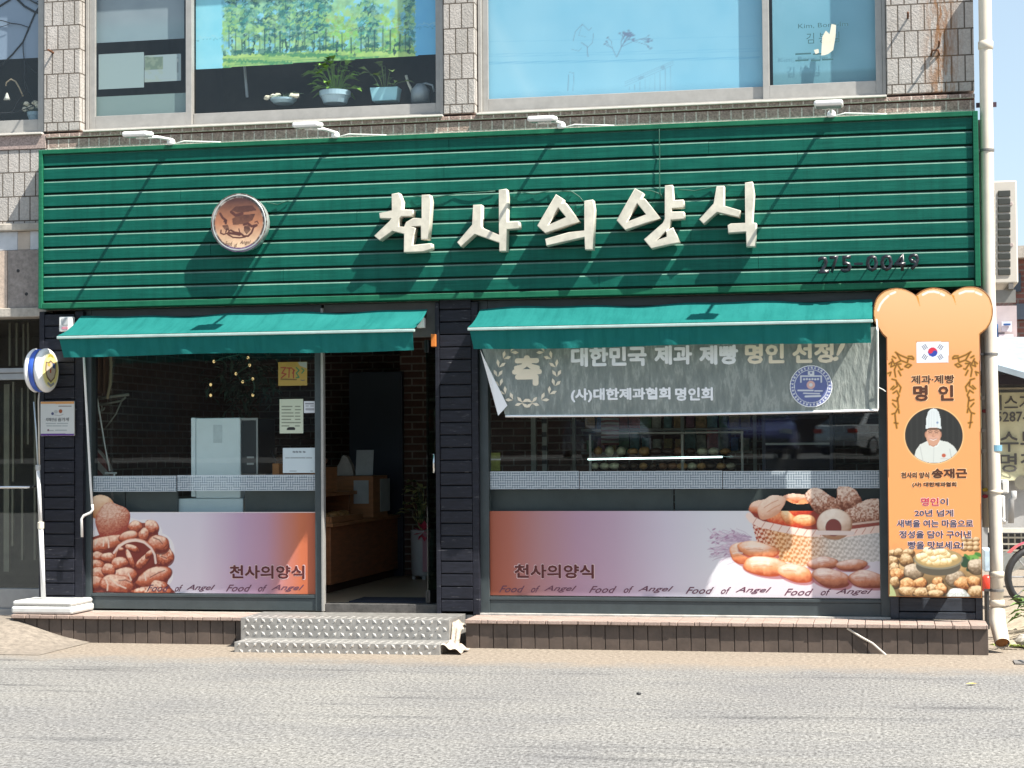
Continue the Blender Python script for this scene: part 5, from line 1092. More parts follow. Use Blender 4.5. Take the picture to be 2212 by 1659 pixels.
fd([(-.10, .05), (.02, .05), (.02, -.12), (-.10, -.12)], .0095, (.45, .06, .02), 'emblem red'); fd([(.14, .32), (.38, .30), (.38, .08), (.18, .12)], .0095, (.03, .09, .26), 'emblem blue'); fd([(-.34, .32), (-.05, .30), (-.08, .16), (-.34, .20)], .0095, (.50, .40, .08), 'emblem yellow')
# plaque
pq = thing('plaque', 'small white plaque with orange top strip and purple bottom strip on the timber post', 'sign', P(123, 942, .12))
DQ = .124
obj('plate', MB().box(XX(87.5, 905, .12), XX(160.5, 905, .12), -DQ + .001, -.104, ZZ(941.5, 123, .12), ZZ(867, 123, .12)), mat('white plaque', (.62, .62, .60), .4), pq, .004)
def qp(x, y): return (150 + x / 9.756) / 1.84448, (1580 + y / 9.756) / 1.84448
cv = Canvas((88, 867.5, 160, 941), DQ, .0026, (.58, .59, .57))
cv.poly([qp(0, 0), qp(1600, 0), qp(1600, 285), qp(0, 285)], (.62, .30, .10)); cv.poly([qp(0, 1440), qp(1600, 1440), qp(1600, 1700), qp(0, 1700)], (.10, .03, .22))
cv.line([qp(820, 375), qp(1300, 375)], 2.0, (.22, .19, .18))
for a, b, y in ((330, 700, 1045), (760, 1170, 1045), (360, 550, 1140), (590, 920, 1140), (970, 1150, 1140), (450, 610, 1320), (690, 1120, 1310)): cv.line([qp(a, y), qp(b, y)], 1.9, (.30, .33, .33))
cv.ell(*qp(580, 665), 3, 3, (.06, .07, .16)); cv.ell(*qp(710, 590), 4, 3.5, (.40, .42, .41)); cv.ell(*qp(890, 570), 4, 4, (.30, .075, .02)); cv.line([qp(650, 710), qp(850, 745), qp(990, 690)], 1.6, (.36, .36, .35)); cv.ell(*qp(410, 1305), 2, 2, (.14, .04, .08))
cv.mesh('plaque_print', M_print, pq)
write('치매안심', (*qp(318, 825), *qp(738, 965)), DQ + .001, mat('charcoal print', (.06, .065, .065), .5), pq, bold=.03, shear=.1); write('쉼가게', (*qp(785, 815), *qp(1220, 968)), DQ + .001, MATS['charcoal print'], pq, bold=.03, shear=.1)
# alarm box, crank rod
al = thing('alarm_box', 'small white wall box beside the left end of the left awning', 'box', P(142, 700, .12))
obj('case', MB().box(XX(128, 700, .15), XX(157, 700, .15), -.155, -.104, ZZ(716, 142, .15), ZZ(684, 142, .15)), M_white, al, .006)
obj('lens', MB().box(XX(133, 700, .16), XX(147, 700, .16), -.160, -.156, ZZ(702, 142, .16), ZZ(687, 142, .16)), mat('pale grey window', (.45, .46, .46), .2), al, .002)
obj('stripe', MB().box(XX(133, 710, .16), XX(146, 710, .16), -.158, -.1555, ZZ(711, 142, .16), ZZ(706, 142, .16)), mat('faded pink mark', (.55, .22, .28), .5), al)
cr_ = thing('awning_crank', 'long white cranked rod hanging from the left end of the left awning', 'crank', P(190, 1100, .22))
obj('rod', MB().tube([P(181, 766, .30), P(184, 829, .25), P(196, 1050, .2), P(199, 1090, .2)], .0095, 10), M_white, cr_, smooth=True)
obj('crank', MB().tube([P(199, 1090, .2), P(200.5, 1100, .2), P(196, 1107, .2), P(181, 1114, .2), P(176, 1121, .2), P(177.5, 1160, .2)], .0105, 10), M_white, cr_, smooth=True)
obj('junction_box', MB().box(XX(932, 735, .12), XX(942, 735, .12), -.14, -.06, ZZ(749, 937, .12), ZZ(722, 937, .12)), mat('orange box', (.62, .18, .03), .5), bld, .004)
# ================================================================== DOWNPIPES
M_pvc = mat('cream rain pipe', (.68, .60, .49), .45, 0, .10, 5); 
dpipe = thing('downpipe', 'thick cream rain downpipe at the right corner of the building', 'pipe', P(2153, 1340, .12))
pt = [P(2127, -60, .10), P(2127.5, 0, .10), P(2136, 620, .10), P(2152, 1190, .10), P(2153.5, 1325, .10)]
r0 = .047
obj('pipe', MB().tube(pt, r0, 20), M_pvc, dpipe, smooth=True)
el = [pt[-1] + Vector((0, 0, .02)), P(2155, 1345, .14), P(2160, 1366, .22), P(2165, 1390, .30)]
obj('elbow', MB().tube(el, [.058, .058, .056, .053], 20, False), M_pvc, dpipe, smooth=True)
obj('mouth', MB().tube([el[2].lerp(el[3], .85), el[2].lerp(el[3], .90)], [.044, .044], 18), mat('rusty pipe inside', (.20, .085, .025), .9, 0, .3, 30), dpipe)
for (px, py, w_) in ((2129, 98, .030), (2150, 1062, .012), (2153, 1240, .02), (2153.5, 1302, .022)): obj('collar', MB().lathe([(r0 + .001, -w_), (r0 + .007, -w_ + .004), (r0 + .007, w_ - .004), (r0 + .001, w_)], P(px, py, .10), (0, 0, 1), 22), M_pvc, dpipe, smooth=True)
M_clip = mat('galvanised clip', (.22, .21, .20), .5, .5)
for (px, py) in ((2132, 325), (2140, 765), (2153, 1275)):
    c_ = P(px, py, .10); m = MB(); m.lathe([(r0 + .001, -.010), (r0 + .006, -.008), (r0 + .006, .008), (r0 + .001, .010)], c_, (0, 0, 1), 20); m.box(c_.x - .09, c_.x - r0 - .002, c_.y - .012, c_.y + .012, c_.z - .008, c_.z + .008); obj('clamp', m, M_clip, dpipe)
c_ = P(2150, 968, .10); obj('tape', MB().lathe([(r0 + .0015, -.022), (r0 + .0015, .022)], c_, (0, 0, 1), 20, False), mat('blue tape', (.16, .34, .45), .5), dpipe)
c_ = P(2136, 228, .0); obj('wall_hook', MB().box(XX(2108, 228, .0), XX(2152, 228, .0), -.04, -.02, c_.z - .017, c_.z + .017), mat('plum steel strap', (.06, .03, .05), .5), dpipe)
tp = thing('conduit', 'thin cream pipe beside the thick downpipe, right of the orange sign', 'pipe', P(2127, 1139, .04))
obj('pipe', MB().tube([P(2117, 260, .03), P(2121, 620, .03), P(2127.5, 800, .03), P(2130, 1139, .03)], .027, 14), M_pvc, tp, smooth=True)
for y in (380, 860, 930, 975): obj('joint', MB().lathe([(.028, -.016), (.032, -.012), (.032, .012), (.028, .016)], P(2121 + (y - 620) * .0185, y, .03), (0, 0, 1), 14), M_pvc, tp)
for y, c, nm in ((888, (.35, .06, .06), 'red tie'), (1058, (.65, .42, .05), 'yellow tie'), (1072, (.50, .04, .06), 'crimson tie')): obj('tie', MB().blob(P(2128, y, .06), .024, .012, .014), mat(nm, c, .6), tp, smooth=True)
bolts = ((1961, 39), (2028, 100), (2020, 119)); 
for i, (px, py) in enumerate(bolts):
    b_ = P(px - 0, py if i != 1 else 70, .02); q_ = P(px, py, .02)
    obj('iron_hook', MB().tube([q_, q_ + Vector((0, -.07, .005)), q_ + Vector((0, -.10, .02))] if i < 2 else [q_ + Vector((-.03, 0, 0)), q_ + Vector((-.02, -.03, .03)), q_ + Vector((.02, -.03, .03)), q_ + Vector((.03, 0, 0))], .008, 8), mat('rusty iron', (.13, .05, .02), .8, 0, .3, 40), bld, smooth=True)
q_ = P(115, 114, .02); obj('iron_hook', MB().tube([q_, q_ + Vector((0, -.09, .005))], .009, 8), MATS['rusty iron'], bld)
# ================================================================== UPPER WINDOW CONTENTS
def sheet(name, box, d, col, lab, cat, draw=None, step=.006, m=None, par=None):
    cv = Canvas(box, d, step, col)
    if draw: draw(cv)
    o = cv.mesh(name, m or M_print, par)
    return tag(o, lab, cat) if lab else o
DG = -.16
def d_tree(cv):
    X, Z = cv.X, cv.Z; n = fbm(X, Z, 9, 1); n2 = fbm(X, Z, 22, 5)
    cv.C[:] = (.34, .80, .95); cv.put(np.clip((n - .35) * 1.2, 0, .6), (.62, .92, .98))
    inn = (X > XX(478, 60, DG)) & (X < XX(897, 60, DG)); zg = ZZ(108, 700, DG)
    yl = np.clip(1.15 - np.abs(Z - ZZ(60, 700, DG)) / .5, 0, 1) * (n2 > .40); cv.put(inn * yl * .85, (.60, .86, .20))
    cv.put(inn * (n2 > .62) * np.clip((ZZ(0, 700, DG) - Z) / .2 + .4, 0, 1) * .7, (.62, .78, .30))
    cv.put(inn * (Z < zg), np.stack([.40 + .45 * n2, .66 + .3 * n2, .16 + .14 * n2], -1)); cv.put(inn * (Z < zg) * (np.sin((Z - zg) * 90 + X * 9 + 3 * n) > .45) * .75, (.04, .30, .13)); cv.put(inn * (Z < zg - .09) * .35, (.10, .42, .14))
    cv.put(inn * (np.abs(Z - zg - .02) < .02) * (n2 > .45), (.05, .20, .14))
    rt = random.Random(4)
    for i, px in enumerate((500, 528, 548, 583, 610, 618, 640, 655, 676, 690, 700, 728, 745, 766, 790, 805, 835, 852, 884)):
        by = 108 + rt.uniform(-4, 12) + (6 if i in (4, 8, 13, 18) else 0); tall = rt.random() < .75; dk = (.02, .14, .16) if tall else (.10, .26, .10)
        cv.line([(px, by), (px, by - 30)], 2.6 + rt.random() * 1.6, (.03, .10, .09)); 
        if tall:
            cv.line([(px, by - 30), (px + 1, -75)], 1.8, (.04, .16, .15))
            for j in range(44):
                yy = by - 26 - j * 3.6 + rt.uniform(-4, 4); w2 = (4 + 19 * rt.random() * (1 - j / 60)) * (.5 + rt.random())
                for sd in (-1, 1): cv.ell(px + sd * w2 * .5, yy + rt.uniform(-3, 3), w2 * .55, 2.3, ((.03, .22, .20), (.10, .42, .36), (.42, .70, .24), (.02, .12, .13))[rt.randrange(4)], -sd * rt.uniform(5, 45), .85)
        else:
            for j in range(46): cv.ell(px + rt.gauss(0, 14), by - 42 + rt.gauss(0, 17), 4.5, 3, (.34 + .3 * rt.random(), .58 + .3 * rt.random(), .10 + .14 * rt.random()), rt.uniform(-40, 40), .8)
    for x_, w_ in ((425, 26),): cv.put((X < XX(480, 60, DG)) * 1.0, np.stack([.32 + .2 * n, .82 + .12 * n, .93 + .06 * n], -1))
    cv.put((X > XX(897, 60, DG)) * 1.0, np.stack([.20 + .06 * n, .60 + .10 * n, .92 + .06 * n], -1))  # blue right border, darkened with the window jamb's shadow painted in
    cv.put((np.abs(Z - ZZ(66, 680, DG) - .004 * np.sin(X * 5)) < .004) * .35, (.7, .9, .9)); cv.put((np.abs(Z - ZZ(72, 680, DG)) < .003) * .4, (.05, .2, .25))
    cv.ruffle(2, 70, 3)
    sh = inn * (Z > zg - .02) * np.clip((fbm(X, Z, 16, 12) - .42) * 3, 0, 1); cv.put(sh * .45, (.05, .27, .24)); sh2 = inn * (Z > zg) * (fbm(X, Z, 34, 15) > .60); cv.put(sh2 * .3, (.55, .85, .55))
    for i in range(24):
        px = 490 + i * 16.8 + rt.uniform(-5, 5); by = 106 + rt.uniform(-3, 9); cv.line([(px, by), (px + rt.uniform(-1, 1), by - rt.uniform(26, 48))], 1.6 + rt.random() * 1.8, (.03, .12, .11), .85)
    for i in range(9): cv.line([(480 + rt.uniform(0, 60), 128 + i * 2.6), (700 + rt.uniform(0, 180), 114 + i * 2.3)], 2.2, (.05, .32, .16), .45)
    cv.C = cv.C * np.array((.66, .78, .84))
    cv.A = Z > ZZ(150, 440, DG) + (X - XX(440, 100, DG)) * .012
sheet('landscape_blind', (423, -200, 943, 152), DG, (.2, .6, .8), 'pale blue window blind printed with a grove of green trees', 'blind', d_tree, .0062)
def d_blue(cv):
    X, Z = cv.X, cv.Z; n = fbm(X, Z, 3.2, 2); cv.C = np.stack([.21 + .10 * n, .52 + .09 * n, .70 + .06 * n], -1)
    fo = np.clip(1 - np.abs(X - XX(1090, 100, DG) - (Z - ZZ(100, 1090, DG)) * -.5) / .10, 0, 1) * .35; cv.put(fo, (.40, .66, .78)); 
    for y, o in ((118, .35), (131, .75), (134, .5), (113, .35), (86, .25)): cv.line([(1054, y + 4), (1300, y), (1640, y - 8)], 1.6, (.12, .40, .62), o)
    ink = (.16, .22, .34); rt = random.Random(9)
    def tw_(x, y, a, L, w, n_):
        x2, y2 = x + L * math.cos(a), y - L * math.sin(a); cv.line([(x, y), (x2, y2)], w, ink, .6)
        if n_ <= 0:
            cv.ell(x2, y2, 3.0, 1.4, ink, rt.uniform(-40, 40), .55); return
        for k in range(3 if n_ > 1 else 2): tw_(x2, y2, a + rt.uniform(-.75, .75), L * rt.uniform(.55, .8), w * .75, n_ - 1)
    tw_(1333, 122, 1.15, 22, 2.4, 4); tw_(1331, 122, 2.0, 20, 1.8, 2); tw_(1345, 100, .45, 26, 1.6, 3)
    cv.line([(1270, 122), (1268, 100), (1256, 92)], 2, ink, .7); cv.line([(1268, 104), (1280, 92), (1282, 72)], 1.6, ink, .6); cv.line([(1238, 88), (1243, 68), (1258, 52), (1272, 66), (1278, 60)], 1.6, ink, .6); cv.line([(1234, 106), (1250, 110), (1256, 104)], 1.5, ink, .5); cv.line([(1258, 52), (1250, 76), (1266, 80)], 1.1, ink, .5)
    cv.line([(1227, 196), (1228, 162)], 2, ink, .6); cv.line([(1238, 196), (1240, 158), (1230, 156)], 1.4, ink, .5)
    for i in range(9): cv.line([(1360 + i * 11, 194 - i * 0), (1360 + i * 11, 188 - i * 5.5)], 1.1, ink, .4)
    for o_ in (0, 5, 9): cv.line([(1350, 186 - o_), (1455, 140 - o_)], 1.3, ink, .35)
    cv.ell(1432, 146, 5, 4.5, ink, 0, .35); cv.ell(1385, 168, 7, 3, ink, 20, .35)
sheet('blue_blind', (1048, -200, 1668, 216), DG, (.25, .6, .85), 'plain sky blue blind with a faint ink drawing of a tree', 'blind', d_blue, .0068)
def d_teal(cv):
    X, Z = cv.X, cv.Z; n = fbm(X, Z, 3, 6); g_ = np.clip((Z - cv.z0) / (cv.z1 - cv.z0), 0, 1)
    cv.C = np.stack([.12 + .10 * n + .08 * g_, .34 + .12 * n + .12 * g_, .42 + .14 * n + .18 * g_], -1); cv.put(np.clip((ZZ(150, 1780, DG) - Z) / .1, 0, .3), (.05, .12, .10))
sheet('tinted_sheet', (1660, -200, 1906, 200), DG, (.1, .3, .35), 'dull teal sheet with faded lettering and torn paper scraps behind the far right upper window', 'sheet', d_teal, .0075)
M_fade = mat('faded teal print', (.045, .13, .15), .6); tn = thing('window_lettering', 'faded lettering and a torn cream paper scrap on the far right upper window', 'lettering', P(1778, 100, -.1))
DT = -.094
write('Kim, Bong-Im', (1724, 49, 1832, 62), DT, M_fade, tn); write('김 봉 임', (1742, 70, 1813, 93), DT, M_fade, tn)
for a, b, y in ((1718, 1752, 117), (1756, 1776, 117), (1718, 1746, 131), (1752, 1772, 131), (1776, 1800, 129)): obj('faded_mark', MB().box(XX(a, y, DT), XX(b, y, DT), -DT - .0005, -DT, ZZ(y + 1.8, a, DT), ZZ(y - 1.8, a, DT)), M_fade, tn)
for pts in ([(1774, 120), (1776, 80), (1784, 66), (1792, 74), (1796, 52), (1806, 54), (1805, 78), (1800, 108), (1790, 116), (1782, 119)], [(1758, 108), (1768, 106), (1769, 114), (1762, 117)]):
    obj('paper_scrap', MB().prism([(P(*p_, DT).x, P(*p_, DT).z) for p_ in pts], -DT - .0022, -DT - .001), mat('cream torn paper', (.70, .67, .54), .8), tn)
# left-hand sash: blind, two papers, board
def d_pl(cv): n = fbm(cv.X, cv.Z, 4, 8); cv.C = np.stack([.18 + .12 * n, .235 + .12 * n, .265 + .12 * n], -1); cv.put(np.clip((ZZ(36, 300, DG) - cv.Z) * 9, 0, 1) * .5, (.25, .37, .40))
sheet('roller_blind', (206, -200, 398, 88), DG, (.3, .35, .38), 'grey blue roller blind half lowered behind the second upper window from the left', 'blind', d_pl, .008)
o = sheet('drawn_sheet', (213, 115, 311, 191), -.12, (.30, .39, .39), 'large blank pale sheet taped inside the second upper window from the left', 'paper')
def d_ph(cv): cv.poly([(312, 123), (352, 122), (352, 150), (312, 152)], (.14, .20, .15)); cv.put(((fbm(cv.X, cv.Z, 30) > .5) & (cv.X < XX(352, 130, -.12))) * .4, (.30, .36, .26)); cv.line([(384, 125), (384, 155)], 4, (.2, .24, .24)); cv.line([(384, 127), (384, 133)], 2, (.4, .45, .45))
sheet('brochure', (312, 118, 391, 176), -.12, (.30, .38, .39), 'pale brochure with a small dark photograph, beside the large blank sheet', 'paper', d_ph)
sheet('board', (206, 205, 402, 252), -.13, (.20, .28, .27), 'pale grey green board standing along the foot of the second upper window', 'board')
o = sheet('grey_blind', (-60, -200, 92, 128), DG, (.25, .32, .42), 'slate blue blind in the far left upper window', 'blind')
twg = thing('dry_branch', 'bare dark branches hanging in the far left upper window', 'branch', P(40, 60, -.12)); mb = MB(); rt = random.Random(2)
def twig(p, a, L, r, n_):
    pts = [p]; 
    for k in range(5): a += rt.uniform(-.35, .35); p = (p[0] + L * .2 * math.cos(a), p[1] + L * .2 * math.sin(a)); pts.append(p)
    mb.tube([P(x, y, -.135 - .01 * (n_ % 3)) for x, y in pts if True], r, 5)
    if n_ > 0:
        for q in pts[2:]: 
            if rt.random() < .6: twig(q, a + rt.choice((-1, 1)) * rt.uniform(.4, 1.0), L * .6, r * .6, n_ - 1)
twig((58, -70), 1.9, 260, .012, 2); twig((80, -70), 2.2, 150, .009, 2); twig((95, 0), 2.3, 170, .007, 2); twig((5, -40), .5, 120, .01, 2)
obj('branch', mb, mat('black twig bark', (.012, .012, .014), .8), twg, smooth=True)
def potplant(name, lab, px0, px1, y0, y1, round_, colr, leafcol, n, lh, spread, d=-.26, grp=None, flowers=None, sd=1):
    rl = random.Random(sd); ctr = P((px0 + px1) / 2, y1, d); t = thing(name, lab, 'plant', ctr, grp); w = (XX(px1, y1, d) - XX(px0, y1, d)) / 2; h = (ZZ(y0, px0, d) - ZZ(y1, px0, d))
    if round_: obj('pot', MB().lathe([(w * .72, 0), (w * .90, h * .55), (w * .97, h * .60), (w, h), (w * .93, h), (w * .88, h * .8)], ctr, (0, 0, 1), 28), colr, t, smooth=False)
    else:
        a = MB(); a.add([(ctr.x + sx * w * k, ctr.y + sy * w * .55 * k, ctr.z + zz) for zz, k in ((0, .85), (h, 1)) for sx, sy in ((-1, -1), (1, -1), (1, 1), (-1, 1))], [(0, 3, 2, 1), (0, 1, 5, 4), (1, 2, 6, 5), (2, 3, 7, 6), (3, 0, 4, 7), (4, 5, 6, 7)]); obj('pot', a, colr, t, .006)
    lf = MB()
    for i in range(n):
        a = rl.uniform(0, 6.28); rr = spread * rl.random() ** .6; z = ctr.z + h + lh * rl.random(); b0 = Vector((ctr.x + .3 * rr * math.cos(a), ctr.y + .3 * rr * math.sin(a), ctr.z + h * .9))
        q = Vector((ctr.x + rr * math.cos(a), ctr.y + .7 * rr * math.sin(a), z)); lf.tube([b0, b0.lerp(q, .5) + Vector((0, 0, .02)), q], .0025, 4, False); lf.leaf(q, (math.cos(a), math.sin(a) * .7 - .4, rl.uniform(-.1, .6)), lh * rl.uniform(.35, .55), lh * rl.uniform(.10, .16))
    obj('leaves', lf, mat(leafcol[0], leafcol[1], .45, 0, .35, 30), t)
    if flowers:
        fm = MB()
        for (px, py) in flowers: fm.blob(P(px, py, d + .05), .028, .02, .018, 8, 5, .25)
        obj('flowers', fm, mat('cream flowers', (.72, .68, .52), .7), t)
    return t
M_potb = mat('pale blue pot', (.36, .52, .60), .35, 0, .12, 6); M_potw = mat('light blue planter', (.34, .66, .74), .35, 0, .06)
potplant('potted_plant', 'bushy bright green plant in a round pale pot on the upper window sill', 691, 757, 198, 224, True, M_potb, ('bright green leaves', (.13, .26, .035)), 60, .26, .15, sd=2)
potplant('potted_plant', 'sparse leafy plant in a square light blue planter on the upper window sill', 803, 864, 191, 220, False, M_potw, ('dull green leaves', (.12, .19, .06)), 16, .20, .16, sd=3)
potplant('potted_plant', 'low cream flowering plant on the upper window sill, left of the round pot', 585, 640, 214, 224, True, M_potb, ('grey green leaves', (.10, .16, .10)), 40, .05, .17, flowers=[(590, 208), (600, 206), (612, 213), (632, 206), (577, 211), (640, 207)], sd=4)
potplant('potted_plant', 'grey white flowering plant in a pale pot in the far left upper window', 60, 92, 243, 262, True, M_potb, ('grey green leaves', (.10, .16, .10)), 40, .08, .12, flowers=[(58, 224), (66, 232), (82, 228), (54, 236), (75, 222), (88, 232)], sd=5)
wc = thing('watering_can', 'pale grey watering can with a long spout on the upper window sill', 'watering can', P(905, 214, -.26))
obj('body', MB().lathe([(.075, 0), (.075, .10), (.04, .14), (.03, .15)], P(908, 222, -.26), (0, 0, 1), 20), mat('pale grey tin', (.26, .31, .33), .4, .2), wc, smooth=True)
obj('spout', MB().tube([P(896, 208, -.26), P(888, 193, -.26), P(882, 180, -.26), P(877, 163, -.26)], [.02, .012, .010, .012], 8), mat('cream spout', (.55, .55, .45), .4), wc, smooth=True)
obj('handle', MB().tube([P(897, 193 + 0, -.26), P(905, 184, -.26), P(920, 180, -.26), P(934, 184, -.26), P(938, 198, -.26)], .009, 8), MATS['pale grey tin'], wc, smooth=True)
ho = thing('hanging_ornament', 'small white bell ornament on a curved bamboo hook in the far left upper window', 'ornament', P(15, 210, -.14))
obj('hook', MB().tube([P(50, 208, -.14), P(42, 190, -.14), P(34, 176, -.14), P(24, 171, -.14), P(14, 178, -.14), P(13, 186, -.14)], .007, 6), mat('bamboo', (.34, .27, .17), .6), ho, smooth=True)
obj('bell', MB().lathe([(.004, .06), (.012, .045), (.020, .02), (.028, 0)], P(15, 216, -.14), (0, 0, 1), 14), mat('pale bell', (.50, .50, .44), .5), ho, smooth=True)
obj('support_leg', MB().box(0, 0, 0, 0, 0, 0) if False else MB().tube([P(534, 210, -.4), P(528, 140, -.4)], .012, 8), mat('pale blue steel leg', (.35, .42, .45), .4), bld)
# ================================================================== INSIDE THE SHOP
M_wd2 = mat('mid brown wood', (.38, .165, .07), .45, 0, .25, 5, .1, 40, .4, (1, 1, 7))
ct = thing('counter', 'long reddish brown sales counter running back from the open door', 'counter', (-4.95, 2, ZF))
obj('body', MB().box(-5.45, -4.56, .95, 3.15, ZF + .07, .84), M_wood, ct, .005); obj('plinth', MB().box(-5.43, -4.60, .98, 3.14, ZF, ZF + .069), mat('dark plinth', (.05, .02, .012), .6), ct)
obj('top', MB().box(-5.47, -4.53, .92, 3.16, .841, .872), M_wd2, ct, .004)
obj('upper_shelf', MB().box(-5.45, -4.66, 1.0, 2.1, 1.09, 1.12), M_wd2, ct, .003)
for y in (1.02, 2.04): obj('upright', MB().box(-5.40, -4.72, y, y + .04, .873, 1.089), M_wood, ct)
cb2 = tag(obj('cabinet', MB().box(-5.2, -4.68, 1.0, 1.55, 1.122, 1.34), M_wd2, None, .005), 'small reddish wooden cabinet standing on the counter by the open door', 'cabinet')
M_bag = mat('bagged bread', (.26, .11, .05), .3, 0, .6, 26, .5, 30)
bg_ = thing('bread_bag', 'bulky bag of dark bread on top of the small wooden cabinet', 'bread', (-4.95, 1.25, 1.342)); m = MB()
m.blob((-4.93, 1.25, 1.40), .25, .2, .075, 20, 10, .05); obj('bag', m, M_bag, bg_, smooth=True)
rr_ = random.Random(8); M_loaf = [mat('golden crust', (.34, .17, .06), .5, 0, .4, 22, .4, 40), mat('brown crust', (.17, .07, .03), .5, 0, .4, 22, .4, 40), mat('clear wrapped bread', (.42, .34, .24), .2, 0, .3, 20)]
tray = thing('bread_tray', 'low wooden tray of wrapped breads on the counter edge inside the door', 'tray', (-4.7, 1.2, .873))
obj('tray', MB().box(-5.1, -4.55, .94, 1.9, .874, .888), M_wd2, tray); obj('rim', MB().box(-4.565, -4.55, .94, 1.9, .889, .925), M_wd2, tray); obj('rim', MB().box(-5.1, -4.57, .94, .955, .889, .925), M_wd2, tray)
for i in range(14):
    x, y = -4.64 - .13 * (i % 3) + rr_.uniform(-.02, .02), 1.02 + .16 * (i // 3) + rr_.uniform(-.02, .02)
    b_ = MB(); b_.blob((x, y, .925), .055, .065, .036, 12, 7, .06); o = obj('wrapped_bread', b_, M_loaf[i % 3], None, smooth=True); tag(o, 'wrapped bread lying among others in the wooden tray inside the door', 'bread', 'wrapped breads in the counter tray')
rg = thing('till_stand', 'brown wooden till stand with white sheets taped on it, deeper inside the door', 'stand', (-4.7, 2.4, .873))
obj('box', MB().box(-4.98, -4.54, 2.2, 2.7, .873, 1.25), M_wd2, rg, .005)
obj('sheet', MB().box(-4.536, -4.532, 2.42, 2.75, .92, 1.22), mat('grey white sheet', (.42, .44, .45), .6), rg); obj('sheet', MB().box(-4.72, -4.58, 2.192, 2.197, 1.0, 1.21), MATS['grey white sheet'], rg)
lf_ = thing('leaflet_holder', 'grey white leaflets and a paper bag standing on the till stand', 'leaflets', (-4.75, 2.4, 1.252))
obj('leaflet', MB().obox((-4.66, 2.35, 1.37), (.075, .02, 0), (.0, .004, 0), (.0, .02, .115)), MATS['grey white sheet'], lf_); m = MB(); m.prism([(-4.97, 1.253), (-4.76, 1.253), (-4.78, 1.34), (-4.82, 1.42), (-4.86, 1.44), (-4.90, 1.36)], 2.33, 2.42); obj('paper_bag', m, mat('creased paper bag', (.48, .44, .40), .6, 0, .2, 20), lf_)
fp = thing('floor_plant', 'variegated plant in a tall white pot with a pink ribbon, just inside the door', 'plant', (-4.22, 2.75, ZF)); pc = Vector((-4.22, 2.75, ZF))
obj('pot', MB().lathe([(.095, .03), (.105, .05), (.112, .44), (.112, .455), (.098, .455), (.09, .40)], pc, (0, 0, 1), 28), mat('white glazed pot', (.55, .55, .56), .25, 0, .06), fp, smooth=True)
for k in range(4): a = k * math.pi / 2 + .4; obj('pot_foot', MB().box(pc.x + .08 * math.cos(a) - .015, pc.x + .08 * math.cos(a) + .015, pc.y + .08 * math.sin(a) - .015, pc.y + .08 * math.sin(a) + .015, ZF, ZF + .03), MATS['white glazed pot'], fp)
m = MB(); rl = random.Random(6)
for i in range(26):
    a = rl.uniform(0, 6.28); r_2 = rl.uniform(.02, .13); q = pc + Vector((r_2 * math.cos(a), r_2 * math.sin(a), .50 + rl.random() * .42)); m.tube([pc + Vector((0, 0, .42)), q], .004, 5, False); m.leaf(q, (math.cos(a), math.sin(a) * .6 - .5, rl.uniform(0, .5)), rl.uniform(.13, .19), .042)
kv = NT('variegated leaves'); bv = kv.bsdf((.05, .12, .04), .35); tv = kv.n('TexCoord'); kv.l(kv.ramp(kv.noise(tv.outputs['Object'], 13, 3, .6), [(.44, (.03, .075, .03)), (.56, (.46, .44, .19))]), bv.inputs['Base Color']); obj('leaves', m, kv.m, fp)
m = MB()
for i in range(9): a = i * .7; m.leaf(pc + Vector((.04, -.10, .45)), (math.cos(a), -.5, math.sin(a)), .11, .03, 0)
obj('ribbon_bow', m, mat('pink satin ribbon', (.60, .07, .12), .35), fp); obj('ribbon_tail', MB().box(pc.x + .03, pc.x + .10, pc.y - .122, pc.y - .118, .36, .72), mat('pale pink ribbon', (.55, .28, .34), .45), fp)
obj('door_mat', MB().box(dx0 + .15, dx1 - .05, .12, .55, ZF - .0015, ZF + .008), mat('navy door mat', (.012, .016, .03), .9, 0, .2, 40, .5, 120), None); tag(bpy.data.objects['door_mat'], 'dark navy mat on the floor just inside the door', 'mat')
# white cabinet behind the left window
wb = thing('white_cabinet', 'tall pale blue white cabinet with its back against the left window', 'cabinet', (XX(466, 1080, -.25), .3, ZF)); f_ = lambda a, y=1000, d=-.16: XX(a, y, d)
M_frg = mat('bluish white enamel', (.74, .82, .86), .3, 0, .06, 4)
obj('base', MB().box(f_(386), f_(526), .150, .6, ZF, ZZ(1077, 450, -.16)), M_frg, wb, .006); obj('case', MB().box(f_(423), f_(519), .16, .62, ZZ(1076, 450, -.16), ZZ(903, 450, -.16)), M_frg, wb, .008); obj('stile', MB().box(f_(412.5), f_(422), .162, .62, ZZ(1073, 450, -.16), ZZ(902, 450, -.16)), MATS['bluish white enamel'], wb, .004)
obj('back_plate', MB().box(f_(461), f_(480), .1575, .1595, ZZ(957, 450, -.16), ZZ(918, 450, -.16)), mat('pale back plate', (.62, .70, .74), .25), wb, .002)
obj('open_side', MB().box(f_(521), f_(556), .17, .6, ZZ(1024, 530, -.16), ZZ(904, 530, -.16)), mat('black cabinet side', (.02, .024, .03), .3), wb, .004); m = MB(); m.box(f_(520.5), f_(557), .160, .169, ZZ(908, 530, -.16), ZZ(903, 530, -.16)); m.box(f_(553.5), f_(557), .160, .169, ZZ(1024, 530, -.16), ZZ(908.2, 530, -.16)); obj('side_frame', m, mat('dull steel strip', (.30, .31, .31), .4, .3), wb)
for y in (988, 1002): obj('shelf', MB().box(f_(533), f_(548), .163, .169, ZZ(y + 2, 530, -.16), ZZ(y - 2, 530, -.16)), MATS['dull steel strip'], wb)
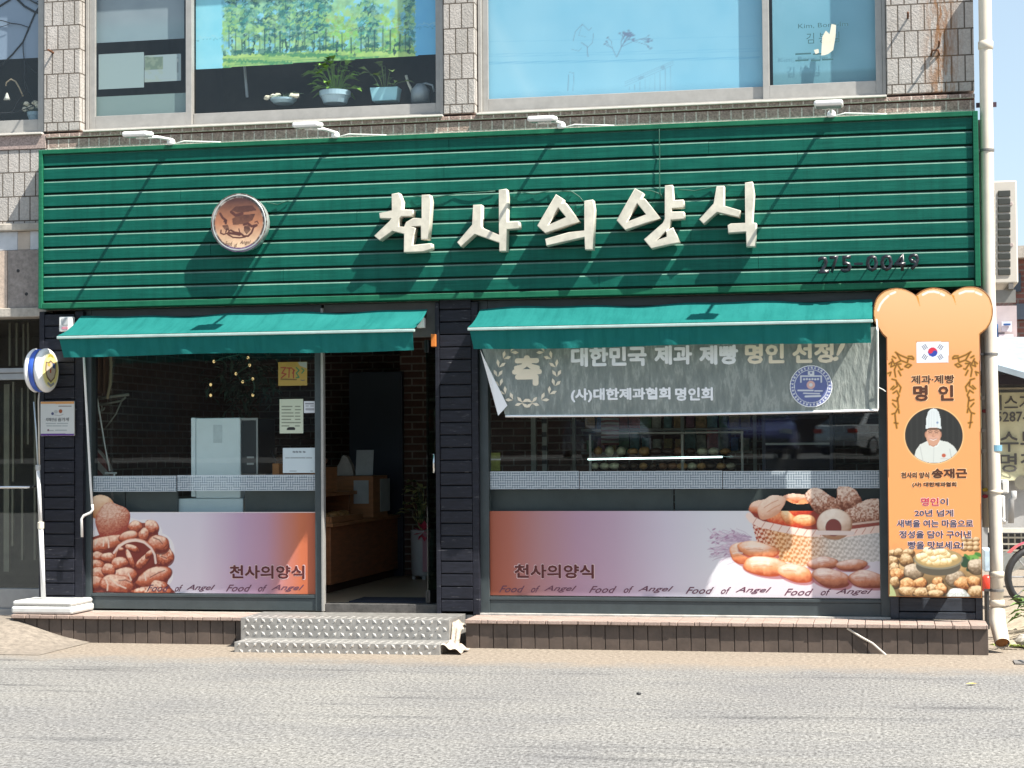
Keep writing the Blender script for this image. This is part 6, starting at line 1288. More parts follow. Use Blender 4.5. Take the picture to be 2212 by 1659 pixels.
# kitchen things right of it
def kp(px, py, dep): return P(px, py, -dep)
mx = thing('mixer', 'grey kitchen mixer behind the left window, right of the white cabinet', 'mixer', kp(570, 1062, .7)); c_ = kp(570, 1005, .7)
obj('bowl', MB().lathe([(.05, -.16), (.09, -.1), (.10, .02), (.105, .03)], kp(572, 975, .7), (0, 0, 1), 20), mat('grey steel bowl', (.22, .23, .24), .35, .5), mx, smooth=True); m = MB(); m.box(c_.x - .09, c_.x + .10, .65, .9, 1.0, c_.z + .02); obj('body', m, mat('grey appliance', (.17, .19, .20), .4), mx, .02)
sc2 = thing('scales', 'pale rounded kitchen scales behind the dotted strip of the left window', 'scales', kp(565, 1026, .4)); m = MB(); m.blob(kp(563, 1014, .4), .045, .06, .07); obj('case', m, mat('pale plastic', (.36, .38, .36), .4), sc2, smooth=True)
tag(obj('carton', MB().box(kp(590, 1020, .3).x, kp(604, 1020, .3).x, .28, .40, kp(600, 1026, .3).z, kp(600, 1001, .3).z), mat('orange carton', (.42, .17, .05), .6), None, .003), 'small orange brown carton beside the landscape notice', 'carton')
ut = thing('hanging_utensils', 'dark coiled cable and utensils hanging behind the left window', 'utensils', kp(590, 975, .5)); obj('coil', MB().tube([kp(560 + 4 * k + 10, 985 - 14 * math.sin(k * .6), .5) for k in range(8)], .008, 6), M_black, ut, smooth=True)
# string lights
sl_ = thing('string_lights', 'string of small warm bulbs hanging inside the left window', 'string lights', kp(560, 790, .35)); pts_ = [(1205, 95), (1300, 60), (1440, 30), (1525, 60), (1540, 130), (1412, 210), (1475, 285), (1570, 258), (1590, 330), (1570, 410)]
k2 = lambda x, y: ((340 + x / 2.353) / 1.84448, (1400 + y / 2.353) / 1.84448)
obj('wire', MB().tube([kp(*k2(*p_), .35) for p_ in pts_], .004, 5), mat('dark green wire', (.03, .10, .07), .5), sl_)
for p_ in ((1205, 95), (1525, 60), (1540, 130), (1412, 210), (1570, 258), (1475, 285), (1175, 412), (1570, 410), (1175, 312)): obj('bulb', MB().blob(kp(*k2(*p_), .36), .011, .011, .013, 10, 7), mat_emit('warm bulb', (1.0, .72, .32), .40), sl_, smooth=True)
tr_ = thing('garland_tree', 'dim dark green garland behind the string of bulbs', 'garland', kp(545, 850, .6)); m = MB(); rl = random.Random(12)
for i in range(260): q = kp(rl.gauss(530, 34), rl.gauss(815, 32), rl.uniform(.5, .7)); m.leaf(q, (rl.uniform(-1, 1), -.3, rl.uniform(-1, .4)), .10, .018)
obj('needles', m, mat('dark green needles', (.015, .040, .025), .7, 0, .3), tr_)
# left end: hanging bread rack, inner crank, striped bunting
rk = thing('wall_bracket', 'pale scrolled shelf bracket on the brick wall inside the left window', 'bracket', kp(235, 880, .5)); m = MB()
m.tube([kp(207, 862, .5), kp(240, 857, .5), kp(279, 852, .5)], .014, 6); m.tube([kp(207, 875, .5), kp(240, 870, .5), kp(262, 866, .5), kp(272, 858, .5)], .010, 6)
obj('shelf_bar', m, mat('pale scroll iron', (.26, .25, .21), .6), rk, smooth=True); obj('scroll', MB().tube([kp(216 + 10 * math.cos(t * .7) * (1 - t * .06), 880 + 9 * math.sin(t * .7), .5) for t in range(12)], .007, 6), MATS['pale scroll iron'], rk, smooth=True); obj('brace', MB().tube([kp(262, 868, .5), kp(250, 895, .5), kp(228, 925, .5)], .007, 6), MATS['pale scroll iron'], rk, smooth=True)
ic = tag(obj('inner_crank_rod', MB().tube([kp(203, 790, .3), kp(208, 850, .3), kp(226, 960, .3), kp(237, 1018, .3)], .007, 8), M_white, None, smooth=True), 'thin white rod leaning inside the left end of the left window', 'rod')
hk = thing('rod_hook', 'small white T shaped fitting behind the left dotted strip', 'hook', kp(240, 1060, .3)); obj('hook_bar', MB().tube([kp(227, 1022, .3), kp(252, 1022, .3)], .008, 8), M_white, hk); obj('hook_stem', MB().tube([kp(247, 1022, .3), kp(248, 1095, .3)], .008, 8), M_white, hk)
cu_ = thing('curtain', 'brown curtain with a cream edge at the left end of the left window', 'curtain', kp(225, 900, .4)); obj('drape', MB().grid(lambda u, v: (kp(206 + 26 * u, 700 + 150 * v, .4).x, .4 + .03 * math.sin(u * 14), kp(215, 700 + 150 * v, .4).z), 24, 4), mat('brown drape', (.11, .05, .025), .8, 0, .3), cu_, smooth=True); obj('edge_band', MB().tube([kp(232, 700, .38), kp(240, 790, .38), kp(238, 830, .38), kp(231, 862, .38)], .014, 6), mat('cream edge', (.36, .30, .20), .7), cu_, smooth=True)
kst = NT('striped cloth'); bst = kst.bsdf((.3, .1, .1), .8); tcs = kst.n('TexCoord'); wvs = kst.n('TexWave'); wvs.inputs['Scale'].default_value = 4.5; wvs.bands_direction = 'DIAGONAL'; kst.l(tcs.outputs['Object'], wvs.inputs[0]); kst.l(kst.ramp(wvs.outputs[1], [(.45, (.13, .03, .025)), (.55, (.30, .27, .24))]), bst.inputs['Base Color'])
m = MB(); m.prism([(kp(203, y, .3).x if i == 0 else kp(x, y, .3).x, kp(x, y, .3).z) for i, (x, y) in enumerate(((203, 1028), (203, 966), (214, 974), (226, 992), (234, 1028)))], .30, .42); tag(obj('striped_bag', m, kst.m, None, .01), 'red and cream striped bag at the left end of the left window', 'bag')
# pastry case behind the right window
M_cg = mat_glass('case glass', (.90, .94, .94), 1.45); M_stl = mat('dull steel post', (.24, .235, .21), .4, .4, .15)
pc_ = thing('pastry_case', 'glass pastry display case with a bright white light tube behind the right window', 'display case', kp(1450, 1100, .6)); D_ = .55
e0, e1 = kp(1272, 960, D_).x, kp(1606, 960, D_).x; z0, z1 = .95, kp(1450, 937, D_).z
obj('case_base', MB().box(e0, e1, D_, D_ + .6, ZF, z0), mat('dark case base', (.03, .033, .036), .4), pc_, .005)
for x in (e0, e0 + (e1 - e0) * .60, e1 - .02): obj('case_post', MB().box(x, x + .018, D_, D_ + .018, z0 + .001, z1), M_stl, pc_)
obj('top_rail', MB().box(e0 + .1, e1, D_ - .002, D_ + .018, z1 + .001, z1 + .014), M_stl, pc_); obj('top_glass', MB().box(e0, e1, D_, D_ + .55, z1 + .016, z1 + .022), M_cg, pc_)
zl_ = kp(1420, 991, D_).z; obj('shelf', MB().box(e0 + .02, e1 - .03, D_ + .05, D_ + .5, zl_ + .01, zl_ + .018), M_cg, pc_); obj('light_tube', MB().tube([kp(1270, 992, D_), kp(1420, 989.5, D_), kp(1560, 987, D_)], .006, 8), mat_emit('white light tube', (.72, 1.0, .96), 2.4), pc_)
rl = random.Random(21)
M_goods = [mat('golden crust', 0) if False else MATS['golden crust'], MATS['brown crust'], MATS['clear wrapped bread'], mat('pale roll', (.50, .44, .30), .5, 0, .3, 25), mat('chocolate bun', (.06, .028, .015), .5, 0, .3)]
for i in range(15):
    px = 1285 + i * 21; b_ = MB(); b_.blob(kp(px, 1007, D_ + .22), rl.uniform(.03, .05), .05, .028, 12, 7, .06); tag(obj('pastry', b_, M_goods[rl.randrange(5)], None, smooth=True), 'small pastry on the lower shelf of the glass display case', 'pastry', 'pastries on the lower shelf of the case')
for i in range(12):
    px = 1292 + i * 25; b_ = MB(); b_.blob(kp(px, 975, D_ + .25), rl.uniform(.035, .06), .06, rl.uniform(.025, .045), 12, 7, .06); tag(obj('pastry', b_, M_goods[rl.randrange(5)], None, smooth=True), 'small pastry on the upper glass shelf of the display case', 'pastry', 'pastries on the upper shelf of the case')
# shelving with packets behind
sf = thing('shelving', 'dark shelving of coloured packets behind the pastry case', 'shelves', kp(1450, 1000, 1.9)); 
for y in (850, 925, 975): z = kp(1450, y, 1.9).z; obj('shelf_board', MB().box(kp(1255, y, 1.9).x, kp(1625, y, 1.9).x, 1.9, 2.3, z - .02, z), M_stl, sf)
for x in (1240, 1474, 1630): q = kp(x, 900, 1.88).x; obj('upright', MB().box(q - .015, q + .015, 1.86, 1.89, ZF, 2.4), M_stl, sf)
pal = [(.40, .07, .05), (.05, .12, .28), (.30, .20, .06), (.08, .18, .08), (.42, .38, .32), (.25, .07, .12), (.10, .22, .22), (.45, .24, .08)]
for i in range(30):
    row = i % 2; px = 1275 + (i // 2) * 24; h = rl.uniform(.10, .22); x = kp(px, 920, 1.95).x; z = kp(1450, (925, 975)[row], 1.9).z + .001; w = rl.uniform(.03, .05); ci = rl.randrange(8)
    tag(obj('packet', MB().box(x - w, x + w, 1.93, 2.05, z, z + h), mat('packet print %s' % 'abcdefgh'[ci], pal[ci], .4, 0, .5, 24), None, .006), 'coloured packet standing on the shelving behind the pastry case', 'packet', 'packets on the shelving')
wl = thing('wall_label', 'red and white striped wall hanging behind the pastry case', 'wall hanging', kp(1318, 960, 1.7)); m = MB(); m.box(kp(1298, 900, 1.7).x, kp(1336, 900, 1.7).x, 1.7, 1.71, kp(1310, 962, 1.7).z, kp(1310, 880, 1.7).z); kst2 = NT('barred print'); b2 = kst2.bsdf((.3, .1, .1), .7); t2 = kst2.n('TexCoord'); w2 = kst2.n('TexWave'); w2.inputs['Scale'].default_value = 8; w2.bands_direction = 'Z'; w2.inputs['Distortion'].default_value = 3; kst2.l(t2.outputs['Object'], w2.inputs[0]); kst2.l(kst2.ramp(w2.outputs[1], [(.4, (.28, .07, .05)), (.6, (.46, .40, .34))]), b2.inputs['Base Color']); obj('cloth', m, kst2.m, wl)
cs_ = thing('card_stand', 'green and yellow card stand at the left end of the right window', 'stand', kp(1080, 1015, .3)); obj('card', MB().box(kp(1060, 990, .3).x, kp(1080, 990, .3).x, .3, .31, kp(1070, 1017, .3).z, kp(1070, 978, .3).z), mat('yellow green card', (.34, .36, .08), .5, 0, .5, 16), cs_); obj('card_bar', MB().box(kp(1058, 990, .3).x, kp(1082, 990, .3).x, .29, .30, kp(1070, 994, .3).z, kp(1070, 991, .3).z), M_white, cs_)
for x, dsh in ((1152, 0), (1176, 1)):
    q = kp(x, 950, .9).x; pb_ = thing('shelf_post', 'plain steel shelf post behind the right window' if not dsh else 'slotted steel shelf post behind the right window', 'post', (q, .9, ZF)); obj('post', MB().box(q - .02, q + .02, .9, .94, ZF, 2.4), M_stl, pb_)
    if dsh:
        for k in range(9): obj('slot', MB().box(q - .021, q + .021, .896, .899, 1.25 + k * .11, 1.29 + k * .11), M_black, pb_)
dk = thing('drinks_fridge', 'dark bluish drinks fridge behind the right end of the right window', 'fridge', kp(1720, 1100, .9)); q0, q1 = kp(1645, 960, .9).x, kp(1800, 960, .9).x
obj('body', MB().box(q0, q1, .95, 1.5, ZF, 1.78), mat('blue black fridge', (.03, .035, .07), .35), dk, .01); obj('glass_door', MB().box(q0 + .03, q1 - .03, .93, .945, .6, 1.74), mat_glass('fridge glass', (.5, .52, .62), 1.6), dk)
for z in (1.0, 1.25, 1.5): obj('shelf_strip', MB().box(q0 + .03, q1 - .03, .922, .93, z, z + .016), mat('pale shelf strip', (.50, .51, .52), .4), dk)
for i in range(7): 
    x = q0 + .07 + i * (q1 - q0 - .14) / 6; tag(obj('carton_pack', MB().box(x - .028, x + .028, .90, .921, 1.266 if False else 1.02, 1.12), mat('violet carton', (.22, .20, .36), .4, 0, .5, 30), None, .004), 'small violet carton lined up in front of the dark drinks fridge', 'carton', 'violet cartons by the drinks fridge')
# ================================================================== BEYOND THE RIGHT CORNER
def B(px, py, dep): return P(px, py, -dep)
ac = thing('air_conditioner', 'tall beige outdoor unit with dark louvre slots, high behind the downpipe', 'air conditioner', B(2172, 615, 2.2)); a0 = B(2120, 500, 2.2).x; a1 = B(2198, 500, 2.2).x; az0, az1 = B(2172, 612, 2.2).z, B(2172, 390, 2.2).z
M_acb = mat('beige unit casing', (.62, .585, .53), .45, 0, .06, 4)
obj('case', MB().box(a0, a1, 2.2, 3.1, az0, az1), M_acb, ac, .012)
lv0, lv1 = B(2156, 500, 2.2).x, B(2184, 500, 2.2).x; lv = B(2146, 500, 2.2).x
for i in range(11):
    z = az1 - .085 - i * (az1 - az0 - .14) / 11; obj('louver', MB().box(lv0 + .005 - .001 * i, lv1 - .001 * i, 2.190, 2.1985, z - .052, z), mat('dark slot', (.05, .055, .05), .5), ac, .004); obj('louver', MB().box(a0 + .01, lv + .012, 2.190, 2.1985, z - .052, z), MATS['dark slot'], ac)
for z in (az1 - .20, az1 - .55): obj('badge', MB().lathe([(.016, 0), (.014, .006)], (a1 - .05, 2.199, z), (0, -1, 0), 14), mat('grey pink stud', (.5, .42, .40), .4), ac)
for x in (a0 + .06, a1 - .08): obj('bracket', MB().box(x, x + .04, 2.2, 3.1, az0 - .05, az0 - .002), M_clip, ac)
obj('bracket_foot', MB().box(a0 - .3, a1 - .02, 2.25, 2.29, az0 - .16, az0 - .052), mat('grey bracket', (.25, .25, .24), .5, .4), ac)
# far street beyond: red brown house, shops
def pbox(px0, px1, py0, py1, dep, th, mbx=None):
    a, b = B(px0, py1, dep), B(px1, py0, dep); return (mbx or MB()).box(a.x, b.x, dep, dep + th, a.z, b.z)
fb = thing('brick_house', 'red brown house with a blue white shop front, far behind the downpipe', 'house', (B(2200, 700, 26).x, 26, 0))
q = B(2186, 560, 26); e = B(2420, 560, 26); obj('wall', MB().box(q.x, e.x, 26, 32, 0, q.z), mat_tiles('far red brick', .3, .12, (.24, .10, .08), (.20, .085, .07), (.22, .17, .15), .02, .5, .3, 20), fb); obj('roof', MB().box(q.x - .3, e.x, 25.7, 32.3, q.z + .002, q.z + .25), M_concrete, fb)
obj('window', pbox(2190, 2205, 590, 630, 25.9, .09), mat('far dark window', (.05, .06, .08), .2), fb); obj('window', pbox(2196, 2240, 655, 690, 25.9, .09), MATS['far dark window'], fb)
hs = thing('white_house', 'pale low house behind the air conditioner at the right edge', 'house', (B(2160, 700, 20).x, 20, 0)); obj('wall', pbox(2080, 2196, 660, 1070, 20, 4), mat('pale mauve plaster', (.52, .44, .44), .8, 0, .12, 2), hs)
M_blu = mat('blue shop panel', (.03, .10, .30), .4, 0, .15); 
obj('window', pbox(2140, 2156, 700, 745, 19.9, .09), mat('blue glass sign', (.08, .20, .42), .3), hs); obj('sign_panel', pbox(2164, 2186, 694, 716, 19.85, .1), mat('white sign panel', (.75, .77, .80), .4), hs); obj('sign_panel', pbox(2158, 2189, 722, 745, 19.85, .1), MATS['white sign panel'], hs)
bar_ = MB(); bar_.box(B(2168, 701, 19.8).x, B(2183, 701, 19.8).x, 19.8, 19.84, B(2170, 703, 19.8).z, B(2170, 699, 19.8).z); obj('sign_mark', bar_, M_blu, hs); obj('eave', pbox(2100, 2230, 750, 768, 19.3, .6), mat('rose eave', (.50, .28, .28), .7), hs)
aw3 = thing('shop_canopy', 'white sloping canopy over the yellow banner at the right edge', 'canopy', (B(2190, 800, 12).x, 12, 0)); m = MB(); c0 = [B(2120, 778, 12), B(2240, 812, 12)]
m.add([B(2120, 768, 13.5), B(2150, 728, 13.5), B(2330, 728, 13.5), B(2330, 838, 11), B(2240, 812, 11), B(2140, 784, 11)], [(0, 1, 2, 3, 4, 5)]); m.add([B(2140, 784, 11), B(2240, 812, 11), B(2330, 838, 11), B(2330, 850, 11), B(2240, 826, 11), B(2140, 796, 11)], [(0, 1, 2, 3, 4, 5)]); obj('roof_sheet', m, mat('pale blue white sheet', (.30, .36, .41), .4), aw3)
obj('underside', MB().box(B(2120, 800, 12).x, B(2400, 800, 12).x, 12.5, 13.4, B(2150, 828, 12).z, B(2150, 806, 12).z), mat('dark canopy underside', (.03, .025, .035), .8), aw3)
bd = thing('market_hut', 'low hut with a pale yellow lettered banner on its front, right of the downpipe', 'hut', (B(2190, 1190, 12).x, 12, 0)); M_hut = mat('grey hut wall', (.42, .42, .42), .8, 0, .15, 3)
obj('wall', MB().box(B(2060, 900, 13).x, B(2420, 900, 13).x, 13, 15.5, 0, B(2150, 790, 13).z), M_hut, bd); obj('fascia_strip', pbox(2060, 2420, 781, 802, 12.9, .08), mat('pinkish white strip', (.72, .64, .64), .6, 0, .25, 5), bd); obj('sign_band', pbox(2130, 2420, 806, 831, 12.9, .08), M_blu, bd); obj('rail', pbox(2130, 2420, 834, 842, 12.9, .08), mat('sand rail', (.50, .46, .36), .6), bd)
yb = thing('shop_banner', 'pale yellow banner with large grey Korean lettering and a phone number', 'banner', B(2190, 1036, 12.85)); DY = -12.85
m = MB(); a_, b_2 = B(2120, 1038, 12.85), B(2420, 845, 12.85); m.grid(lambda u, v: (a_.x + (b_2.x - a_.x) * u, 12.85 + .012 * math.sin(u * 30 + v * 5), a_.z + (b_2.z - a_.z) * v), 40, 10); obj('cloth', m, mat('pale yellow vinyl', (.66, .63, .42), .5, 0, .16, 3), yb, smooth=True)
M_gl = mat('grey banner lettering', (.10, .095, .09), .5); DY2 = -12.82
write('이스가', (2138, 853, 2232, 886), DY2, M_gl, yb, bold=.03); write('5287-2', (2152, 889, 2232, 911), DY2, M_gl, yb, bold=.05); write('수부', (2159, 932, 2246, 976), DY2, M_gl, yb, bold=.03); write('명절', (2159, 979, 2246, 1020), DY2, M_gl, yb, bold=.03)
sa = thing('air_conditioner', 'small white outdoor unit on a bracket under the yellow banner', 'air conditioner', B(2160, 1128, 12.4)); M_wu = mat('white unit casing', (.74, .74, .73), .4, 0, .06)
obj('case', pbox(2146, 2179, 1037, 1066, 12.3, .5), M_wu, sa, .02); obj('fan_grille', pbox(2150, 2166, 1043, 1060, 12.28, .015), mat('dark slot', (.05, .055, .05)), sa); obj('case', pbox(2146, 2171, 1070, 1124, 12.3, .5), M_wu, sa, .02)
for i in range(4): obj('louver', pbox(2150, 2163, 1077 + i * 11, 1083 + i * 11, 12.28, .015), MATS['dark slot'], sa)
m = MB(); m.tube([B(2145, 1128, 12.3), B(2172, 1128, 12.3)], .03, 6); m.tube([B(2148, 1110, 12.3), B(2170, 1128, 12.3)], .025, 6); obj('bracket', m, M_white, sa)
tag(obj('vent_pipe', MB().tube([B(2190, 1060, 12.2), B(2190, 1075, 12.2), B(2185, 1080, 12.2), B(2184, 1130, 12.2)], .04, 8), M_hut, None, smooth=True), 'grey vent pipe on the hut wall at the right edge', 'pipe')
tag(obj('round_mark', MB().lathe([(.10, 0), (.10, .02)], B(2207, 1043, 12.84), (0, -1, 0), 20), mat('grey brown disc', (.16, .15, .12), .6), None), 'grey brown round mark at the lower right of the yellow banner', 'sign')
fc_ = thing('lattice_fence', 'white rail and dark lattice fence behind the motorcycle', 'fence', B(2180, 1200, 6)); obj('rail', pbox(2135, 2420, 1141, 1150, 6, .06), mat('cream rail paint', (.66, .63, .57), .5), fc_); obj('backing', pbox(2135, 2420, 1152, 1230, 6.12, .03), mat('black behind lattice', (.015, .015, .017), .8), fc_)
m = MB()
for i in range(16): pbox(2150 + i * 14, 2152 + i * 14, 1153, 1229, 6.06, .02, m)
for i in range(5): pbox(2137, 2420, 1160 + i * 14, 1163 + i * 14, 6.03, .02, m)
obj('lattice', m, mat('sand lattice bars', (.42, .40, .34), .6), fc_)
tg2 = tag(obj('tarpaulin', MB().grid(lambda u, v: (B(2160 + 120 * u, 1195, 4.6).x, 4.6 + .3 * v, B(2160, 1196 + 44 * v * (1 - .25 * u) - 0 * u + (10 * u), 4.6).z + .03 * math.sin(u * 9 + v * 4)), 24, 10), mat('pale blue tarpaulin', (.55, .66, .76), .4, 0, .15, 4), None, smooth=True), 'crumpled pale blue tarpaulin over the motorcycle at the right edge', 'tarpaulin')
def wheel(c, R, parent, dirx):
    o = obj('wheel', MB().lathe([(R - .06, -.025), (R - .045, -.035), (R - .01, -.03), (R, 0), (R - .01, .03), (R - .045, .035), (R - .06, .025), (R - .06, -.025)], c, dirx, 28, False), M_black, parent, smooth=True); h = MB()
    h.lathe([(.04, -.04), (.04, .04)], c, dirx, 12); u = Vector(dirx).orthogonal().normalized(); w = Vector(dirx).cross(u)
    for k in range(8): a = k * math.pi / 4; h.tube([Vector(c), Vector(c) + (u * math.cos(a) + w * math.sin(a)) * (R - .05)], .008, 5)
    obj('rim', h, mat('scratched alloy', (.45, .45, .46), .35, .6), o)
bk = thing('motorcycle', 'red and chrome motorcycle parked behind the downpipe', 'motorcycle', (2.0, 3.6, 0)); w1, w2 = Vector((1.32, 3.4, .29)), Vector((2.55, 3.8, .29)); dd = (w2 - w1).normalized(); ddx = Vector((-dd.y, dd.x, 0))
for w_ in (w1, w2): wheel(w_, .29, bk, ddx)
m = MB(); m.tube([w1, w1 + Vector((.16, .05, .38)), w1 + Vector((.24, .08, .62))], .022, 8); obj('fork', m, mat('chrome', (.75, .75, .76), .15, 1, .05), bk, smooth=True)
m = MB(); m.tube([w1 + Vector((.2, .07, .5)), w1 + Vector((.5, .16, .30)), w2 + Vector((-.3, -.1, .05)), w2], .03, 8); m.tube([w1 + Vector((.2, .07, .5)), w2 + Vector((-.35, -.1, .38)), w2], .026, 8); obj('frame', m, M_black, bk, smooth=True)
obj('engine', MB().blob((1.85, 3.56, .33), .22, .14, .15, 12, 8, .12), mat('grey engine', (.22, .22, .23), .4, .6, .3, 20), bk); obj('tank', MB().blob((1.78, 3.54, .68), .25, .13, .12, 16, 10), mat('red paint', (.45, .02, .04), .25), bk, smooth=True); obj('seat', MB().blob((2.2, 3.68, .66), .32, .13, .06, 16, 8), M_black, bk, smooth=True)
m = MB(); u_ = ddx * .32; m.tube([w1 + Vector((.24, .08, .68)) - u_, w1 + Vector((.2, .07, .72)), w1 + Vector((.24, .08, .68)) + u_], .014, 8); obj('handlebar', m, MATS['chrome'], bk, smooth=True)
m = MB(); m.grid(lambda u, v: Vector(w1) + Vector(dd) * (.33 * math.cos(2.4 - 1.7 * u)) + ddx * (.10 * (v - .5)) + Vector((0, 0, .33 * math.sin(2.4 - 1.7 * u))), 12, 4); obj('mudguard', m, MATS['red paint'], bk, smooth=True)
obj('headlight', MB().lathe([(.03, 0), (.075, .05), (.08, .09), (.06, .1)], w1 + Vector((.14, .05, .58)), -dd, 18), MATS['chrome'], bk, smooth=True); obj('exhaust', MB().tube([(1.9, 3.42, .25), (2.3, 3.52, .22), (2.75, 3.68, .27)], [.03, .045, .05], 10), MATS['chrome'], bk, smooth=True)
tl_ = thing('warning_lamp', 'small red lamp on a dark post between the orange sign and the downpipe', 'lamp', (B(2131, 1300, 1.5).x, 1.5, 0)); c_ = B(2131, 1258, 1.5); obj('post', MB().tube([(c_.x, 1.5, 0), (c_.x, 1.5, c_.z - .06)], .02, 8), M_black, tl_); obj('lens', MB().lathe([(.035, -.07), (.04, -.06), (.04, .04), (.02, .06)], c_, (0, 0, 1), 14), mat('red plastic', (.50, .04, .02), .3), tl_, smooth=True)
bb_ = tag(obj('blue_crate', pbox(2126, 2143, 1188, 1235, 2.0, .4), mat('pale blue crate', (.42, .54, .66), .5, 0, .3, 12), None, .01), 'pale blue crate glimpsed between the orange sign and the downpipe', 'crate')
# ground, bank and weeds at the corner
m = MB(); m.grid(lambda u, v: (.86 + 2.6 * u, .10 + 2.4 * v, .004 + .13 * min(1, v * 5) * min(1, u * 6 + .3) + .02 * math.sin(u * 23) * math.sin(v * 19)), 40, 40); struct(obj('ground', m, mat('dry sandy soil', (.34, .29, .22), .95, 0, .35, 16, .8, 50), smooth=True))
m = MB(); rl = random.Random(31)
for i in range(9): m.blob((1.0 + .18 * i, .12 + rl.uniform(-.03, .03), .05), rl.uniform(.08, .12), .07, rl.uniform(.04, .07), 9, 6, .12)
tag(obj('rubble_kerb', m, M_concrete, None), 'row of broken concrete lumps along the weedy bank at the right edge', 'kerb')['kind'] = 'stuff'
gr = None
for i in range(22):
    x, y = rl.uniform(.95, 1.75), rl.uniform(.22, .75); m = MB(); hgt = rl.uniform(.12, .30)
    for k in range(13):
        a = rl.uniform(0, 6.28); b0 = Vector((x, y, .10)); q = b0 + Vector((.10 * math.cos(a), .08 * math.sin(a), hgt * rl.uniform(.4, 1))); m.tube([b0, q], .003, 4, False); m.leaf(q, (math.cos(a), math.sin(a) - .3, rl.uniform(-.2, .5)), rl.uniform(.08, .15), .018)
    o = obj('weed', m, mat(('weed green', 'yellow weed green', 'dark weed green')[i % 3], ((.14, .24, .05), (.26, .33, .07), (.07, .14, .035))[i % 3], .6, 0, .3, 20), None); tag(o, 'leafy weed growing on the bank behind the downpipe', 'weed', 'weeds on the bank beside the downpipe')
for i in range(5):
    x = .80 + .06 * i; m = MB()
    for k in range(7): a = rl.uniform(0, 6.28); m.leaf((x, -.02, .01), (math.cos(a), math.sin(a), .6), .09, .012)
    tag(obj('weed', m, MATS['yellow weed green'], None), 'low weed tuft at the foot of the downpipe', 'weed', 'weed tufts under the downpipe')
dg = thing('drain_grate', 'dark slotted drain grate set in the apron at the right edge', 'drain', G(2205, 1430)); g0 = G(2188, 1428)
obj('plate', MB().box(g0.x, g0.x + .5, g0.y - .22, g0.y, .002, .010), mat('worn iron plate', (.20, .185, .17), .7, .3), dg)
for i in range(6): obj('slot', MB().obox((g0.x + .05 + i * .055, g0.y - .11, .0115), (.010, .004, 0), (-.012, .08, 0), (0, 0, .001)), M_black, dg)
lf2 = MB(); q = G(2086, 1481); lf2.leaf(q + Vector((0, 0, .012)), (1, .3, .05), .075, .024, .05); tag(obj('fallen_leaf', lf2, mat('yellow leaf', (.72, .55, .20), .6), None), 'single yellow leaf lying on the asphalt near the right end', 'leaf')
tag(obj('pebble', MB().blob(G(1380, 1501) + Vector((0, 0, .008)), .016, .01, .009, 8, 5, .1), M_black, None), 'tiny black pebble on the asphalt in front of the right ledge', 'pebble')
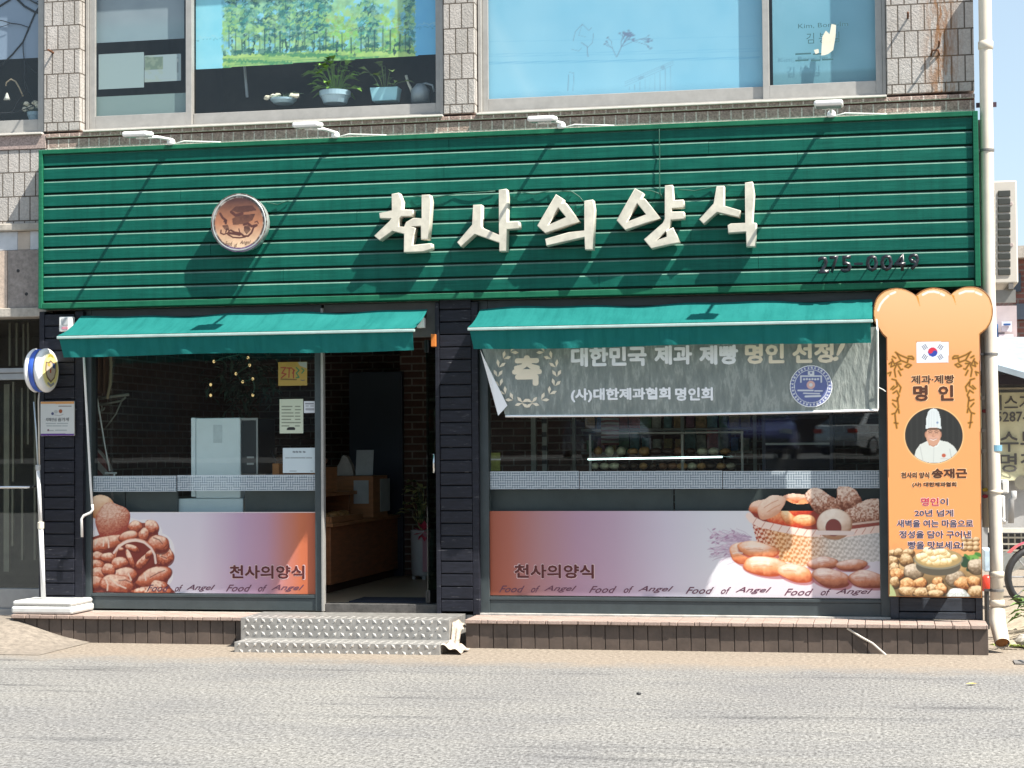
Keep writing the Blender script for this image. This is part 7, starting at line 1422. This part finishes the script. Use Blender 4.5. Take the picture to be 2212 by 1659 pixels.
# ================================================================== ACROSS THE STREET (seen only mirrored in the glass)
ob = thing('added_opposite_building', 'long dark brick building added across the street to keep sky out of the shop glass reflections', 'building', (-3, -72, 1.22))  # added out of view to block the sky in the lower window reflections
obj('wall', MB().box(-60, 55, -80, -72, 0, 10), mat_tiles('opposite brick', .25, .08, (.10, .055, .04), (.08, .045, .035), (.13, .11, .10), .01, .5, .3, 20), ob)
for i in range(14): obj('window', MB().box(-52 + i * 7.4, -49 + i * 7.4, -71.99, -71.93, 2.4, 4.6), mat('opposite dark window', (.03, .035, .045), .15), ob)
def car(loc, rz, paint, lab):
    t = thing('parked_car', lab, 'car', loc, 'cars parked across the street'); t.rotation_euler = (0, 0, rz)
    def part(name, mb, m, par=t, sm=False):
        me = bpy.data.meshes.new(name); me.from_pydata(mb.v, [], mb.f); me.update(); bm = bmesh.new(); bm.from_mesh(me); bmesh.ops.recalc_face_normals(bm, faces=bm.faces); bm.to_mesh(me); bm.free(); me.materials.append(m)
        if sm: me.polygons.foreach_set('use_smooth', [True] * len(me.polygons))
        o = bpy.data.objects.new(name, me); C.objects.link(o); o.parent = par; return o
    st_ = [(-2.25, .50, .62, .70), (-2.2, .32, .95, .80), (-1.7, .24, 1.02, .87), (-1.0, .22, .98, .89), (.4, .22, .96, .89), (1.2, .22, .92, .88), (1.9, .24, .80, .84), (2.25, .32, .66, .72), (2.32, .42, .56, .60)]
    m = MB(); o0 = 0
    for (x, zb, ztp, w) in st_: m.v += [(x, -w, zb), (x, -w * 1.02, (zb + ztp) * .5), (x, -w * .94, ztp), (x, w * .94, ztp), (x, w * 1.02, (zb + ztp) * .5), (x, w, zb)]
    for i in range(len(st_) - 1):
        for k in range(6): a, b = i * 6 + k, i * 6 + (k + 1) % 6; m.f.append((a, b, b + 6, a + 6))
    m.f.append(tuple(range(6))); m.f.append(tuple(range(len(m.v) - 1, len(m.v) - 7, -1))); body_ = part('body', m, paint)
    cabp = [(-1.9, .98), (-1.15, 1.40), (-.2, 1.46), (.45, 1.40), (1.25, .94)]; m = MB()
    for x, z in cabp: wt = .80 - (z - .94) * .42; m.v += [(x, -wt, z), (x, wt, z)]
    for i in range(4): a = 2 * i; m.f.append((a, a + 1, a + 3, a + 2))
    m.f.append((0, 2, 4, 6, 8)); m.f.append((9, 7, 5, 3, 1)); part('roof', m, paint)
    M_cgl = mat('car glass', (.015, .018, .02), .05)
    for s in (-1, 1):
        m = MB(); sh = lambda x, z: (x, s * (.808 - (z - .94) * .42), z); m.v = [sh(-1.55, 1.02), sh(-1.05, 1.35), sh(-.2, 1.40), sh(.4, 1.34), sh(1.0, 1.0)]; m.f = [(0, 1, 2, 3, 4)]; part('side_window', m, M_cgl)
    for (x0, z0, x1, z1) in ((-1.86, 1.02, -1.2, 1.385), (1.19, .985, .5, 1.385)):
        m = MB(); w0, w1 = .76 - (z0 - .94) * .42, .76 - (z1 - .94) * .42; dxx = .012 * (1 if x0 > 0 else -1); m.v = [(x0 + dxx, -w0, z0 + .012), (x0 + dxx, w0, z0 + .012), (x1 + dxx, w1, z1 + .012), (x1 + dxx, -w1, z1 + .012)]; m.f = [(0, 1, 2, 3)]; part('windscreen', m, M_cgl)
    for x in (-1.38, 1.42):
        for s in (-1, 1):
            w_ = part('wheel', MB().lathe([(.26, -.1), (.32, -.09), (.32, .09), (.26, .1)], (x, s * .82, .32), (0, 1, 0), 24), M_black, t, True); part('rim', MB().lathe([(.02, .11), (.20, .112), (.23, .10)], (x, s * .82, .32), (0, s, 0), 20), MATS['scratched alloy'], w_)
    for s in (-1, 1):
        part('tail_light', MB().box(-2.26, -2.15, s * .5, s * .80, .72, .86), MATS['red plastic']); part('headlight', MB().box(2.16, 2.29, s * .42, s * .70, .58, .70), mat('lamp lens', (.35, .36, .36), .1)); part('wing_mirror', MB().box(.72, .86, s * .86, s * 1.02, .94, 1.06), paint)
    part('number_plate', MB().box(-2.262, -2.235, -.26, .26, .50, .61), M_white); part('bumper', MB().box(2.20, 2.345, -.62, .62, .34, .48), M_black)
    return t
car((-.5, -48.0, 1.22), math.radians(-62), mat('silver paint', (.55, .56, .56), .25, .3, .04), 'silver car turned away across the street, mirrored at the right end of the window')
car((-3.2, -31.6, 1.22), math.radians(80), mat('indigo paint', (.06, .065, .16), .2, .2, .04), 'dark blue car facing the shop, mirrored in the right window')
car((-7.6, -37.0, 1.22), math.radians(70), mat('grey blue paint', (.16, .18, .22), .25, .2, .04), 'grey blue car facing the shop, mirrored in the pastry case window')
